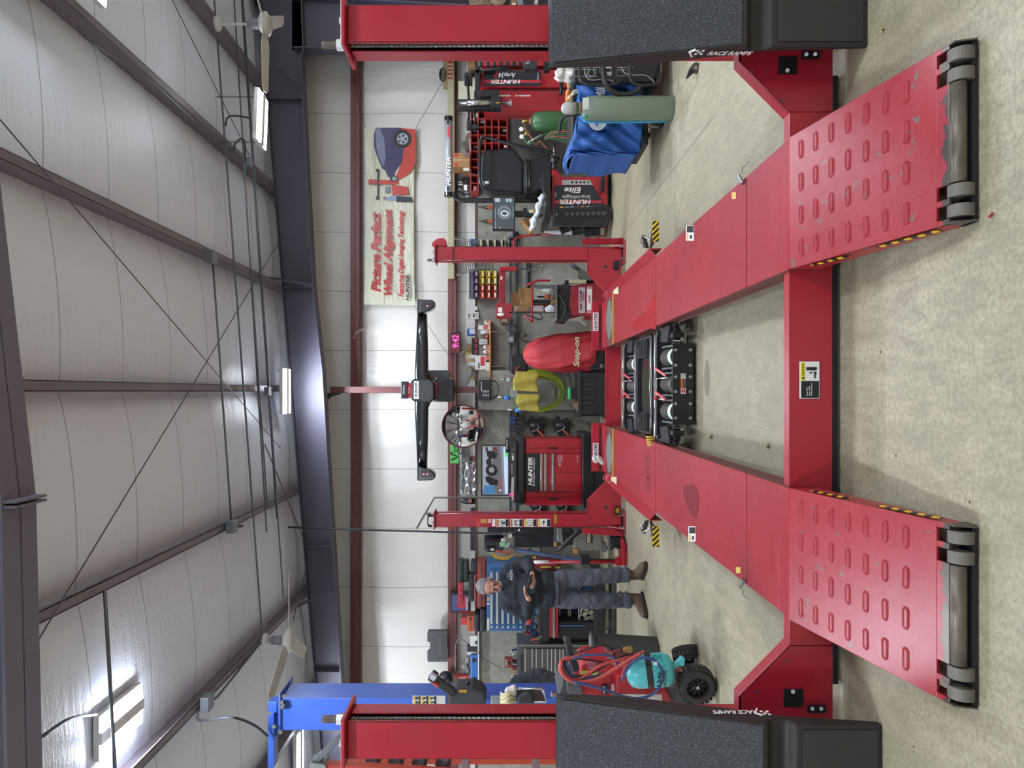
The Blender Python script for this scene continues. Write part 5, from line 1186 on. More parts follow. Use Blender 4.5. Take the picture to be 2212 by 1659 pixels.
o = bx('wrench_strip', 1132, 1172, 553, 562, 10.955, .04, M('3a3c40', .6)); tag(o, 'short dark strip carrying the lower wrench row', 'tool rack')
for k, x in enumerate((1038, 1053, 1068, 1083)):
    o = bx('tool_holder', x, x+2.5, 517, 531, 10.8, .1, M('d6c79c', .5)); tag(o, 'cream plastic tool holder right of the far post, %s from the top' % ORD[k], 'holder', 'cream tool holders on the rail')
    o = bx('air_fitting', x+3, x+11, 519, 530, 10.88, .08, M('1b1c1f', .4)); tag(o, 'black tool under the %s cream holder right of the far post' % ORD[k], 'tool', 'black tools between cream holders')
bx_ = bx('tool_rail', 1090, 1092, 510, 532, 10.85, .04, M('cfc9b6', .5)); tag(bx_, 'pale upright rail end beside the cream tool holders', 'rail')
o = bx('blue_parts_box', 1016, 1029, 516, 529, 10.9, .1, M('2c5a94', .5)); tag(o, 'small blue box behind the wrench row', 'box')
# colour bins
Q = TX('bin_rack_panel', 'grey louvred wall panel carrying purple, orange and yellow bins', 'bin rack', 1076, 613, 10.92)
bx('panel', 1013, 1076, 582, 646, 10.93, .02, M('6b7278', .5, .3), Q, .002); b = MB()
for k in range(8): b.pb(1015+k*8, 1016+k*8, 583, 645, 10.92, .01)
b.build('louvres', M('50565b', .5), Q)
cols = [('4a2a50', 1021, 10), ('c0503a', 1035, 8), ('c0503a', 1049, 8), ('c0503a', 1062, 8)]
for r in range(4):
    for k in range(4):
        y0 = 584 + k*15.2; x0 = 1020 + r*13.6; cc = '4a2a50' if r == 0 else ('d0b82c' if k < 2 else 'c4513a'); nm = {'4a2a50': 'purple', 'd0b82c': 'yellow', 'c4513a': 'orange'}[cc]
        q = TX('parts_bin', '%s plastic parts bin, %s row, %s column from the right' % (nm, ('top', 'second', 'third', 'bottom')[r], ('first', 'second', 'third', 'fourth')[k]), 'parts bin', x0+12, y0+7, 10.85, 'stacking bins on the grey panel'); m_ = M(cc, .4)
        b = MB(); b.pb(x0+10.5, x0+12, y0+.8, y0+14, 10.80, .13); b.pb(x0+3, x0+12, y0+.8, y0+2, 10.80, .13); b.pb(x0+3, x0+12, y0+13, y0+14, 10.80, .13); b.pb(x0+6.5, x0+12, y0+.8, y0+14, 10.795, .008); b.pb(x0+1, x0+12, y0+.8, y0+14, 10.92, .008); b.build('tray', m_, q, bevel=.001)
        bx('label', x0+7.5, x0+10.5, y0+3.5, y0+11.5, 10.792, .002, M('e0c8b8' if r else 'b8a8bc', .6), q, 0)
# ================================================================ RIM CLAMP MACHINE (old tyre changer) left of the right far post
Y = 9.75
Q = TX('rim_clamp_machine', 'older red tyre machine with RIM CLAMP plate, red arm frame and black turntable well', 'tyre machine', 1300, 645, Y)
MR = M('93242e', .45, var=.2); 
pl('cabinet', [(1234, 618), (1246, 616), (1290, 610), (1322, 612), (1322, 688), (1236, 681), (1230, 660)], Y, .45, MR, Q, .006)
pl('cabinet_top', [(1203, 617), (1222, 612), (1238, 618), (1236, 681), (1224, 694), (1203, 690)], Y+.03, .5, M('2b2523', .6), Q, .01)
bx('name_plate', 1250, 1264, 620, 676, Y-.006, .004, M('b9bbbd', .35, .3), Q, .001); bx('instruction_plate', 1268, 1279, 618, 677, Y-.006, .004, M('c98a8c', .5), Q, .001); bx('plate_face', 1268, 1279, 624, 670, Y-.009, .002, LBLW, Q, 0)
ptext('RIM CLAMP', 1252, 1258, 627, 669, Y-.007, M('7c1c24', .5), Q, bold=.04); ptext('5060EX', 1259.5, 1262.5, 630, 648, Y-.007, M('7c1c24', .5), Q, bold=.04); ptext('COATS', 1271, 1276, 638, 655, Y-.012, M('a02a30', .5), Q, bold=.04)
pl('side_pocket', [(1234, 688), (1258, 682), (1264, 686), (1252, 694), (1230, 692)], Y-.02, .1, M('8a8074', .6), Q, .004); pl('rocker_pedal', [(1256, 690), (1268, 700), (1266, 704), (1252, 694)], Y-.1, .06, M('8a8074', .6), Q, .004)
bx('bead_roller_arm', 1229, 1267, 604, 612, Y-.05, .04, M('b3ab8c', .6), Q, .004); pl('side_shovel', [(1250, 577), (1276, 592), (1284, 606), (1262, 606), (1249, 598)], Y+.1, .08, M('5a5c56', .55), Q, .01)
tb('shovel_arm', [P(1226, 566, Y+.1), P(1250, 582, Y+.1)], .028, M('4a4c4c', .5), Q, 8, 0); bx('black_bracket', 1221, 1300, 605, 612, Y+.2, .1, BLK, Q, .004)
# overhead arm and column
bx('upper_arm', 1078, 1091, 576, 664, Y+.05, .1, MR, Q, .006); bx('arm_end', 1079, 1117, 576, 584, Y, .1, REDP, Q, .006); bx('arm_bar', 1117, 1139, 578, 582, Y, .05, M('3b3f42', .5), Q, .003)
bx('head_box', 1072, 1106, 655, 686, Y-.05, .2, MR, Q, .006); bx('arm_label', 1081, 1085, 597, 604, Y+.047, .002, LBLW, Q, 0); bx('head_label', 1076, 1085, 664, 674, Y-.053, .002, LBLW, Q, 0)
c = P(1082, 679, Y-.06); b = MB(); b.ell(c, (.025, .01, .048)); b.build('gauge', LBLW, Q, smooth=True)
bx('column', 1106, 1205, 656, 672, Y+.3, .1, M('7a2026', .5), Q, .004); 
for x0, x1, cc in ((1110, 1135, 'c5c2ba'), (1136, 1147, '7a7d84'), (1150, 1174, 'd2d2c8')): bx('column_label', x0, x1, 660, 672, Y+.29, .004, M(cc, .6), Q, 0)
bx('black_rod', 1147, 1195, 647, 655, Y+.1, .05, BLK, Q, .004); bx('column_pipe', 1100, 1200, 674.5, 676.5, Y-.05, .015, BLK, Q, 0)
tb('red_tube_frame', [P(1189, 606, Y-.15), P(1165, 606, Y-.15), P(1148, 610, Y-.15), P(1136, 618, Y-.15)], .014, REDP, Q, 8, 0); tb('red_tube_frame', [P(1149, 609, Y-.15), P(1150, 640, Y-.15), P(1148, 688, Y-.15)], .014, REDP, Q, 8, 0)
tb('red_tube_frame', [P(1133, 680, Y-.2), P(1150, 696, Y-.2)], .012, REDP, Q, 8, 0); tb('red_tube_frame', [P(1148, 670, Y-.15), P(1150, 697, Y-.18)], .014, REDP, Q, 8, 0)
tb('black_hose', [P(1104, 679, Y-.1), P(1140, 681, Y-.2), P(1165, 690, Y-.2), P(1171, 684, Y-.2), P(1160, 676, Y-.15), P(1110, 674, Y-.1)], .009, BLK, Q)
for k in range(3): tb('steel_hose', [P(1151, 612+k*3, Y), P(1160, 616+k*3, Y), P(1190, 616+k*3, Y), P(1215, 616+k*3, Y)], .008, M('5b656c', .4, .5), Q)
tb('drape_hose', [P(1208, 636, Y-.05), P(1216, 650, Y-.1), P(1222, 664, Y-.12), P(1214, 690, Y-.1), P(1206, 694, Y-.1)], .012, BLK, Q); tb('air_ring', [P(1212, 657, Y-.08), P(1218, 656, Y-.08), P(1224, 663, Y-.08), P(1218, 669, Y-.08), P(1212, 663, Y-.08), P(1212, 657, Y-.08)], .008, BLK, Q)
bx('tray_edge', 1200, 1204, 614, 692, Y-.05, .5, M('6b6a62', .5), Q, .003)
q = TX('open_carton', 'open brown carton with flaps up, resting on the red tube frame', 'box', 1148, 640, Y+.0); pl('front', [(1123, 622), (1148, 622), (1148, 656), (1123, 658)], Y, .004, M('96754a', .8), q, 0); pl('back', [(1123, 622), (1148, 622), (1148, 656), (1123, 658)], Y+.22, .004, CARD, q, 0)
b = MB(); b.prism([P(1147, 622, Y), P(1148, 622, Y), P(1148, 657, Y), P(1147, 657, Y)], (0, .22, 0)); b.prism([P(1123, 622, Y), P(1148, 622, Y), P(1148, 622.5, Y), P(1123, 622.5, Y)], (0, .22, 0)); b.prism([P(1123, 657, Y), P(1148, 657, Y), P(1148, 657.5, Y), P(1123, 657.5, Y)], (0, .22, 0)); b.build('sides', CARD, q)
pl('flap', [(1105, 632), (1122, 632), (1124, 656), (1106, 664)], Y+.2, .004, M('a98155', .8), q, 0); pl('flap', [(1123, 657), (1148, 657), (1138, 672), (1112, 676)], Y-.03, .004, M('8b6a42', .8), q, 0); pl('flap', [(1119, 619), (1124, 622), (1123, 644), (1119, 644)], Y-.03, .004, M('8b6a42', .8), q, 0)
q = TX('spray_can', 'white aerosol can standing on the rim clamp machine tray', 'spray can', 1200, 627, Y+.1); cyz('can', 1171, 1200, 627.5, 5, Y+.1, LBLW, q, 18, [(1, 0), (1, .85), (.7, .95)]); cyz('nozzle', 1168, 1172, 627.5, 2, Y+.1, M('cfc9a4', .4), q, 10)
q = TX('spray_can', 'red and orange labelled spray bottle on the rim clamp machine tray', 'spray bottle', 1190, 641, Y+.1); cyz('bottle', 1176, 1190, 641, 5, Y+.1, M('b5573a', .4, var=.4), q, 16); cyz('spray_head', 1161, 1176, 641, 2, Y+.1, BLK, q, 10)
b = MB(); rr = random.Random(6)
for i in range(8): b.ell(P(1182+rr.random()*16, 660+rr.random()*12, Y+.05), (.04, .04, .035), None, 8)
tag(b.build('rag', M('c9cdd0', .8), blob=.015, bsm=3, fold=.03, fscale=.04), 'white rag on the left end of the rim clamp tray', 'rag')
for i, (x, y) in enumerate(((1190, 630), (1194, 645), (1196, 652), (1193, 684))):
    o = MB(); o.cb(P(x, y, Y), .09, .05, .03, (0, .5*i, .3)); tag(o.build('pneumatic_tool', M(('8a8478', '6b6048', 'a07a40', '77746c')[i], .5), bevel=.006), 'worn tool lying on the rim clamp machine tray, %s from the right' % ('first', 'second', 'third', 'fourth')[i], 'tool')
q = TX('number_sign', 'small dark red sign with the number 3 hung on the wall', 'sign', 1102, 694, 10.96); bx('board', 1081, 1102, 687, 700, 10.96, .02, M('3f1a1c', .5), q); ptext('3', 1083, 1096, 689, 699, 10.955, M('b8a184', .6), q, bold=.02); ptext('DAYS', 1097.5, 1100.5, 689, 698, 10.955, M('8c6a58', .6), q)
# ---- conduits on the concrete wall, outlet, coiled cords
PG = M('4a4d50', .5, .4)
for x, r, lab in ((1102.5, .014, 'upper'), (1116, .022, 'lower')):
    b = MB(); b.cyl(P(x, 500, 10.94), P(x, 1110, 10.94), r, n=10); tag(b.build('wall_conduit', PG, smooth=True), '%s dark pipe running level along the concrete wall' % lab, 'pipe')
b = MB(); b.cyl(P(1140, 562, 10.97), P(1140, 622, 10.97), .03, n=14); tag(b.build('exhaust_pipe', M('3a3d40', .5, .4), smooth=True), 'short dark thick pipe on the wall behind the red tube frame', 'pipe')
def outlet(x0, x1, y0, y1, lab):
    q = TX('wall_outlet', lab, 'outlet', x1, (y0+y1)/2, 10.9); bx('box', x0, x1, y0, y1, 10.88, .08, M('6b7073', .45, .4), q, .012); b = MB(); b.cyl(P((x0+x1)/2, (y0+y1)/2, 10.88), P((x0+x1)/2, (y0+y1)/2, 10.87), .035, n=18); b.build('socket', M('9ba0a2', .4, .5), q)
outlet(1095, 1112, 725, 741, 'square grey outlet box on the wall pipe above the red cover'); outlet(1097, 1110, 496, 514, 'grey switch box on the wall below the balancer screen')
q = TX('extension_cord', 'thin black cord coiled on the wall pipes with its plug hanging', 'cord', 1136, 710, 10.88)
for k in range(5): tb('cord_loop', [P(1104+k*3+10*math.cos(a), 708+k*1.5+9*math.sin(a), 10.86-.01*k) for a in [i*PI/4+k for i in range(9)]], .005, BLK, q, 6)
tb('cord_tail', [P(1108, 722, 10.85), P(1118, 726, 10.85), P(1126, 731, 10.85), P(1136, 726, 10.85)], .005, BLK, q); bx('plug', 1132, 1138, 722, 727, 10.84, .03, BLK, q, .004)
b = MB(); b.tube(spline([P(1085, 560, 10.8), P(1078, 600, 10.85)], 2), .006, 5)
tb_ = tb('air_line', [P(1122, 716, 10.9), P(1126, 735, 10.9), P(1170, 738, 10.9), P(1240, 740, 10.9)], .006, BLK); tag(tb_, 'thin black line running down the wall beside the red cover', 'cable')
# ---- ledge and shelf items
q = TX('wall_shelf', 'narrow orange-edged wooden wall shelf full of boxes and bottles', 'shelf', 1060, 753, 10.85)
bx('board', 1057, 1060, 690, 816, 10.76, .24, M('b27a45', .6), q, .002)
for y in (716.5, 791):
    b = MB(); b.prism([P(1060, y-1, 10.78), P(1060, y+1, 10.78), P(1090, y+1, 10.97), P(1090, y-1, 10.97)], (0, .012, 0)); b.prism([P(1060, y-1, 10.96), P(1060, y+1, 10.96), P(1092, y+1, 10.97), P(1092, y-1, 10.97)], (0, .012, 0)); b.build('bracket', M('c2b3a8', .5), q)
def cart(x0, x1, y0, y1, label, c1, bands=(), Yq=10.84, d=.12, cat='box', name='product_box', txt=None):
    q = TX(name, label, cat, x1, (y0+y1)/2, Yq+d/2); bx('carton', x0, x1, y0, y1, Yq, d, M(c1, .55, var=.05), q, .002)
    for a in bands: bx('printed_band', a[0], a[1], a[2], a[3], Yq-.003, .002, M(a[4], .5), q, 0)
    if txt: ptext(txt[0], txt[1], txt[2], txt[3], txt[4], Yq-.005, M(txt[5], .5), q, bold=.01)
    return q
W_ = 'd6d3cc'
cart(1046, 1057, 693, 701, 'small white box at the right end of the wooden shelf', W_, [(1050, 1056, 694, 697, 'b8323c')])
cart(1033, 1057, 703, 712, 'red and white carton second from the right on the wooden shelf', W_, [(1044, 1054, 703.5, 711, 'b8505a')])
q = TX('can', 'plain silver-white can on the wooden shelf', 'can', 1057, 717, 10.86); cyz('can_body', 1038, 1057, 717.5, 4.6, 10.86, M('c5c7c6', .35), q, 18); cyz('lid', 1036.5, 1038.5, 717.5, 4.3, 10.86, M('8a8c8c', .4, .5), q, 18)
q = TX('bottle', 'dark bottle with red label on the wooden shelf beside the silver can', 'bottle', 1057, 727, 10.86); cyz('bottle_body', 1043, 1057, 727, 3.6, 10.86, M('2c2a2a', .35), q, 16, [(1, 0), (1, .7), (.5, .9), (.4, 1)]); bx('label', 1047, 1054, 724, 730, 10.83, .002, M('b5403a', .5), q, 0)
cart(1035, 1053, 732.5, 744, 'white carton in the middle of the wooden shelf', W_, [(1040, 1050, 735, 742, 'b9bbb9')], 10.9)
for k, (x0, y) in enumerate(((1046, 750), (1046, 760))):
    q = TX('small_bottle', 'white bottle with red stripe on the wooden shelf, %s one' % ('right', 'left')[k], 'bottle', 1057, y, 10.83); cyz('bottle_body', x0-2, 1057, y, 4, 10.83, LBLW, q, 14, [(1, 0), (1, .75), (.4, 1)]); bx('label', 1049, 1055, y-2.5, y+2.5, 10.80, .002, M('a8424a', .5), q, 0)
cart(1026, 1049, 768, 799, 'largest carton on the wooden shelf, white with red print', W_, [(1038, 1047, 770, 790, 'b8323c'), (1033, 1036, 784, 796, '4a4d52')], 10.82, .16); cart(1049.5, 1057, 782, 801, 'low plain white box under the largest carton', W_, (), 10.80, .2); cart(1049.5, 1057, 768, 779, 'low red and white box beside the plain low box', 'b05a5c', (), 10.80, .2)
cart(1035, 1047, 802, 815, 'small blue-topped box at the left end of the wooden shelf', '30589a', [(1042, 1047, 802, 815, '2a2b2e')], 10.86); cart(1048, 1057, 802, 815, 'small grey box under the blue-topped box', '77767a', (), 10.86)
cart(1009, 1030, 710, 725, 'blue and white box on the concrete ledge above the wooden shelf', '2b4f9a', [(1014, 1029, 711, 721, 'c5cdd6')], 11.03)
for k, (x0, y0) in enumerate(((1008, 675), (1018, 677), (1020, 668))): pass
cart(1009, 1018, 676, 690, 'upper small white labelled box hung left of the bins', W_, [(1012, 1015, 678, 686, '55565a')], 10.95, .05); cart(1019, 1029, 676, 690, 'middle small white labelled box left of the bins', W_, [(1022, 1026, 678, 686, '55565a')], 10.95, .05); cart(1026, 1034, 674, 689, 'lower small white labelled box left of the bins', W_, [(1029, 1031, 676, 686, '77787a')], 10.93, .04); cart(1025, 1032, 662, 670, 'tiny white box with a black cable left of the bins', W_, (), 10.95, .05)
for k in range(3):
    q = cart(1019+k*.0, 1033, 730+k*12, 741+k*12, 'black and red packet on the ledge above the shelf, %s of three' % ('right', 'middle', 'left')[k], '2a2022', [(1026, 1031, 731+k*12, 740+k*12, 'a83640')], 10.97, .1, 'packet', 'blister_packet')
for k, y in enumerate((771, 787)):
    q = TX('wash_bottle', 'white translucent squeeze bottle standing on the ledge, %s one of two' % ('right', 'left')[k], 'bottle', 1030, y, 10.99); cyz('bottle_body', 1013, 1030, y, 5.2, 10.99, M('d5dde0', .3), q, 18, [(1, 0), (1, .7), (.7, .95), (.45, 1)]); cyz('neck_cap', 1009, 1013.2, y, 2.3, 10.99, LBLW, q, 12); bx('label', 1019, 1026, y-3, y+3, 10.955, .002, M('c9c9d6', .5), q, 0)
o = pl('plywood_sheet', [(1009, 742), (1030, 742), (1030, 822), (1022, 822), (1005, 770)], 11.14, .012, M('a58a58', .7, var=.2)); tag(o, 'piece of plywood leaning on the insulation above the wooden shelf', 'plywood')
b = MB(); 
for k in range(5): b.tube(spline([P(1028-k*3, 800-k*2, 11.05), P(1018, 815-k*3, 11.0), P(1008-k*2, 832-k, 10.98), P(1000, 842, 10.97)]), .012, 6)
tag(b.build('plastic_sheeting', M('8e908f', .3), smooth=True), 'loose grey plastic sheeting hanging beside the wind column', 'plastic sheet')
# clock
q = TX('digital_clock', 'digital wall clock with glowing pink digits on the lower girt', 'clock', 996, 741, 11.05); bx('case', 973, 996, 718, 765, 11.03, .06, M('33262c', .4), q, .01); bx('face', 976, 993, 721, 762, 11.027, .003, M('6a1f2c', .3), q, 0)
ptext('9:42', 977, 991, 724, 751, 11.024, EM('ff4aa0', 3.0), q, bold=.01, ital=.1)
tb('clock_cord', [P(992, 766, 11.0), P(1010, 752, 11.0), P(1018, 742, 11.0)], .003, LBLW, q)
# power strip panel on post and cord
q = TX('control_box', 'black control box with white switches on the brown column', 'control box', 1058, 843, 10.7)
bx('case', 1034, 1058, 821, 865, 10.68, .1, M('232428', .5), q, .004)
for k in range(7): bx('switch', 1039+(k%1), 1041, 825+k*3, 827+k*3, 10.676, .004, LBLW, q, 0)
for k in range(6): bx('toggle', 1043+(k%3)*5, 1046+(k%3)*5, 843+(k//3)*8, 848+(k//3)*8, 10.676, .004, M('b9bab8', .5), q, 0)
for r in range(3): tb('cable_loop', [P(1060, 822+r, 10.72), P(1070, 823+r, 10.7), P(1076, 835, 10.7), P(1074, 855-r, 10.7), P(1064, 862-r*2, 10.7), P(1058, 862-r*2, 10.7)], .006, BLK, q)
# hose reel loops with yellow cloths
q = TX('air_hose', 'lime green air hose hanging in loops on the concrete pier', 'hose', 1218, 845, 10.62)
LIME = M('a3c22c', .4)
for k in range(7):
    rx, ry = 58-k*1.6, 45-k*2.2; cxx = 1161 + (k%3); cyy_ = 844 + k*.8
    tb('hose_loop', [P(cxx+rx*math.cos(a)*(1.0 if math.cos(a) > 0 else .9), cyy_+ry*math.sin(a), 10.62-.012*k) for a in [i*2*PI/16 for i in range(17)]], .0105, LIME if k < 5 else M('7a8436', .4), q, 7, 3)
tb('grey_loop', [P(1149+46*math.cos(a), 850+38*math.sin(a), 10.52) for a in [i*2*PI/16 for i in range(17)]], .009, M('6b7040', .45), q, 7, 3)
for k, (y0, y1, lab) in enumerate(((803, 845, 'right'), (850, 886, 'left'))):
    b = MB(); b.grid(lambda u, v: P((1113 if k == 0 else 1116) + 48*v - (6 if k == 0 else -2)*u*(1-v) + 2*math.sin(u*9), y0+(y1-y0)*u + (3*(v-.5) if k == 0 else 2*v), 10.44+.015*math.sin(u*8+v*3)), 18, 12)
    tag(b.build('shop_towel', M('a3963f', .9, var=.5, vs=12), smooth=True, solid=.004), 'dirty yellow cloth hung over the green hose loops, %s one' % lab, 'cloth')
o = bx('reel_bracket', 1104, 1118, 838, 858, 10.46, .15, M('8a8f92', .4, .5)); tag(o, 'grey metal hook bracket holding the green hose loops', 'bracket')
for x0, x1, y, lab, cc in ((1080, 1108, 819, 'silver air gun with grey grip hanging right of the hose loops', '8f9192'), (1075, 1104, 858, 'silver and blue air gun hanging at the hose top', '3a6aa8'), (1096, 1130, 885, 'blue handled air gun hanging left of the hose loops', '3a78b8')):
    q = TX('air_gun', lab, 'air gun', x1, y, 10.6); b = MB(); b.cyl(P(x0, y, 10.6), P((x0+x1)/2, y, 10.6), .012, .03, n=12); b.build('barrel', M('a5a59f', .35, .7), q, smooth=True); b = MB(); b.cyl(P((x0+x1)/2, y, 10.6), P(x1, y+2, 10.6), .035, .03, n=12); b.build('grip', M(cc, .4), q, smooth=True)
# black tote with items
q = TX('storage_tote', 'black ribbed plastic tote at the foot of the concrete pier', 'tote', 1301, 851, 10.3); bx('tub', 1256, 1310, 803, 899, 10.25, .42, M('1d1f21', .4), q, .015); bx('lid', 1249, 1257, 801, 902, 10.22, .48, M('26282a', .4), q, .008)
for y in (806, 826, 836, 856, 866, 886): bx('rib', 1258, 1285, y, y+9, 10.235, .016, M('222427', .45), q, .004)
q = TX('tool_case', 'small black case with bright green end on the tote lid', 'case', 1249, 850, 10.35); bx('case_body', 1232, 1249, 838, 862, 10.3, .15, BLK, q, .004); bx('green_edge', 1229, 1233, 837, 863, 10.29, .17, M('3fae62', .4), q, .003)
o = MB(); o.cb(P(1249, 880, 10.35), .16, .1, .08, (0, -.5, 0)); tag(o.build('wood_block', M('8a6a45', .7), bevel=.003), 'tan wooden block leaning on the left end of the tote lid', 'wood block')
o = bx('pier_plate', 1112, 1200, 806, 876, 10.77, .02, M('85847d', .8)); tag(o, 'pale worn board behind the green hose on the pier', 'board')
# red covered machine
Yr = 10.1
Q = TX('covered_machine', 'machine under a red cloth cover with white lettering, on small casters', 'covered machine', 1310, 758, Yr)
RC = M('b8323c', .6, var=.08, vs=3); b = MB()
def rcov(u, v):   # profile: x down 1130..1283, half widths
    prof = [(0, 6), (.06, 22), (.2, 33), (.5, 41), (.8, 42), (.93, 42), (1, 36)]
    for i in range(6):
        if prof[i][0] <= v <= prof[i+1][0]: f = (v-prof[i][0])/(prof[i+1][0]-prof[i][0]); h = prof[i][1]*(1-f)+prof[i+1][1]*f; break
    a = u*2*PI; x = 1130+153*v; yc = 766 - 8*v
    fold = 1 + .05*math.sin(a*5+v*6)*(.4+v) + .03*math.sin(a*11+v*14)
    sx = math.copysign(abs(math.cos(a))**.75, math.cos(a)); sy = math.copysign(abs(math.sin(a))**.75, math.sin(a))
    c = P(x, yc - h*sx*fold, Yr+.3); return Vector((c.x, Yr+.3-.3*(h/42)*sy*fold, c.z))
b.grid(rcov, 64, 36); b.build('cloth_cover', RC, Q, smooth=True)
b = MB(); b.box((PX(800, Yr+.3), Yr+.1, .05), (PX(722, Yr+.3), Yr+.55, .25)); b.build('base', BLK, Q)
text('Snap-on', P(1247, 760, Yr-.03), .42, .11, M('c9c3a4', .6), Q, bold=.03, ital=.2)
for y in (733, 790): caster(Q, Vector((PX(y, Yr), Yr+.1, 0)), .045, .03)
q = TX('gear_bag', 'black zipped bag with an orange-red strap hanging behind the red covered machine', 'bag', 1140, 788, 10.75); pl('pouch', [(1100, 772), (1106, 767), (1130, 767), (1140, 772), (1140, 802), (1130, 809), (1104, 806), (1098, 796)], 10.7, .14, M('1c1c20', .6), q, .03)
b = MB(); b.tube([P(1110, 796, 10.68), P(1126, 789, 10.68), P(1112, 801, 10.68)], .008, 6); b.build('strap', M('a8483a', .5), q); b = MB(); b.tube(spline([P(1104, 772, 10.69), P(1106, 788, 10.68), P(1104, 803, 10.69)]), .004, 5); b.build('zip', M('6b6b6e', .4), q)
# ---- convex mirror
Q = TX('convex_mirror', 'round convex safety mirror with a dark red rim mounted on the wall', 'mirror', 1045, 920, 10.75)
c = P(1001, 921, 10.72); R_ = 45.5/FPX*10.72; b = MB(); prof = []
t = NT('mirror_glass'); t.col('d8dadb'); t.b.inputs['Metallic'].default_value = 1; t.b.inputs['Roughness'].default_value = .02
b.lathe([(R_*k/20, .085*(1-(k/20)**2)) for k in range(0, 21)], c, (0, -1, 0), 64); b.build('mirror_dome', t.m, Q, smooth=True)
b = MB(); b.tube([c + Vector((R_*math.cos(a), 0, R_*math.sin(a))) for a in [i*2*PI/56 for i in range(56)]], .012, 8, True); b.build('rim', M('5b2a30', .4), Q, smooth=True)
b = MB(); b.lathe([(R_*.98, 0), (R_*.7, .03), (.05, .05)], c+Vector((0, .01, 0)), (0, 1, 0), 40); b.cyl(c+Vector((0, .05, 0)), c+Vector((0, .3, 0)), .02); b.build('mirror_back', BLK, Q, smooth=True)
# green sign & reflective poster
q = TX('battery_sign', 'bright green sign with black lettering beside the round mirror', 'sign', 998, 983, 11.05); bx('panel', 972, 991, 960, 1001, 11.04, .012, M('5cb85a', .5), q); bx('lower_strip', 991, 998, 965, 1001, 11.038, .012, BLK, q, 0)
b = MB(); b.tube([P(975, 993, 11.035), P(989, 986, 11.035), P(974, 981, 11.035), P(974, 976, 11.035)], .014, 6); b.build('check_mark', BLK, q); ptext('INT', 980, 984.5, 964, 977, 11.038, BLK, q, bold=.03); ptext('BAT', 986, 990.5, 964, 976, 11.038, BLK, q, bold=.03); ptext('FREE MO', 992.5, 997, 967, 997, 11.036, LBLW, q, bold=.03)
b = MB(); b.grid(lambda u, v: P(993+37*v, 998+70*u, 11.0-.006*math.sin(u*12+v*5)-.006*math.sin(v*15)), 30, 16); q = tag(b.build('foil_poster', M('b9bcbe', .16, .85, bump=.5, bs=12), smooth=True, solid=.003), 'shiny silver foil poster above the aligner screen', 'poster'); OFF[q.name] = OFF[q.name]
text('PERFORM', P(1018, 1022, 10.97), .27, .06, M('b48a90', .5), q)
for x0, x1, y0, y1, cc, lab in ((1013, 1030, 985, 996, '2a2224', 'dark bottle with red tag on the ledge between mirror and foil poster'), (994, 1030, 1074, 1090, '1f1c1e', 'black and red printed can on the ledge left of the foil poster')):
    q = TX('can', lab, 'can', x1, (y0+y1)/2, 11.08); cyz('can_body', x0, x1, (y0+y1)/2, (y1-y0)/2-1, 11.1, M(cc, .35), q, 18, [(1, 0), (1, .75), (.5, .92), (.35, 1)]); c = P((x0*.4+x1*.6), (y0+y1)/2, 11.1-(y1-y0)/2*.0072-.001); b = MB(); b.cyl(c, c+Vector((0, -.002, 0)), .03, n=16); b.build('round_label', M('a85058', .5), q)
b = MB(); b.pb(1016, 1032, 1098, 1190, 11.06, .06); b.pb(1018, 1030, 1097, 1112, 11.04, .06); tag(b.build('pry_bar_case', M('242629', .5), bevel=.01), 'long black tool case lying on the ledge behind the left far post', 'case')
# ---- bent pipe by left far post
b = MB(); b.tube([P(900, 1142, 9.3), P(938, 1075, 9.3), P(1000, 1074.5, 9.3), P(1100, 1075.5, 9.3), P(1103, 1068, 9.3)], .013, 8); tag(b.build('bent_conduit', M('6a655c', .45, .5), smooth=True), 'thin bent pipe rising beside the aligner screen to the left far post top', 'pipe')
# ---- aligner console
Y = 9.7
Q = TX('alignment_console', 'red alignment console cabinet with large flat screen, drawers and HUNTER panel', 'alignment console', 1310, 1020, Y)
bx('cabinet', 1134, 1257, 948, 1092, Y, .6, REDP, Q, .012); bx('door_panel', 1168, 1256, 980, 1062, Y-.012, .012, REDP, Q, .004)
for y in (968, 980, 1062, 1074): bx('panel_seam', 1134, 1256, y-.4, y+.4, Y-.014, .003, M('5a0f18', .5), Q, 0)
b = MB(); b.pb(1218.6, 1219.4, 1020, 1020.8, Y-.02, .001); b.pb(1200, 1256, 1020.2, 1021, Y-.015, .003); b.pb(1184, 1185, 980, 1062, Y-.015, .003); b.pb(1198, 1199, 980, 1062, Y-.015, .003); b.build('drawer_gap', M('5a0f18', .5), Q)
nb = bx('name_drawer', 1135, 1167, 980, 1061, Y-.016, .016, BLK, Q, .003); ptext('HUNTER', 1141, 1150.5, 987, 1049, Y-.018, LBLW, Q, bold=.05, ital=.2); ptext('Engineering Company', 1151.5, 1156, 989, 1050, Y-.018, LBLW, Q, bold=.02)
for x in (1167, 1176, 1192): bx('drawer_handle', x, x+5, 980, 1061, Y-.03, .02, M('a6a4a0', .3, .8), Q, .004)
for y in (968, 1078): bx('vent', 1185, 1205, y-2, y+2, Y-.004, .004, BLK, Q, .001)
ptext('SAFETY', 1205, 1208, 983, 997, Y-.014, LBLW, Q); ptext('ALIGNMENT', 1209, 1211, 983, 997, Y-.014, LBLW, Q); ptext('SYSTEM', 1212, 1215, 983, 997, Y-.014, LBLW, Q); ptext('PA130', 1246, 1249, 984, 999, Y-.014, LBLW, Q); 
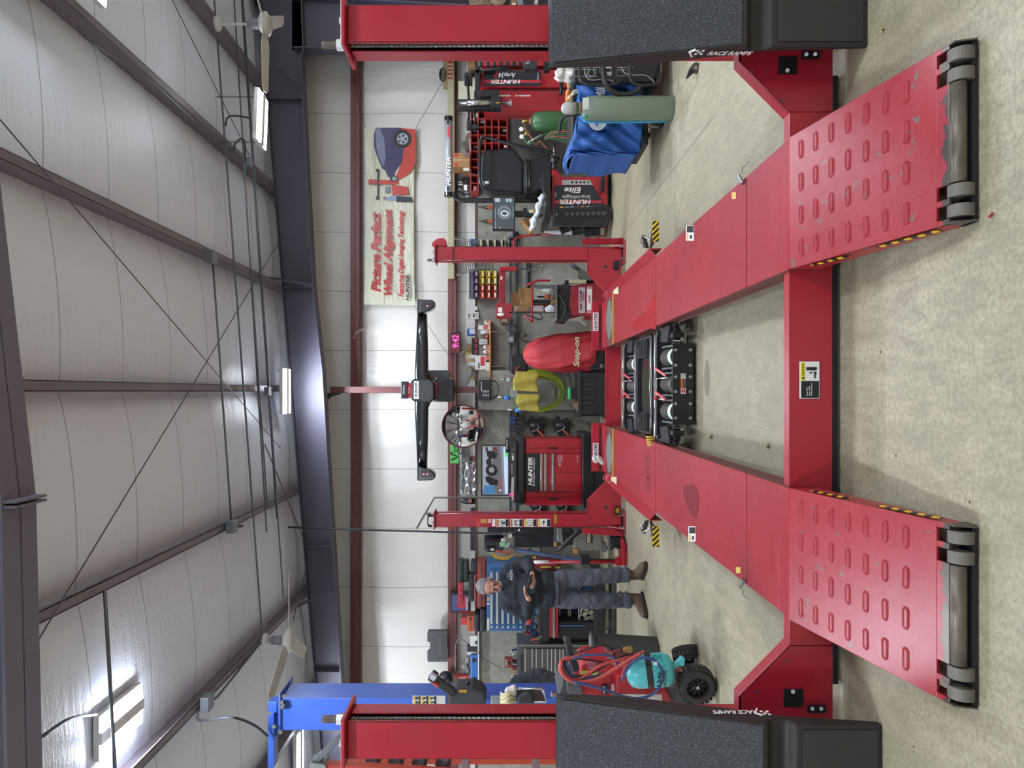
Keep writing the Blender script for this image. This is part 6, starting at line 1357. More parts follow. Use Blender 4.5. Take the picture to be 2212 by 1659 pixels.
b = MB(); c = P(1209, 1003, Y-.014); b.tube(arc(c, .012, 0, 2*PI, 12)[:-1], .003, 4, True); b.tube(arc(c, .022, -.6, .6, 8), .003, 4); b.tube(arc(c, .022, PI-.6, PI+.6, 8), .003, 4); b.build('small_emblem', LBLW, Q)
bx('kick_plinth', 1257, 1282, 936, 1099, Y-.05, .7, M('1a1b1d', .35), Q, .02); bx('plinth_lower', 1279, 1323, 942, 1095, Y, .6, M('121315', .5), Q, .01)
for X in (1010, 1070): pass
bx('top_rail', 1116, 1134, 943, 1091, Y-.05, .62, M('25272a', .35), Q, .025); bx('keyboard_tray', 1110, 1117, 955, 1087, Y-.08, .5, M('2c2e31', .4), Q, .01); bx('paper_sheet', 1106, 1110, 985, 1080, Y-.02, .4, PAPER, Q, .001)
mo = bx('monitor', 1039, 1101, 961, 1071, Y+.1, .07, BLK, Q, .006)
def scr(nm, pts, cc, s=1.0, e=0): b = MB(); b.pp(pts, Y+.097-.001*e, .001); b.build(nm, EM(cc, s), mo)
scr('screen_glass', [(1042, 963.5), (1098, 963.5), (1098, 1068.5), (1042, 1068.5)], '8a8e96', .8)
scr('screen_wall', [(1043, 965), (1064, 965), (1060, 1040), (1043, 1067)], '9aa3b2', .9, 1); scr('screen_floor', [(1062, 965), (1080, 965), (1087, 1067), (1068, 1067)], '6e6a70', .8, 1); scr('screen_taskbar', [(1087, 965), (1097, 965), (1097, 1067), (1091, 1067)], 'bcd2ee', 1.1, 2)
scr('screen_green', [(1091, 965), (1097, 965), (1097, 987), (1091, 987)], '5fd872', 1.0, 3); scr('screen_blue_car', [(1046, 1048), (1066, 1048), (1072, 1067), (1043, 1067)], '4a86b8', .8, 2)
for (x, y, rx, ry) in ((1062, 1016, 13, 13), (1056, 998, 6, 8)): scr('screen_tyre', [(x+rx*math.cos(a), y+ry*math.sin(a)) for a in [i*2*PI/24 for i in range(24)]], '15151a', .5, 3)
scr('screen_rim', [(1062+6*math.cos(a), 1015+6*math.sin(a)) for a in [i*2*PI/18 for i in range(18)]], '9098a4', .8, 4)
scr('screen_figure', [(1052, 975), (1058, 973), (1068, 976), (1075, 979), (1072, 990), (1058, 992), (1052, 985)], '18181c', .5, 3); scr('screen_figure', [(1048, 1030), (1056, 1028), (1076, 1038), (1076, 1048), (1060, 1048), (1050, 1040)], '18181c', .5, 3); scr('screen_figure', [(1048, 966), (1054, 966), (1054, 980), (1050, 978)], '5a3038', .6, 2); scr('screen_post', [(1064, 966), (1072, 966), (1076, 974), (1066, 976)], '7a2c38', .7, 2)
ptext('Inflation', 1083, 1088, 1036, 1060, Y+.092, EM('d85a4a', 1.0), Q, ital=.2); ptext('Inflation', 1076, 1080, 1035, 1048, Y+.092, EM('d85a4a', 1.0), Q, ital=.2); ptext('T', 1079, 1084, 1056, 1062, Y+.092, EM('ffffff', 1.0), Q, bold=.03)
for x0, x1, y0, y1, cc in ((1092, 1099, 947, 978, '1c1d1f'), (1100, 1113, 942, 968, '2a2c30'), (1102, 1116, 995, 1030, '222426'), (1099, 1103, 1000, 1050, '1a1b1d')): bx('console_device', x0, x1, y0, y1, Y-.04, .2, M(cc, .45), Q, .008)
for k in range(7): bx('device_key', 1094+(k//4)*0, 1096, 950+k*3, 952+k*3, Y-.044, .003, LBLW, Q, 0)
ptext('HUNTER', 1104, 1108, 1001, 1025, Y-.045, M('a8a8a8', .4), Q, bold=.02, ital=.2)
c = P(1104, 1069, Y-.1); b = MB(); b.ell(c, (.024, .02, .028)); b.build('glowing_target', EM('ff3a90', 2.2), Q, smooth=True)
pl('remote_holder', [(1110, 1060), (1120, 1062), (1128, 1080), (1122, 1084), (1110, 1076)], Y-.09, .08, M('2a2c2f', .4), Q, .01)
for k in range(4): bx('desk_item', 1108-k*1.5, 1116, 968+k*7, 973+k*7, Y+.15, .06, M(('8a8c90', '3a4a60', 'b0a890', '28292c')[k], .5), Q, .006)
# rag on right stop
b = MB(); rr = random.Random(8)
for i in range(9): b.ell(P(1284+i*2.2, 990+4*math.sin(i)+i*.8, 8.86), (.035, .03, .035), None, 8)
tag(b.build('rag', M('c9c9c4', .8), blob=.012, bsm=3, fold=.04, fscale=.04), 'white rag draped over the left wheel stop beside its name plate', 'rag')
# ---- hung wheel adaptors
def adaptor(x, y, lab, Yq=10.9, s=1.0):
    q = TX('wheel_adaptor', lab, 'wheel adaptor', x+45, y, Yq, 'wheel adaptors hung beside the console')
    pl('plate', [(x, y+16), (x+12, y), (x+20, y+6), (x+16, y+12), (x+34, y+6), (x+46, y+18), (x+44, y+22), (x+38, y+18), (x+40, y+46), (x+18, y+46), (x+10, y+34)], Yq, .06, M('1e2022', .4), q, .008)
    bx('window', x+10, x+20, y+18, y+24, Yq-.004, .01, M('8a8d90', .3, .6), q, 0); tb('clamp_bar', [P(x+20, y+18, Yq-.02), P(x+28, y+22, Yq-.03), P(x+26, y+30, Yq-.02), P(x+12, y+36, Yq-.02)], .012, STL, q, 8, 2)
    b = MB(); b.cyl(P(x+26, y+32, Yq-.04), P(x+38, y+44, Yq-.04), .017, n=10); b.build('red_grip', M('b5453c', .4), q); b = MB(); b.cyl(P(x+21, y+20, Yq), P(x+21, y+20, Yq-.05), .03, n=18); b.build('centre_hub', M('3c3f42', .35, .5), q)
adaptor(1136, 897, 'black wheel adaptor with red grip hung right of the console, upper one'); adaptor(1191, 897, 'black wheel adaptor with red grip hung right of the console, lower one')
adaptor(1140, 1070, 'black wheel adaptor with red grip hung left of the console, upper one'); adaptor(1196, 1070, 'black wheel adaptor with red grip hung left of the console, lower one')
for r in range(2):
    for k in range(4): q = bx('hung_socket', 1100+r*17, 1115+r*17, 900+k*9, 907+k*9, 10.82, .06, M('24305c' if k < 2 and r == 0 else '25272b', .4), None, .008); tag(q, '%s rounded tool block above the wheel adaptors, %s row, place %s from right' % ('blue' if k < 2 and r == 0 else 'black', ('top', 'bottom')[r], 'one two three four'.split()[k]), 'tool block', 'tool blocks above the wheel adaptors')
# ---- camera beam
Yb = 10.45
Q = TX('camera_beam', 'long black alignment camera beam with red lit end sensors, fixed to the middle column', 'camera beam', 975, 843, Yb)
BM = M('1c1e20', .22, coat=.4); b = MB()
for s in (1, -1):
    ys = [845, 845-s*45, 845-s*120, 845-s*165]; 
    secs = [(897, 944), (897, 933), (902, 924), (902, 922)] ; ring = []
    for (y, (x0, x1)) in zip([845, 845-s*32, 845-s*60, 845-s*165] if False else [845, 845-s*36, 845-s*100, 845-s*166], [(897, 942), (896, 926), (899, 925), (902, 923)]):
        c = P((x0+x1)/2, y, Yb+.12); h = (x1-x0)/2/FPX*Yb; ring.append([c + Vector((0, .10*math.copysign(abs(math.cos(a))**.6, math.cos(a)), h*math.copysign(abs(math.sin(a))**.6, math.sin(a)))) for a in [i*2*PI/20 for i in range(20)]])
    vs = [v for r in ring for v in r]; b.faces(vs, [(j*20+i, j*20+(i+1)%20, (j+1)*20+(i+1)%20, (j+1)*20+i) for j in range(3) for i in range(20)] + [tuple(range(60, 80))])
b.build('arm', BM, Q, smooth=True)
for s, cy_ in ((1, 661), (-1, 1024)):
    yy = lambda d: cy_ - s*d
    pl('sensor_pod', [(901, yy(-18)), (928, yy(-10)), (936, yy(-4)), (940, yy(2)), (939, yy(10)), (932, yy(14)), (901, yy(15))], Yb-.03, .2, BM, Q, .02)
    pl('sensor_window', [(909, yy(-9)), (930, yy(-6)), (935, yy(2)), (931, yy(9)), (911, yy(9))], Yb-.034, .006, BLKG, Q, .002)
    for x, on in ((915, s < 0), (923, True)):
        c = P(x, cy_, Yb-.037); b = MB(); b.ell(c, (.014, .006, .014), None, 12); b.build('sensor_lamp', EM('ff5a78', 3.0) if on else M('3a1018', .3), Q, smooth=True)
pl('centre_housing', [(888, 825), (893, 818), (930, 820), (938, 828), (938, 862), (930, 870), (893, 867), (888, 861)], Yb-.08, .3, BM, Q, .02)
pl('name_plate', [(894, 823), (905, 823), (905, 862), (894, 862)], Yb-.09, .01, LBLW, Q, .004); ptext('HUNTER', 896, 900.5, 826, 859, Yb-.093, BLK, Q, bold=.03, ital=.2); ptext('Engineering Company', 901.5, 903.5, 828, 858, Yb-.093, BLK, Q)
bx('top_unit', 866, 880, 824, 861, Yb-.02, .2, M('26282b', .35), Q, .008); bx('red_band', 879, 888, 827, 859, Yb, .18, M('c02a38', .4), Q, .003); ptext('WinAlign', 870, 875, 832, 852, Yb-.023, EM('dcd6f0', 1.2), Q, bold=.02)
ptext('Vision', 881, 885, 836, 850, Yb-.002, LBLW, Q)
pl('wall_bracket', [(926, 800), (966, 800), (972, 806), (972, 868), (938, 868), (938, 822), (926, 822)], Yb+.14, .16, M('3a3d40', .4), Q, .006); pl('lower_bracket', [(946, 826), (966, 817), (980, 820), (980, 866), (966, 868), (946, 858)], Yb+.0, .2, M('101113', .4), Q, .008); bx('red_spacer', 938, 946, 826, 858, Yb+.04, .1, M('8a2030', .4), Q, .003)
for x, y in ((942, 818), (974, 818), (942, 865), (974, 865)): b = MB(); b.cyl(P(x, y, Yb+.12), P(x, y, Yb+.09), .016, n=6); b.build('bracket_bolt', M('b5ad90', .4, .6), Q)
# ================================================================ LEFT SIDE
# ---- black power unit of the lift on the left far post
Y = 9.05
Q = TX('hydraulic_power_unit', 'black hydraulic power unit with tank and green tag fixed behind the left far post', 'power unit', 1195, 1165, Y)
bx('reservoir', 1110, 1196, 1140, 1183, Y, .25, M('202226', .45), Q, .012); bx('mount_plate', 1053, 1110, 1140, 1150, Y+.02, .2, M('1a1c20', .5), Q, .006)
b = MB(); b.cyl(P(1046, 1172, Y+.12), P(1088, 1172, Y+.12), .1, n=28); b.build('motor', M('1c1e22', .4), Q, bevel=.01); bx('capacitor_box', 1051, 1070, 1182, 1193, Y, .2, M('17181b', .4), Q, .01); bx('box_label', 1060, 1067, 1185, 1189, Y-.002, .002, LBLW, Q, 0)
bx('green_tag', 1079, 1091, 1171, 1181, Y-.02, .003, M('7fc08c', .5), Q, .001); bx('white_tag', 1082, 1090, 1163, 1170, Y-.02, .003, M('d8cfcf', .5), Q, .001)
b = MB(); b.cyl(P(1086, 1154, Y), P(1116, 1156, Y), .024, n=14); b.build('cord_connector', M('3c4045', .5), Q, smooth=True); bx('connector_label', 1098, 1106, 1153, 1162, Y-.03, .003, M('c9c8b8', .5), Q, 0)
for x, y in ((1099, 1175), (1095, 1180), (1121, 1145)): b = MB(); b.cyl(P(x, y, Y-.01), P(x, y, Y-.04), .016, n=14); b.build('gauge_fitting', CHR, Q)
tb('hydraulic_hose', [P(1115, 1158, Y-.05), P(1135, 1162, Y-.08), P(1147, 1176, Y-.06), P(1143, 1188, Y-.04), P(1120, 1190, Y-.03)], .009, BLK, Q); tb('hydraulic_hose', [P(1100, 1176, Y-.03), P(1112, 1186, Y-.05), P(1116, 1192, Y-.03)], .008, BLK, Q)
# coiled cords on wall
q = TX('extension_cord', 'yellow extension cord coil hanging on the wall under the black power unit', 'cord', 1120, 1196, 10.75)
for k in range(5): tb('yellow_loop', [P(1056+k*2, 1190+k, 10.75), P(1070, 1200+k*1.5, 10.74), P(1095, 1204+k*1.2, 10.73), P(1113-k, 1196+k, 10.74)], .007, M('cf9f2e', .4), q)
for k in range(3): tb('orange_loop', [P(1070, 1187+k*2, 10.76), P(1098+k*2, 1192+k*2, 10.75), P(1108, 1188, 10.75)], .007, M('b3573a', .45), q)
tb_ = tb('air_line', [P(1140, 1180, 10.8), P(1130, 1195, 10.8), P(1118, 1202, 10.8), P(1140, 1204, 10.8), P(1160, 1188, 10.8), P(1162, 1200, 10.8), P(1150, 1212, 10.8)], .005, M('b8583c', .45)); tag(tb_, 'thin orange line trailing on the wall beside the blue bar', 'cable')
# shop vacuum
Yv = 9.6
Q = TX('shop_vacuum', 'grey wet-dry shop vacuum with black hose and dark label behind the left far post', 'vacuum cleaner', 1300, 1170, Yv)
bx('drum', 1236, 1305, 1150, 1192, Yv, .45, M('7a766c', .5), Q, .05); bx('motor_head', 1200, 1238, 1142, 1180, Yv, .4, M('2b2d30', .4), Q, .04); pl('pale_vent', [(1203, 1142), (1214, 1142), (1217, 1176), (1204, 1170)], Yv-.02, .03, M('9aa09c', .35, .4), Q, .008)
bx('tan_latch', 1196, 1203, 1172, 1181, Yv-.03, .04, M('b5854a', .5), Q, .004); bx('tan_latch', 1239, 1248, 1186, 1196, Yv-.03, .04, M('b5854a', .5), Q, .004); bx('name_label', 1266, 1280, 1154, 1173, Yv-.006, .006, BLK, Q, .001)
ptext('RIDGID', 1268, 1274, 1140, 1171.5, Yv-.008, LBLW, Q, bold=.03); bx('label_line', 1275.5, 1276.5, 1154, 1171, Yv-.009, .002, YEL, Q, 0)
tb('vacuum_hose', [P(1196, 1186, Yv-.1), P(1206, 1186, Yv-.12), P(1218, 1178, Yv-.14), P(1232, 1164, Yv-.14), P(1246, 1152, Yv-.12), P(1256, 1146, Yv-.1)], .033, M('26272a', .4), Q, 12, 8); pl('foot', [(1298, 1172), (1312, 1176), (1310, 1194), (1296, 1192)], Yv-.06, .2, M('5a5b59', .5), Q, .01)
for y in (1160, 1186): caster(Q, Vector((PX(y, Yv), Yv+.05, 0)), .035, .025)
o = pl('rubber_block', [(1322, 1165), (1354, 1160), (1354, 1186), (1344, 1188), (1322, 1182)], 8.7, .15, RUB); tag(o, 'black rubber lift block on the floor left of the left far post', 'rubber block')
for k in range(3): bx('ridge', 1326+k*9, 1330+k*9, 1164, 1184, 8.69, .01, BLK, None) if False else None
# tall red jack stand and blue bar
Q = TX('floor_jack', 'red floor jack standing with its long red and white handle upright behind the person', 'floor jack', 1355, 1210, 8.75)
b = MB(); b.cyl(P(1185, 1214, 8.75), P(1338, 1214, 8.75), .02, n=12); b.build('handle', REDP, Q, smooth=True); b = MB(); b.cyl(P(1150, 1214, 8.75), P(1186, 1214, 8.75), .021, n=12); b.build('white_sleeve', LBLW, Q, smooth=True)
bx('black_pad', 1254, 1274, 1200, 1220, 8.72, .08, BLK, Q, .01); bx('inner_bar', 1270, 1335, 1208, 1211, 8.76, .03, M('2a1c1c', .5), Q, 0); bx('fork', 1330, 1346, 1206, 1222, 8.7, .1, REDP, Q, .008)
pl('frame', [(1344, 1172), (1348, 1166), (1354, 1180), (1358, 1222), (1346, 1222)], 8.55, .35, REDP, Q, .01)
b = MB(); b.tube([P(1115, 1188, 9.0), P(1253, 1210, 8.9)], .022, 8); tag(b.build('pry_bar', M('3b5680', .4)), 'long blue bar leaning diagonally beside the red jack handle', 'bar')
# ---- blue tool chest on the bench behind the man
Y = 10.55
BLU = M('35608f', .4); Q = TX('tool_chest', 'blue steel chest with seven silver-handled drawers behind the standing man', 'tool chest', 1300, 1290, Y)
bx('body', 1051, 1168, 1218, 1363, Y, .42, BLU, Q, .006)
edges = [1058, 1070, 1082, 1094, 1106, 1121, 1135, 1150]
for i in range(7):
    x0, x1 = edges[i], edges[i+1]; d = bx('drawer', x0+.8, x1-.8, 1228, 1357, Y-.014, .012, BLU, Q, .002)
    bx('drawer_handle', x0+1.2, x0+6.5, 1236, 1348, Y-.03, .016, M('c2c3bc', .3, .7), d, .003); bx('card_holder', x0+1.5, x0+5.5, 1353, 1357, Y-.018, .005, M('c9c5b0', .5), d, 0)
for x0, y0, y1, cc in ((1052, 1290, 1298, 'b0a684'), (1052, 1336, 1362, 'c2beb0'), (1052, 1302, 1306, 'd8d4c4')): bx('sticker', x0, x0+5, y0, y1, Y-.003, .003, M(cc, .5, var=.3, vs=30), Q, 0)
bx('yellow_screwdriver_rail', 1152, 1156, 1196, 1202, Y-.3, .03, YEL, Q, .002) if False else None
def case(x0, x1, y0, y1, Yq, d, cc, lab, latch='2a2a2c', cat='tool case', name='tool_case', bev=.02):
    q = TX(name, lab, cat, x1, (y0+y1)/2, Yq+d/2); bx('shell', x0, x1, y0, y1, Yq, d, M(cc, .5), q, min(bev, (x1-x0)/FPX*Yq*.4)); m_ = x0 + (x1-x0)*.5; bx('seam', m_-.4, m_+.4, y0+.6, y1-.6, Yq-.003, .01, M('141416', .6), q, 0)
    n = max(1, int((y1-y0)/40)+1)
    for i in range(n+1 if n > 1 else 1): yy = y0 + (y1-y0)*(.2 + .6*i/max(1, n)); bx('latch', m_-2, m_+2, yy-2.5, yy+2.5, Yq-.012, .014, M(latch, .45), q, .002)
    return q
case(1031, 1050, 1213, 1312, 10.6, .3, '7f362c', 'long brick-red case lying on top of the blue chest'); case(1024, 1031, 1240, 1316, 10.62, .26, '8c3a3e', 'thin red case on top of the brick-red case', name='thin_case'); case(1037, 1050, 1316, 1365, 10.6, .3, '202225', 'black case on the blue chest left of the brick-red case')
case(1012, 1024, 1240, 1300, 10.66, .25, '2c3134', 'black rounded case lying over the thin red case'); case(1001, 1012, 1214, 1258, 10.66, .25, '30352f', 'dark case second from the top of the black stack'); case(989, 1001, 1212, 1262, 10.66, .25, '343a35', 'dark case on top of the black stack'); case(1016, 1031, 1214, 1238, 10.66, .25, '2a2f30', 'dark case at the right end of the black stack')
q = case(989, 1001, 1259, 1301, 10.62, .1, 'a8303a', 'bright red plastic tray on top of the dark cases', 'c04048', 'tray', 'red_tray', .008)
q = case(1009, 1024, 1331, 1364, 10.64, .25, 'b0532f', 'orange and black power tool box on the black cases', '2a2a2c', 'tool box', 'power_tool_box', .004); case(1024, 1037, 1326, 1366, 10.62, .28, '22262b', 'dark blue-black case under the orange power tool box')
q = cart(996, 1008, 1323, 1350, 'red box with dark picture standing above the orange tool box', 'b82c36', [(997, 1007, 1324, 1334, '4a1c20')], 10.7, .1)
q = TX('framed_picture', 'dark framed picture of a red race car on the lower girt above the tool cases', 'picture', 1014, 1302, 11.02); bx('frame', 972, 1016, 1281, 1324, 11.0, .13, M('2c2428', .4), q, .003); bx('picture_sky', 976, 1012, 1286, 1319, 10.996, .003, M('4a4a78', .5, var=.5, vs=12), q, 0); bx('picture_car', 988, 1006, 1288, 1314, 10.994, .002, M('a83040', .5, var=.3), q, 0); bx('picture_crowd', 1006, 1011, 1290, 1318, 10.994, .002, M('b9aab0', .5, var=.5, vs=40), q, 0)
# ---- grey blow moulded case on girt
q = TX('tool_case', 'dark grey flat case with carry handle leaning on the lower girt at left', 'tool case', 967, 1396, 11.02); c = MB(); c.pp([(925, 1363), (966, 1363), (966, 1430), (925, 1430), (923, 1426), (923, 1408), (929, 1405), (929, 1388), (923, 1386), (923, 1368)], 11.0, .09); c.build('shell', M('46484a', .6), q, bevel=.006)
bx('embossed_panel', 944, 962, 1372, 1424, 10.995, .006, M('3e4042', .6), q, .002); ptext('snap-on', 947, 955, 1376, 1416, 10.993, M('5b5d5f', .6), q, bold=.03, ital=.3)
# ---- white shelf strip & things
o = bx('white_shelf', 1032, 1035, 1363, 1505, 10.9, .12, M('c9c9c2', .5)); tag(o, 'white shelf edge along the top of the concrete wall at left', 'shelf')
q = TX('tool_case', 'bright blue plastic case with black latches on the white shelf', 'tool case', 1032, 1446, 10.95); bx('shell', 1016, 1032, 1415, 1477, 10.92, .12, M('2f62ad', .4), q, .015)
for y in (1427, 1468): bx('latch', 1020, 1029, y-4, y+4, 10.91, .012, BLK, q, .002)
q = TX('plastic_bag', 'crumpled clear bag behind the blue case', 'bag', 1016, 1445, 11.05); b = MB(); rr = random.Random(12)
for i in range(12): b.ell(P(1002+rr.random()*12, 1420+rr.random()*50, 11.1), (.05, .04, .05), None, 8)
b.build('folds', M('7d7870', .3), q, blob=.02, bsm=2, fold=.05, fscale=.05)
cart(1015, 1031, 1374, 1396, 'white and black packet on the white shelf', 'cfcfca', [(1026, 1031, 1384, 1392, '33343a')], 10.95); cart(1009, 1032, 1396, 1407, 'black wedge tool beside the white packet', '25262a', (), 10.95); cart(1009, 1031, 1408, 1415, 'narrow white carton between the wedge and the blue case', 'c5c1ba', (), 10.98)
cart(986, 1012, 1460, 1484, 'red and tan box at the left end of the ledge', 'b03a3a', [(990, 1005, 1464, 1482, 'b5986a')], 11.0); cart(1012, 1031, 1480, 1500, 'pink and white packet on the white shelf end', 'b0707e', [(1018, 1028, 1484, 1494, '7a5fa0')], 10.97)
b = MB(); b.tube(spline([P(985, 1368, 11.0), P(990, 1376, 10.98), P(1000, 1372, 11.0), P(985, 1390, 11.0), P(984, 1440, 11.05), P(990, 1470, 11.05)]), .005, 5); tag(b.build('wire', M('8f9294', .4), smooth=True), 'thin pale wire drooping below the lower girt at left', 'wire')
tb_ = tb('wire', [P(985, 1370, 10.95), P(1010, 1390, 10.93), P(1033, 1410, 10.88), P(1050, 1425, 10.7), P(1082, 1443, 10.4)], .004, BLK); tag(tb_, 'thin black wire running from the shelf down to the red meter', 'wire')
# ---- steel toolbox
Y = 9.7
Q = TX('tool_cabinet', 'grey steel tool cabinet with bright drawer pulls and italic lettering, left of the tool cart', 'tool cabinet', 1300, 1450, Y)
bx('body', 1117, 1323, 1393, 1530, Y, .5, M('55565a', .4, .3), Q, .006); bx('side_trim', 1117, 1290, 1393, 1396, Y-.015, .02, M('8a8a84', .35, .6), Q, .002)
ds = [1124, 1133, 1148, 1157, 1170, 1181, 1190, 1198, 1208, 1215, 1226, 1260]
for i in range(10): d = bx('drawer', ds[i+1]-.0, ds[i+2]-1, 1402, 1526, Y-.014, .012, M('5a5b5f', .35, .5), Q, .002); bx('drawer_pull', ds[i+1], ds[i+1]+2.8, 1402, 1526, Y-.026, .014, M('c4c4c0', .22, .9), d, .003)
vt = ptext('snap-on', 1125, 1132, 1414, 1452, Y-.018, M('1e1e20', .4), Q, bold=.04, ital=.3)
rr = random.Random(21)
NM = ['air_chuck', 'plier', 'battery_pack', 'spray_can', 'rag_scrap', 'socket_tray', 'wire_coil', 'torch_light', 'marker_tray', 'drill_bit_box', 'charger', 'tape_roll']
CC = ['8a8c8e', 'b03a34', '23262c', 'c9c7bd', 'a8a59c', '2f3a5c', '1f2022', 'c98a3a', '6b7a6a', '77262a', 'd0cfca', '3b3d42']
for i in range(22):
    y0 = 1397+i*4.6; h = 6+rr.random()*9; n_ = NM[i % 12]
    b = MB(); Yq = Y+.05+rr.random()*.25
    x1 = 1116.5
    if i % 3 == 0: b.lathe([(0, 0), (.022, 0), (.022, .7*h*.0063), (.012, h*.0063), (0, h*.0063)], P(x1, y0+2.5, Yq), n=12)
    elif i % 3 == 1: b.cb(P(x1-h/2, y0+2.5, Yq), .03, .05, h*.0063, (0, (rr.random()-.5)*.3, .4))
    else: b.tube(spline([P(x1, y0, Yq), P(x1-h, y0+1, Yq), P(x1-h*.7, y0+5, Yq), P(x1-1, y0+6, Yq)]), .007, 6)
    tag(b.build(n_, M(CC[(i*5) % 12], .45), bevel=.002 if i % 3 != 2 else 0), '%s %s on top of the steel cabinet, %s, place %s' % (('silver', 'red', 'dark', 'cream', 'grey', 'navy', 'black', 'orange', 'green', 'maroon', 'white', 'slate')[(i*5) % 12], n_.replace('_', ' '), ('towards the tool cart', 'midway along', 'towards the blue post')[min(2, i//8)], ORD[i % 8]), 'tool', 'clutter on the steel cabinet')
q = TX('multimeter', 'red and black meter leaning on the clutter above the steel cabinet', 'meter', 1108, 1432, Y); bx('case', 1090, 1107, 1422, 1443, Y-.02, .08, M('8c2f2a', .4), q, .008); bx('display', 1092, 1096, 1425, 1440, Y-.024, .004, M('9aa596', .4), q, 0); bx('grip', 1098, 1103, 1428, 1436, Y-.024, .004, BLK, q, 0)
# bench plank between chest and cabinet
o = bx('workbench_top', 1169.8, 1175, 1200, 1400, 10.3, .65, M('3a3c3e', .5)); tag(o, 'dark steel bench top carrying the blue tool chest', 'workbench'); 
# ---- tool cart with tools
Y = 9.55
Q = TX('tool_cart', 'black tool cart with one red drawer and open blue shelves, on casters', 'tool cart', 1320, 1330, Y)
BKC = M('212223', .45)
bx('top_tray', 1164, 1187, 1255, 1386, Y, .45, BKC, Q, .012); tb('corner_handle', [P(1166, 1388, Y), P(1172, 1391, Y), P(1186, 1391, Y), P(1296, 1388, Y)], .012, BLK, Q)
dr = bx('red_drawer', 1187, 1206, 1258, 1377, Y-.01, .4, M('93242f', .4), Q, .005); bx('drawer_pull', 1194, 1199, 1258, 1379, Y-.03, .02, M('b5aaa4', .25, .8), dr, .004)
bx('side_panel', 1206, 1290, 1344, 1380, Y+.05, .4, M('141517', .5), Q, .008); bx('back_sheet', 1206, 1290, 1230, 1345, Y+.4, .02, M('23395c', .5), Q, 0)
for x in (1208, 1227, 1231, 1249): bx('blue_shelf_edge', x, x+2.5, 1240, 1343, Y+.3, .05, M('c9c7b8', .4), Q, .001)
bx('shelf_rail', 1207, 1262, 1350.5, 1353, Y+.03, .02, M('3a5f90', .4), Q, 0)
bx('lower_tray', 1284, 1306, 1238, 1376, Y, .5, BKC, Q, .01)
for y in (1252, 1366): caster(Q, Vector((PX(y, Y), Y+.05, 0)), .05, .035)
for k, (x, y) in enumerate(((1262, 1322), (1272, 1330), (1258, 1334), (1274, 1340))):
    b = MB(); c = P(x, y, Y+.15); b.tube(arc(c, .045, 0, 2*PI, 14)[:-1], .014, 8, True); b.cb(c+Vector((.05, 0, -.03)), .07, .05, .05, (0, .4, 0)); tag(b.build('brake_bracket', M('a39f90', .4, .6)), 'silver cast bracket in the lower tray of the tool cart, %s' % ('right upper', 'right lower', 'left upper', 'left lower')[k], 'car part', 'cast brackets in the cart tray')
# tools on cart
q = TX('cordless_ratchet', 'red and black cordless ratchet lying on the tool cart', 'power tool', 1165, 1355, Y); b = MB(); b.cyl(P(1148, 1337, Y), P(1138, 1351, Y), .032, n=16); b.build('body', M('a33430', .4), q, smooth=True); b = MB(); b.cyl(P(1155, 1328, Y), P(1148, 1337, Y), .016, .03, n=14); b.build('head', DGR, q, smooth=True); b = MB(); b.cyl(P(1140, 1349, Y), P(1133, 1366, Y), .036, n=16); b.build('battery_grip', M('2c2d30', .5), q, smooth=True)
q = TX('impact_wrench', 'red and navy impact tool at the left end of the tool cart', 'power tool', 1165, 1372, Y); bx('battery', 1144, 1160, 1363, 1378, Y+.05, .1, M('24284a', .45), q, .01); b = MB(); b.cyl(P(1130, 1361, Y+.1), P(1146, 1372, Y+.1), .028, n=14); b.build('body', M('8c2f30', .4), q, smooth=True)
q = TX('pliers', 'pliers with bright orange grips hanging over the cart edge', 'pliers', 1160, 1384, Y); b = MB(); b.tube(spline([P(1162, 1379, Y-.02), P(1154, 1381, Y-.02), P(1146, 1383, Y-.02)]), .013, 8); b.build('grip', M('c4582a', .4), q, smooth=True); b = MB(); b.tube([P(1162, 1387, Y-.02), P(1150, 1390, Y-.02)], .01, 8); b.build('grip', M('8c3a34', .4), q); b = MB(); b.tube([P(1164, 1378, Y-.02), P(1170, 1374, Y-.02)], .008, 6); b.build('jaw', STL, q)
for k in range(12):
    y = 1322+k*5; b = MB(); c = P(1161-(k*7 % 5), y, Y+.1+.03*(k % 4)); b.tube(arc(c, .02+.004*(k % 3), 0, 2*PI, 10, (1, 0, 0), (0, .5, .8))[:-1], .006, 6, True) if k % 2 else b.cb(c, .05, .03, .025, (0, k, k)); tag(b.build('loose_socket', M(('8f908e', '2c3036', '6a6c70', 'b5a03a')[k % 4], .35, .6)), '%s small part scattered on the tool cart top, %s from the right' % (('silver', 'black', 'grey', 'brass')[k % 4], ORD[k]), 'part', 'small parts on the cart top')
for k, (x0, x1, y, cc) in enumerate(((1151, 1158, 1204, 'c9b23a'), (1168, 1190, 1225, 'c9b23a'), (1160, 1200, 1221, 'a03030'), (1200, 1210, 1226, 'b0b040'))):
    b = MB(); b.cyl(P(x0, y, 10.204), P(x1, y, 10.204), .014, n=10); tag(b.build('screwdriver', M(cc, .4)), '%s handled screwdriver hanging on the bench side behind the man, %s' % (('yellow', 'yellow', 'red', 'olive')[k], ('uppermost', 'second', 'middle', 'lowest')[k]), 'screwdriver')
o = bx('tool_board', 1150, 1212, 1199, 1232, 10.215, .085, M('5a2024', .5)); tag(o, 'dark red tool board on the bench end behind the man', 'tool rack')
# ---- floor mat strip / low platform behind
o = MB(); o.box((PX(1378, 9.3), 9.35, 0), (PX(1255, 9.3), 9.45, .05)); tag(o.build('floor_board', M('2a2b2a', .6), bevel=.004), 'dark board on the floor under the tool cart', 'board')
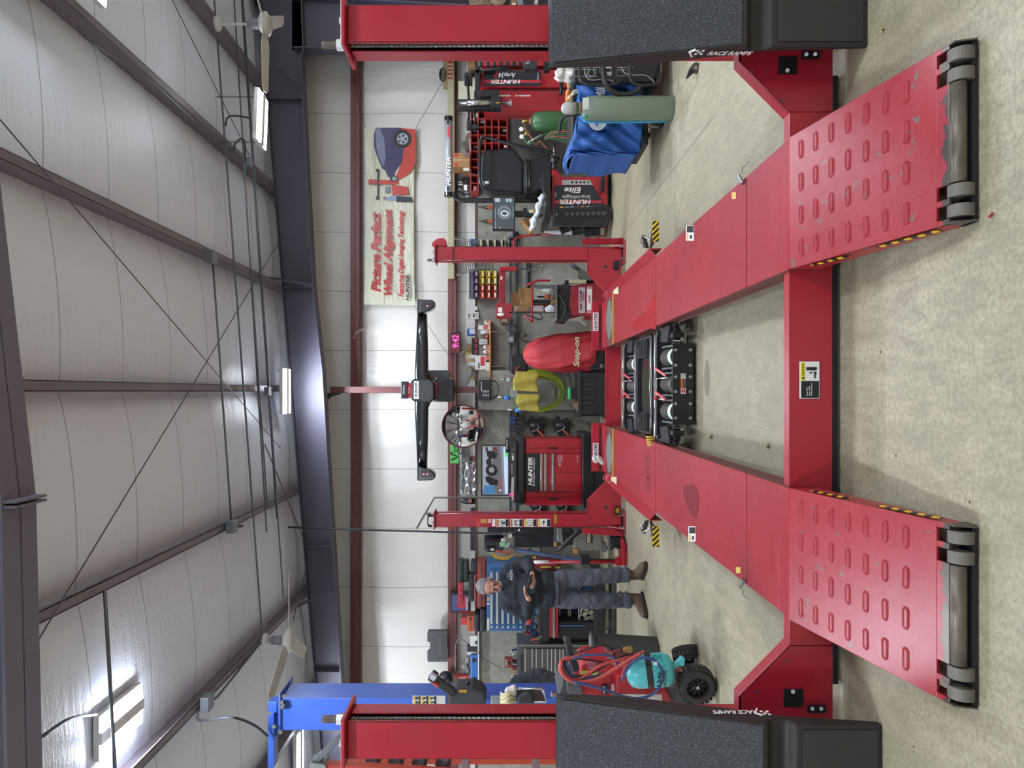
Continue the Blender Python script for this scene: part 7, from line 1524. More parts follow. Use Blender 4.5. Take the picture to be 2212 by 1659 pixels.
# ---- trash barrel and round pad
Yt = 6.9
Q = TX('trash_barrel', 'large dark grey rubber trash barrel with a clear lid edge, behind the refrigerant machine', 'trash barrel', 1430, 1415, Yt)
b = MB(); c = Vector((PX(1415, Yt), Yt, 0)); b.lathe([(0, 0), (.17, 0), (.20, .5), (.205, .62), (.19, .62), (.17, .05), (0, .05)], c, n=36); b.build('barrel', M('2f312f', .6), Q, smooth=False, bevel=.004)
b = MB(); b.lathe([(.2, .60), (.225, .61), (.225, .64), (.2, .645)], c, n=36); b.build('rim', M('26282a', .5), Q)
b = MB(); b.grid(lambda u, v: c + Vector(((.18*v)*math.cos(u*2*PI), (.18*v)*math.sin(u*2*PI), .63+.02*math.sin(u*20)*v+.03*(1-v))), 30, 8); b.build('bag_liner', M('7d7d7a', .35), Q, smooth=True)
# ---- refrigerant recovery machine
Ym = 5.15
Q = TX('refrigerant_machine', 'red and grey wheeled refrigerant machine with coiled red, blue and black hoses', 'refrigerant machine', 1545, 1480, Ym)
RM = M('ad2230', .35, coat=.2); GM = M('46484c', .5)
pl('lower_body', [(1330, 1545), (1330, 1462), (1352, 1458), (1380, 1480), (1400, 1488), (1440, 1487), (1450, 1510), (1452, 1548)], Ym, .42, RM, Q, .02)
pl('upper_body', [(1256, 1436), (1272, 1430), (1315, 1430), (1345, 1450), (1350, 1476), (1350, 1548), (1262, 1548), (1246, 1500), (1250, 1470)], Ym+.12, .35, RM, Q, .02)
pl('console_top', [(1216, 1470), (1240, 1480), (1262, 1540), (1212, 1540), (1205, 1500)], Ym+.05, .35, GM, Q, .015); pl('console_edge', [(1222, 1470), (1254, 1478), (1262, 1510), (1226, 1498)], Ym+.02, .06, M('5a5d62', .45), Q, .01)
pl('wheel_skirt', [(1440, 1500), (1462, 1470), (1492, 1480), (1500, 1545), (1446, 1560)], Ym+.05, .36, GM, Q, .02); pl('rear_skirt', [(1460, 1420), (1480, 1405), (1500, 1412), (1498, 1440), (1465, 1448)], Ym+.5, .12, GM, Q, .015)
hd = pl('handle', [(1218, 1385), (1224, 1381), (1232, 1386), (1240, 1410), (1252, 1444), (1250, 1452), (1236, 1454)], Ym-.1, .1, M('2e3238', .4), Q, .02)
for x0, x1, y0, y1, cc in ((1300, 1315, 1480, 1500, '17181a'), (1321, 1332, 1478, 1500, 'cfcfca'), (1342, 1402, 1500, 1515, 'cfc9c4'), (1402, 1430, 1500, 1515, 'c9c5c0')): bx('label', x0, x1, y0, y1, Ym-.006 if x0 > 1330 else Ym+.1, .004, M(cc, .5), Q, 0)
ptext('AC1234', 1302, 1307, 1482, 1498, Ym+.097, LBLW, Q, bold=.02); bx('orange_tag', 1398, 1401, 1501, 1514, Ym-.009, .003, M('c9762a', .5), Q, 0); ptext('CAUTION HOT SURFACE', 1346, 1350, 1502, 1513, Ym-.008, BLK, Q) if False else None
bx('pink_screen', 1270, 1288, 1430, 1446, Ym+.1, .015, M('b0647a', .4), Q, .002); bx('yellow_manifold', 1256, 1292, 1452, 1458, Ym-.02, .03, M('b0b83c', .5), Q, .004)
b = MB(); b.pb(1190, 1206, 1498, 1507, Ym+.1, .05); b.pb(1205, 1212, 1494, 1500, Ym+.1, .05); b.build('filter_fitting', STL, Q, bevel=.01)
def wheel(c, r, w_, lab_parent):
    b = MB(); b.cyl(c+Vector((-w_/2, 0, 0)), c+Vector((w_/2, 0, 0)), r, n=40)
    for k in range(26):
        a = k*2*PI/26; b.cb(c+Vector((0, math.cos(a)*r, math.sin(a)*r)), w_*.95, .02, .018, (a, 0, 0))
    ty = b.build('tyre', M('2e2b26', .75), lab_parent, bevel=.008)
    return ty
# wheels face the camera: axis roughly along depth
def fwheel(x, y, Yq, r, wd, yaw):
    c = P(x, y, Yq); ax = Vector((math.sin(yaw), -math.cos(yaw), 0)); u = Vector((math.cos(yaw), math.sin(yaw), 0)); v = Vector((0, 0, 1)); b = MB()
    b.lathe([(r*.62, -wd/2), (r*.9, -wd/2), (r, -wd*.3), (r, wd*.3), (r*.9, wd/2), (r*.62, wd/2), (r*.6, 0), (r*.62, -wd/2)], c, tuple(ax), 44)
    for k in range(24):
        a = k*2*PI/24
        for s in (-1, 1):
            p0 = c + (u*math.cos(a+s*.06)+v*math.sin(a+s*.06))*r + ax*(s*wd*.22); t_ = (-u*math.sin(a)+v*math.cos(a)); n_ = (u*math.cos(a)+v*math.sin(a))
            b.prism([p0+t_*.012+ax*wd*.2, p0-t_*.012+ax*wd*.2, p0-t_*.012-ax*wd*.2, p0+t_*.012-ax*wd*.2], n_*.008)
    ty = b.build('tyre', M('2b2824', .75, bump=.2), Q)
    b = MB(); b.lathe([(0, .0), (r*.62, .0), (r*.63, wd*.25), (r*.56, wd*.3), (r*.52, wd*.1), (r*.15, wd*.12), (r*.12, wd*.35), (0, wd*.35)], c, tuple(ax), 40)
    for k in range(9):
        a = k*2*PI/9; d = u*math.cos(a)+v*math.sin(a); b.tube([c+d*r*.1+ax*wd*.28, c+d*r*.56+ax*wd*.24], .006, 6)
    b.build('hub', M('16171a', .35), ty); b = MB(); b.cyl(c+ax*wd*.34, c+ax*wd*.42, .012, n=6); b.build('axle_nut', CHR, ty)
fwheel(1504, 1479, 4.98, .127, .10, -.15); fwheel(1488, 1414, 5.55, .12, .09, -.9)
TEAL = M('4fb3b8', .35, var=.12, vs=10)
Q2 = TX('refrigerant_tank', 'teal refrigerant tank strapped to the front of the wheeled machine', 'refrigerant tank', 1455, 1450, Ym-.05)
# tank lies tilted: axis from upper-left to lower right in the image rows
a_ = P(1352, 1452, Ym-.12); c_ = P(1455, 1445, Ym-.16); ax = (c_-a_); L = ax.length; R_ = .115
b = MB(); b.lathe([(0, 0), (R_*.5, .005), (R_*.85, .03), (R_, .08), (R_, L-.06), (R_*.8, L-.015), (R_*.4, L), (0, L)], a_, tuple(ax), 36); b.build('tank', TEAL, Q2, smooth=True)
b = MB(); b.lathe([(R_+.002, L*.42), (R_+.004, L*.43), (R_+.004, L*.54), (R_+.002, L*.55)], a_, tuple(ax), 36); b.build('strap', M('1b1b1d', .5), Q2)
b = MB(); n1 = ax.normalized(); c0 = c_+n1*.05
pl('collar_handle', [(1452, 1436), (1462, 1432), (1474, 1420), (1481, 1424), (1478, 1440), (1466, 1440), (1456, 1448)], Ym-.18, .05, TEAL, Q2, .006); b.cyl(c_, c0, .02, n=12); b.build('valve', M('8a4038', .4), Q2)
Rt = ((0, .0, -1), (1, 0, 0), (0, -1, 0))
text('134a', P(1424, 1467, Ym-.285), .1, .03, BLK, Q2, 'front', bold=.03); text('NATIONAL', P(1436, 1466, Ym-.285), .12, .025, BLK, Q2, 'front', bold=.03, ital=.2)
bx('small_tag', 1412, 1420, 1430, 1437, Ym-.29, .003, M('d8d4d0', .5), Q2, 0); bx('print_box', 1408, 1430, 1414, 1424, Ym-.24, .003, M('3f9ea6', .5), Q2, 0)
Q3 = TX('service_hoses', 'bundle of red, blue and black service hoses looped over the refrigerant machine handle', 'hoses', 1300, 1450, Ym-.2)
RH = M('b8443e', .4); BH = M('2f4878', .4); KH = M('1b1c1e', .4); Yh = Ym-.22
def hose(pts, r, m_, nm, dy=0): tb(nm, [P(x, y, Yh+dy) for x, y in pts], r, m_, Q3, 8, 6)
hose([(1386, 1411), (1340, 1424), (1300, 1436), (1262, 1460), (1232, 1470), (1214, 1455), (1209, 1440), (1216, 1425), (1230, 1420)], .012, RH, 'red_hose'); hose([(1385, 1411), (1360, 1425), (1320, 1450), (1285, 1468), (1245, 1474), (1222, 1462), (1212, 1446), (1213, 1430)], .013, RH, 'red_hose', -.03)
hose([(1240, 1418), (1290, 1412), (1345, 1404)], .007, M('8a3038', .4), 'red_hose'); hose([(1372, 1413), (1320, 1416), (1270, 1412), (1236, 1420), (1222, 1432)], .009, RH, 'red_hose', .03)
hose([(1222, 1428), (1232, 1452), (1250, 1466), (1280, 1462), (1320, 1450), (1334, 1438), (1325, 1420), (1300, 1414), (1260, 1416), (1236, 1424)], .009, BH, 'blue_hose'); hose([(1238, 1472), (1300, 1488), (1350, 1505), (1385, 1508), (1412, 1498), (1428, 1476), (1430, 1450), (1415, 1428), (1395, 1420), (1370, 1428), (1352, 1450), (1345, 1470)], .010, BH, 'blue_hose', -.05)
hose([(1216, 1422), (1224, 1445), (1240, 1460), (1275, 1455), (1310, 1436), (1345, 1416), (1368, 1414)], .008, KH, 'black_hose'); hose([(1240, 1412), (1275, 1400), (1305, 1393), (1322, 1402), (1330, 1420)], .007, KH, 'black_hose', .03); hose([(1215, 1436), (1230, 1424), (1260, 1424), (1300, 1430), (1320, 1425)], .006, KH, 'black_hose', .05); hose([(1350, 1472), (1344, 1460), (1352, 1440), (1372, 1418), (1392, 1406)], .009, RH, 'red_hose', -.02)
b = MB(); b.cyl(P(1346, 1403, Yh), P(1366, 1401, Yh), .018, n=10); b.cyl(P(1356, 1396, Yh), P(1360, 1408, Yh), .024, n=10); b.build('brass_coupler', M('a8935a', .3, .9), Q3, bevel=.004)

# ---- blue two post lift behind the left near post
Yp = 6.6
Q = TX('two_post_lift', 'blue two-post lift column with top plate, power unit and warning decals at the left', 'car lift', 1300, 1545, Yp)
BLL = M('3a5cb0', .35, coat=.15)
b = MB(); X0, X1 = PX(1578, Yp), PX(1504, Yp); b.box((X0, Yp, .01), (X0+.01, Yp+.36, PZ(605, Yp))); b.box((X0, Yp, .01), (X1-.02, Yp+.012, PZ(605, Yp))); b.prism([(X1-.02, Yp, .01), (X1, Yp+.3, .01), (X1-.01, Yp+.3, .01), (X1-.03, Yp, .01)], (0, 0, PZ(605, Yp)-.01)); b.build('column', BLL, Q, bevel=.006)
pl('top_plate', [(600, 1510), (604, 1498), (606, 1500), (606, 1580), (601, 1582)], Yp-.02, .4, BLL, Q, .004); b = MB(); b.pb(578, 598, 1516, 1540, Yp+.05, .12); b.pb(578, 592, 1540, 1659, Yp+.05, .12); b.pb(578, 600, 1538, 1590, Yp+.1, .1); b.build('crossbar', BLL, Q, bevel=.006)
for x, y in ((608, 1517), (611, 1524), (609, 1528), (613, 1504), (606, 1582), (583, 1541), (592, 1570)): b = MB(); b.cyl(P(x, y, Yp-.02), P(x, y, Yp-.06), .018, n=6); b.build('bolt', CHR, Q)
bx('inner_face_seam', 612, 1190, 1530, 1531.5, Yp-.004, .006, M('4a62c8', .3), Q, 0)
b = MB(); b.tube([P(712, 1569, Yp-.05), P(672, 1570, Yp-.08)], .028, 12); b.build('cable_stub', M('2a2c30', .5), Q) if False else None
dq = bx('decal_sheet', 891, 962, 1503, 1523, Yp-.012, .006, M('b9bab4', .5, var=.1), Q, 0)
for i in range(3):
    for j in range(2):
        x0 = 893+i*17; y0 = 1504+j*9.5; bx('decal_header', x0, x0+3, y0, y0+8.5, Yp-.015, .002, M('d88a2a' if j == 0 else 'd8c23a', .5), dq, 0); bx('decal_text', x0+11, x0+15, y0, y0+8.5, Yp-.015, .002, BLK, dq, 0); b = MB(); b.cb(P(x0+7, y0+4, Yp-.015), .03, .002, .008, (0, .6*i, 0)); b.cb(P(x0+7, y0+4, Yp-.015), .008, .002, .03); b.build('decal_pictogram', BLK, dq)
pu = pl('power_unit_cover', [(965, 1524), (970, 1500), (982, 1488), (1020, 1486), (1042, 1494), (1050, 1510), (1048, 1524)], Yp-.2, .24, M('2f3236', .5), Q, .02); bx('caution_label', 991, 1008, 1490, 1496, Yp-.206, .004, M('c9982c', .5), pu, 0); b = MB(); b.cyl(P(1010, 1495, Yp-.1), P(1010, 1478, Yp-.1), .006, n=8); b.ell(P(1010, 1475, Yp-.1), .02); b.build('lever_knob', BLK, pu)
q = bx('notice_sheet', 1060, 1082, 1503, 1523, Yp-.02, .004, M('b9bcc4', .6), Q, 0)
for k in range(7): bx('printed_line', 1063+k*2.6, 1064+k*2.6, 1505, 1521, Yp-.024, .002, M('77797f', .6), q, 0)
q = TX('work_light', 'red and black folding work light clipped on the power unit beside the blue column', 'work light', 975, 1490, Yp-.3); b = MB(); b.tube([P(938, 1466, Yp-.3), P(972, 1490, Yp-.22), P(986, 1500, Yp-.12)], .05, 4); b.build('body', M('33363a', .45), q, bevel=.01); b = MB(); b.tube([P(930, 1457, Yp-.32), P(942, 1466, Yp-.32)], .058, 4); b.build('head', M('26282b', .4), q, bevel=.01)
b = MB(); b.tube([P(931, 1458, Yp-.37), P(941, 1465, Yp-.37)], .032, 4); b.build('lens', M('a8aab2', .3), q); b = MB(); b.tube([P(934, 1472, Yp-.33), P(947, 1482, Yp-.33)], .02, 6); b.build('red_grip', M('a03c30', .4), q)
q = TX('cap', 'black cap hanging on the lower girt beside the work light', 'cap', 972, 1462, 11.0); b = MB(); b.ell(P(962, 1462, 10.98), (.09, .06, .1)); b.ell(P(970, 1468, 10.95), (.05, .08, .06)); b.build('crown', BLK, q, smooth=True)
q = TX('rag', 'folded pale yellow-white rags hanging on the blue column', 'rags', 1110, 1510, Yp-.25); b = MB(); b.grid(lambda u, v: P(1082+28*v, 1495+28*u+3*math.sin(v*6), Yp-.2-.05*math.sin(v*PI)-.01*math.sin(u*20+v*6)), 20, 16); b.build('cloth', M('c2bb94', .8, var=.15), q, smooth=True, solid=.02); b = MB(); rr = random.Random(5)
for i in range(6): b.ell(P(1098+rr.random()*12, 1487+rr.random()*10, Yp-.2), (.04, .04, .04), None, 8)
b.build('white_cloth', M('c9c5be', .8), q, blob=.014, bsm=3, fold=.03, fscale=.04)
q = TX('steel_tray', 'shallow stainless tray with a black cloth on the blue column', 'tray', 1178, 1505, Yp-.15); b = MB(); b.tube([P(1115, 1488, Yp-.2), P(1168, 1487, Yp-.2), P(1174, 1492, Yp-.2), P(1180, 1516, Yp-.2), P(1112, 1516, Yp-.2)], .012, 8, True); b.build('rim', CHR, q, smooth=True); pl('tray_floor', [(1116, 1489), (1167, 1488), (1178, 1516), (1113, 1516)], Yp-.15, .01, M('5a4a4c', .3, .6), q, 0)
pl('black_cloth', [(1114, 1522), (1122, 1504), (1138, 1495), (1150, 1498), (1156, 1522)], Yp-.28, .06, M('26282a', .7), q, .02)
# far left tyre rack behind the left near post
Q = TX('pipe_rack', 'orange-red frame rack with slanted grey brace at the far left edge', 'rack', 1250, 1655, 4.2)
Y4 = 4.2; b = MB(); b.prism([P(733, 1590, Y4), P(738, 1598, Y4), P(682, 1655, Y4), P(668, 1650, Y4)], (0, .06, 0)); b.build('slanted_brace', M('6b7075', .4, .5), Q, bevel=.004)
b = MB(); b.prism([P(668, 1648, Y4-.02), P(700, 1652, Y4-.02), P(706, 1662, Y4-.02), P(670, 1668, Y4-.02)], (0, .1, 0)); b.build('brace_cap', M('8f9895', .4, .4), Q)
b = MB(); b.prism([P(700, 1651, Y4), P(1230, 1685, Y4), P(1230, 1720, Y4), P(704, 1662, Y4)], (0, .06, 0)); b.pb(745, 1205, 1630, 1652, Y4+.5, .08); b.build('orange_rail', M('b8402a', .45), Q, bevel=.004)
for k in range(4):
    x0 = 786 + k*52; b = MB(); b.prism([P(x0+4, 1630, Y4+.1), P(x0+36, 1630, Y4+.1), P(x0+28, 1672, Y4+.1), P(x0-6, 1672, Y4+.1)], (0, .3, 0)); o = b.build('rack_arm', M('4a3a3e', .6), Q, bevel=.01); b = MB(); b.prism([P(x0+14, 1630, Y4+.09), P(x0+30, 1630, Y4+.09), P(x0+20, 1672, Y4+.09), P(x0+8, 1672, Y4+.09)], (0, .012, 0)); b.build('arm_face', M('5c5c64', .5), o)
for x in (997, 1150): bx('post_foot', x, x+16, 1634, 1680, Y4, .1, M('7a626a', .5), Q, .004)
# top right corner: fans and tyres seen past the right near post
for k, (x0, x1) in enumerate(((1022, 1056), (1068, 1084))):
    q = TX('floor_fan', 'tan wire-grille fan just inside the top right edge, %s one' % ('upper', 'lower')[k], 'fan', x1, 0, 8.2)
    c = P((x0+x1)/2, -6, 8.2); R_ = (x1-x0)/2/FPX*8.2 + .05
    b = MB()
    for j in range(9): b.tube([c+Vector((R_*j/8*math.cos(a), -.05*(1-j/8), R_*j/8*math.sin(a))) for a in [i*2*PI/24 for i in range(24)]], .005, 4, True)
    b.build('grille', M('a8977c', .5), q); b = MB(); b.cyl(c+Vector((0, .02, 0)), c+Vector((0, .14, 0)), R_, n=28); b.build('drum', M('3a3230', .5), q)
for k, (x0, x1, cc, lab, nm) in enumerate(((1057, 1067, '2c3440', 'dark slate bin behind the wire fans', 'bin'), (1085, 1101, '23283a', 'navy equipment edge beside the lower wire fan', 'equipment_case'), (1102, 1116, '9c7c50', 'brown carton standing beside the wire fans', 'carton'), (1117, 1131, '6b6f76', 'grey metal cabinet edge at the top right', 'metal_cabinet'), (1132, 1184, '1a1a1d', 'black tool cabinet at the top right edge', 'black_cabinet'))):
    q = TX(nm, lab, nm.split('_')[-1], x1, 0, 8.3); bx('body', x0, x1, -40, 13, 8.3, .4, M(cc, .4), q, .01)
    if k == 4: b = MB(); b.tube([P(1158, 12, 8.28), P(1160, -20, 8.28)], .03, 10); b.build('handle', CHR, q)
    if k == 2: bx('label', 1106, 1114, 6, 11, 8.296, .003, PAPER, q, 0)
# ================================================================ PEOPLE
from mathutils import Euler
def limb(b, pts, rs, n=14):
    for i in range(len(pts)-1): b.cap(pts[i], pts[i+1], rs[i], rs[i+1], n)
def hand(b, wrist, direc, palm_n, thumb_side, curl, spread=1.0, L=.19):
    """five separate fingers on a palm; direc: wrist->fingers, palm_n: the way the palm faces, curl radians per joint"""
    d = Vector(direc).normalized(); n_ = Vector(palm_n); n_ = (n_ - d*n_.dot(d)).normalized(); s = d.cross(n_)*thumb_side
    w_ = Vector(wrist); b.cap(w_ - d*.03, w_+d*.01, .028, .027)
    for k in (-1, 0, 1): b.cap(w_+d*.015+s*k*.012, w_+d*.085+s*k*.026, .018, .015, 10)
    for k, (off, ln) in enumerate(((.031, .072), (.011, .082), (-.009, .076), (-.028, .060))):
        p = w_ + d*.088 + s*off; dd = (d + s*off*spread*2).normalized(); ax = s
        rr_ = (.0095, .0088, .0082, .0072)
        for j, f in enumerate((.45, .32, .23)):
            a = curl[min(j, len(curl)-1)] * (1 + .1*k); q = Quaternion(ax, a if (d.cross(n_)).dot(ax) < 0 else -a)
            t1 = (q @ dd); 
            if (t1 - dd).dot(n_) < 0: t1 = Quaternion(ax, -a if (d.cross(n_)).dot(ax) < 0 else a) @ dd
            dd = t1; e = p + dd*ln*f; b.cap(p, e, rr_[j], rr_[j+1], 10); p = e
    p = w_ + d*.03 + s*.028; t1 = (s*.75 + d*.7 + n_*.25).normalized(); e = p + t1*.042; b.cap(p, e, .0135, .0105, 10)
    t2 = (t1 + n_*.55 + d*.35).normalized(); b.cap(e, e+t2*.034, .0105, .0085, 10)
SKIN = M('c08f7c', .55, var=.08, vs=20); HAIRG = M('7d7c78', .8, var=.35, vs=60, bump=.5, bs=160)
SWT = M('212730', .85, var=.12, vs=4, bump=.2, bs=200); TRO = M('4b4e5a', .8, var=.14, vs=5, bump=.2, bs=200); BOOT = M('5b4633', .6, var=.3, vs=12)
def head_on(b, C, R):
    g = lambda x, y, z: C + R @ Vector((x, -y, z))      # local y is forward
    b.ell(g(0, -.008, .035), (.077, .096, .088), R, 20); b.ell(g(0, .03, -.045), (.060, .062, .062), R, 16); b.ell(g(0, .073, -.088), (.026, .02, .02), R, 12)
    b.cap(g(0, .088, .008), g(0, .112, -.030), .009, .014, 10); b.ell(g(.012, .102, -.034), (.010, .010, .008), R, 8); b.ell(g(-.012, .102, -.034), (.010, .010, .008), R, 8)
    b.cap(g(-.036, .080, .022), g(.036, .080, .022), .013, .013, 10)
    for s in (-1, 1):
        b.ell(g(s*.036, .066, -.030), (.028, .026, .026), R, 12); b.ell(g(s*.032, .083, .0), (.015, .010, .009), R, 10); b.ell(g(s*.079, -.004, -.004), (.010, .022, .033), R, 12)
    b.ell(g(0, .093, -.058), (.024, .010, .006), R, 10); b.ell(g(0, .090, -.068), (.020, .010, .006), R, 10)
    return g
# ---- standing man
Ymn = 7.5; p_ = lambda x, y, d=0.0: P(x, y, Ymn+d)
MAN = T('person', 'person with grey hair in a dark sweatshirt and grey trousers, looking down at a phone', 'person', (PX(1272, Ymn), Ymn, 0))
Rh = Euler((math.radians(34), 0, math.radians(8))).to_matrix()
HC = p_(1058, 1266, -.10)
b = MB(); g = head_on(b, HC, Rh)
nk = p_(1084, 1268, .0); limb(b, [HC + Rh @ Vector((0, .03, -.05)), nk, p_(1100, 1270, .02)], [.052, .058, .075])
limb(b, [p_(1110, 1271, .0), p_(1150, 1272, -.02), p_(1190, 1272, 0)], [.115, .12, .12])
for s, sh, el, wr in ((1, (1096, 1238, .02), (1139, 1214, .06), (1148, 1236, -.26)), (-1, (1096, 1304, .02), (1137, 1326, .04), (1141, 1294, -.24))):
    limb(b, [p_(1098, 1271), p_(*sh), p_(*el), p_(*wr)], [.06, .055, .04, .027])
limb(b, [p_(1190, 1258), p_(1270, 1247, -.02), p_(1360, 1241, .02)], [.075, .055, .04]); limb(b, [p_(1190, 1286), p_(1270, 1296, -.02), p_(1362, 1298, .02)], [.075, .055, .04])
wL = p_(1149, 1238, -.27); wR = p_(1141, 1292, -.25)
hand(b, wL, p_(1157, 1268, -.36) - wL, (-.25, .25, 1), 1, (.35, .45, .3), .6)
hand(b, wR, p_(1124, 1262, -.36) - wR, (.5, -.2, -.7), -1, (.12, .25, .25), 1.2)
b.build('body', SKIN, MAN, blob=.0048, bsm=3)
# hair
b = MB(); gg = g; b.ell(g(0, -.022, .050), (.083, .094, .086), Rh, 22); b.ell(g(0, -.06, -.01), (.070, .052, .07), Rh, 16)
for s in (-1, 1): b.ell(g(s*.072, .01, .012), (.012, .035, .035), Rh, 10)
rr = random.Random(31)
for i in range(60):
    a = rr.random()*2*PI; h = rr.random(); v = g(.078*math.sin(a)*math.sqrt(1-h*h*.8), -.022 + .088*math.cos(a)*math.sqrt(1-h*h*.8), .05+.082*h); b.ell(v, (.013, .013, .006), Rh, 6)
hr = b.build('hair', HAIRG, MAN, blob=.006, bsm=2)
b = MB(); b.ell(g(0, .055, -.088), (.050, .032, .022), Rh, 14); b.ell(g(0, .098, -.049), (.026, .009, .006), Rh, 10); b.build('beard', M('a8a29c', .85, var=.2, vs=60), MAN, smooth=True)
b = MB()
for s in (-1, 1):
    b.tube([g(s*.034 + .022*math.cos(a), .106, -.004 + .015*math.sin(a)) for a in [i*2*PI/14 for i in range(14)]], .0022, 5, True); b.tube([g(s*.055, .104, 0), g(s*.082, .04, .002), g(s*.082, -.01, 0)], .0022, 5)
b.tube([g(-.012, .108, 0), g(.012, .108, 0)], .002, 5); b.build('glasses', M('1d1b1b', .3), MAN)
b = MB()
for s in (-1, 1): b.ell(g(s*.034, .0925, -.003), (.011, .003, .003), Rh, 8)
b.build('eye_line', M('2a1a16', .4), MAN); b = MB(); b.ell(g(0, .1005, -.0625), (.020, .004, .0025), Rh, 8); b.build('mouth_line', M('6b3530', .5), MAN)
# sweatshirt
b = MB()
b.ell(p_(1112, 1270, .0), (.205, .135, .17)); b.ell(p_(1150, 1273, -.03), (.205, .165, .2)); b.ell(p_(1178, 1273, -.02), (.203, .16, .13))
b.cyl(p_(1175, 1273, -.01), p_(1196, 1273, -.01), .18, .178, n=28)
for s, sh, el, wr in ((1, (1098, 1237, .02), (1138, 1213, .06), (1147, 1234, -.24)), (-1, (1098, 1305, .02), (1136, 1327, .04), (1141, 1298, -.21))):
    limb(b, [p_(1100, 1271, .01), p_(*sh), p_(*el)], [.10, .088, .073], 18); limb(b, [p_(*el), p_(*wr)], [.072, .047], 18)
    e_, w_ = p_(*el), p_(*wr); d = (w_-e_).normalized()
    for k in range(4): b.ell(e_.lerp(p_(*sh), .1+.12*k), (.078+.006*(k % 2),)*3, None, 14)
b.lathe([(.075, 0), (.083, .015), (.078, .035), (.06, .04)], p_(1092, 1268, -.015), (0, -.25, 1), 24)
b.build('sweatshirt', SWT, MAN, blob=.010, bsm=5, fold=.028, fscale=.07)
for wr, el in (((1147, 1234, -.24), (1138, 1213, .06)), ((1141, 1298, -.21), (1136, 1327, .04))):
    w_, e_ = p_(*wr), p_(*el); d = (w_-e_).normalized(); b = MB(); b.lathe([(.040, -.02), (.046, -.01), (.046, .03), (.040, .045), (.034, .045)], w_, tuple(d), 22); b.build('cuff', M('1d222a', .85), MAN, smooth=True)
tq = -.205
text('AKIN', p_(1104, 1243, tq+.035), .105, .034, M('a8acb2', .7), MAN, bold=.02); text('MOTORS', p_(1097, 1242, tq+.06), .06, .012, M('a8acb2', .7), MAN)
# trousers
b = MB(); b.ell(p_(1203, 1272, 0), (.185, .135, .13)); b.cyl(p_(1186, 1272, 0), p_(1205, 1272, 0), .165, .175, n=26)
for s, hp, kn, an in ((1, (1212, 1253, 0), (1280, 1246, -.03), (1352, 1241, .02)), (-1, (1212, 1291, 0), (1280, 1297, -.03), (1354, 1297, .02))):
    limb(b, [p_(*hp), p_(*kn), p_(*an)], [.110, .088, .076], 18)
    for k in range(5): c = p_(*an) + Vector((0, 0, .03*k - .02)); b.ell(c + Vector((.01*(k % 2), 0, 0)), (.082+.007*(k % 2), .085, .022), None, 14)
    b.ell(p_(1262, hp[1]+ (-9 if s > 0 else 11), -.0), (.05, .08, .1))
b.build('trousers', TRO, MAN, blob=.010, bsm=5, fold=.036, fscale=.08)
# boots
for s, ax_, ay, yaw in ((1, 1362, 1240, .75), (-1, 1364, 1298, -.55)):
    a = Vector((PX(ay, Ymn), Ymn+.0, 0)); d = Vector((math.sin(yaw)*(.9 if s > 0 else 1), -math.cos(yaw), 0)).normalized(); sd = Vector((-d.y, d.x, 0))
    b = MB(); heel = a + Vector((0, .02, 0)) - d*.03
    b.cap(heel + Vector((0, 0, .16)), heel + Vector((0, 0, .07)), .056, .052, 16); b.ell(heel + Vector((0, 0, .05)), (.052, .052, .04))
    for t_, w_, h_ in ((.04, .048, .062), (.09, .050, .052), (.14, .052, .046), (.185, .048, .040), (.215, .04, .034)): b.ell(heel + d*t_ + Vector((0, 0, h_*.9+.012)), (w_, w_, h_))
    bo = b.build('boot', BOOT, MAN, blob=.008, bsm=4)
    b = MB(); out = [(-.062, .038), (.0, .052), (.08, .050), (.16, .058), (.22, .050), (.262, .02)]
    pts = [heel + d*t_ + sd*w_ for t_, w_ in out] + [heel + d*t_ - sd*w_ for t_, w_ in reversed(out)]
    b.prism([p + Vector((0, 0, .004)) for p in pts], (0, 0, .026)); b.build('sole', M('1c1a18', .7), bo, bevel=.006)
    b = MB()
    for k in range(4):
        c = heel + d*(.055+.022*k) + Vector((0, 0, .128-.016*k)); b.tube([c+sd*.022, c-d*.008, c-sd*.022], .0035, 5)
    b.build('laces', M('8a7458', .7), bo)
q = TX('mobile_phone', 'dark mobile phone held in the hands of the grey-haired person', 'phone', 1142, 1255, Ymn-.36); b = MB(); b.cb(p_(1143, 1256, -.365), .016, .075, .15, (.9, -1.15, 0)); b.build('phone_body', M('2c2824', .3), q, bevel=.004)
# ---- second person, bending behind the refrigerant machine
Yq = 7.7; r_ = lambda x, y, d=0.0: P(x, y, Yq+d)
MN2 = T('person', 'person in a charcoal hooded top bending behind the blue column, one arm reaching down', 'person', (PX(1515, Yq), Yq, 0))
R2 = Euler((math.radians(50), 0, math.radians(-40))).to_matrix(); H2 = r_(1092, 1503, -.15)
b = MB(); g2 = head_on(b, H2, R2); limb(b, [H2, r_(1112, 1508, 0), r_(1150, 1520, .12), r_(1215, 1528, .3)], [.055, .08, .12, .12])
limb(b, [r_(1125, 1475, -.02), r_(1168, 1458, -.05), r_(1210, 1472, -.15), r_(1218, 1478, -.18)], [.06, .045, .034, .028]); limb(b, [r_(1122, 1540, -.02), r_(1170, 1552, -.05), r_(1205, 1525, -.2)], [.06, .045, .03])
for y in (1512, 1545): limb(b, [r_(1220, y+5, .28), r_(1300, y, .2), r_(1378, y, .25)], [.08, .055, .04])
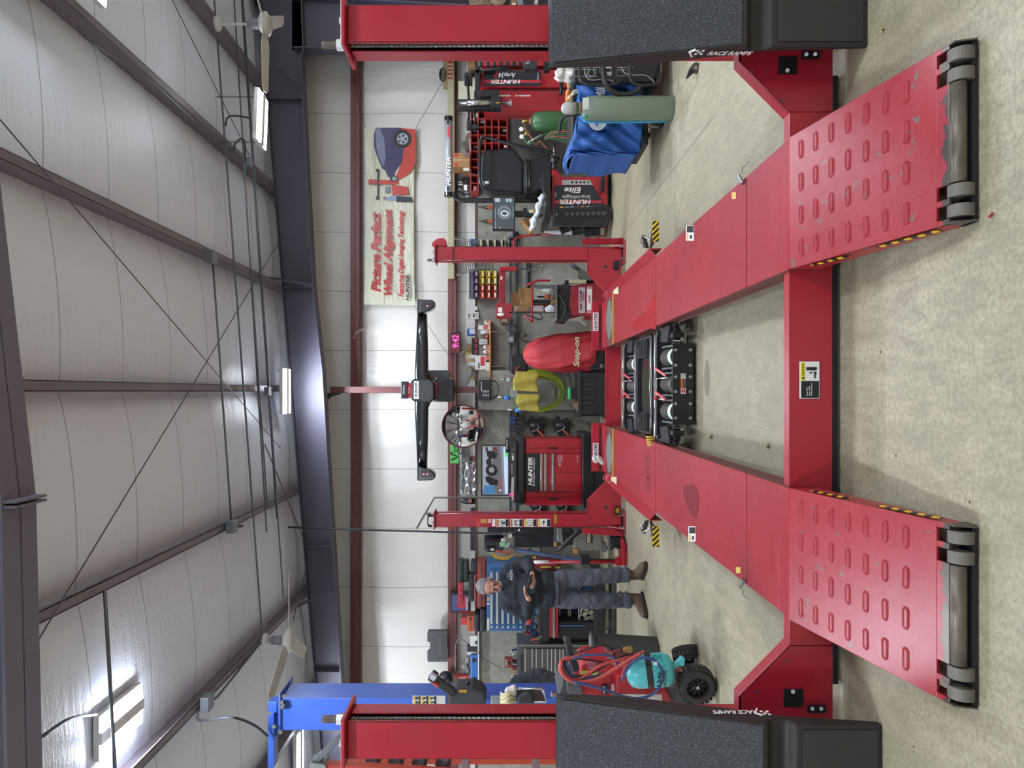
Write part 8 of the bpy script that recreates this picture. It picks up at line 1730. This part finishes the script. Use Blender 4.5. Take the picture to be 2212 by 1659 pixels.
hand(b, r_(1218, 1478, -.18), r_(1234, 1488, -.26) - r_(1218, 1478, -.18), (-1, -.2, -.1), 1, (.4, .5, .3)); hand(b, r_(1205, 1525, -.2), (.15, -.3, -.5), (0, 1, 0), -1, (.4, .4, .3))
b.build('body', M('7d5646', .55), MN2, blob=.006, bsm=3)
b = MB(); b.ell(r_(1116, 1490, 0), (.13, .12, .09)); limb(b, [r_(1118, 1500, .02), r_(1150, 1515, .12), r_(1205, 1525, .26)], [.15, .17, .15], 18)
limb(b, [r_(1120, 1478, -.01), r_(1150, 1464, -.03), r_(1170, 1458, -.05)], [.10, .088, .078], 18); limb(b, [r_(1170, 1458, -.05), r_(1212, 1472, -.14)], [.076, .05], 18); limb(b, [r_(1120, 1540, -.01), r_(1170, 1552, -.05)], [.09, .07], 16); limb(b, [r_(1170, 1552, -.05), r_(1205, 1527, -.18)], [.07, .045], 16)
for k in range(4): b.ell(r_(1150+k*9, 1462-k, -.04), (.09, .09, .03), None, 14)
b.build('hooded_top', M('3b3e44', .85, var=.12, vs=4, bump=.2, bs=200), MN2, blob=.011, bsm=5, fold=.03, fscale=.07)
b = MB(); b.ell(g2(0, -.01, .05), (.088, .105, .08), R2, 18); b.build('beanie', M('26282c', .8), MN2, smooth=True)
b = MB(); b.cb(r_(1094, 1483, -.12), .03, .01, .05); b.build('orange_patch', M('b5662f', .6), MN2)
b = MB(); limb(b, [r_(1212, 1528, .28), r_(1222, 1515, .28), r_(1300, 1512, .2), r_(1376, 1512, .25)], [.15, .11, .085, .075], 16); limb(b, [r_(1222, 1545, .28), r_(1300, 1545, .2), r_(1376, 1545, .25)], [.11, .085, .075], 16); b.build('trousers', M('2c2f38', .8), MN2, blob=.012, bsm=4, fold=.03, fscale=.08)
for y in (1512, 1545):
    a = Vector((PX(y, Yq), Yq+.25, 0)); b = MB(); b.cap(a+Vector((0, 0, .13)), a+Vector((0, 0, .06)), .05, .05); b.cap(a+Vector((0, 0, .045)), a+Vector((.05, -.17, .04)), .045, .04); b.build('boot', M('2a2724', .6), MN2, blob=.009, bsm=3)
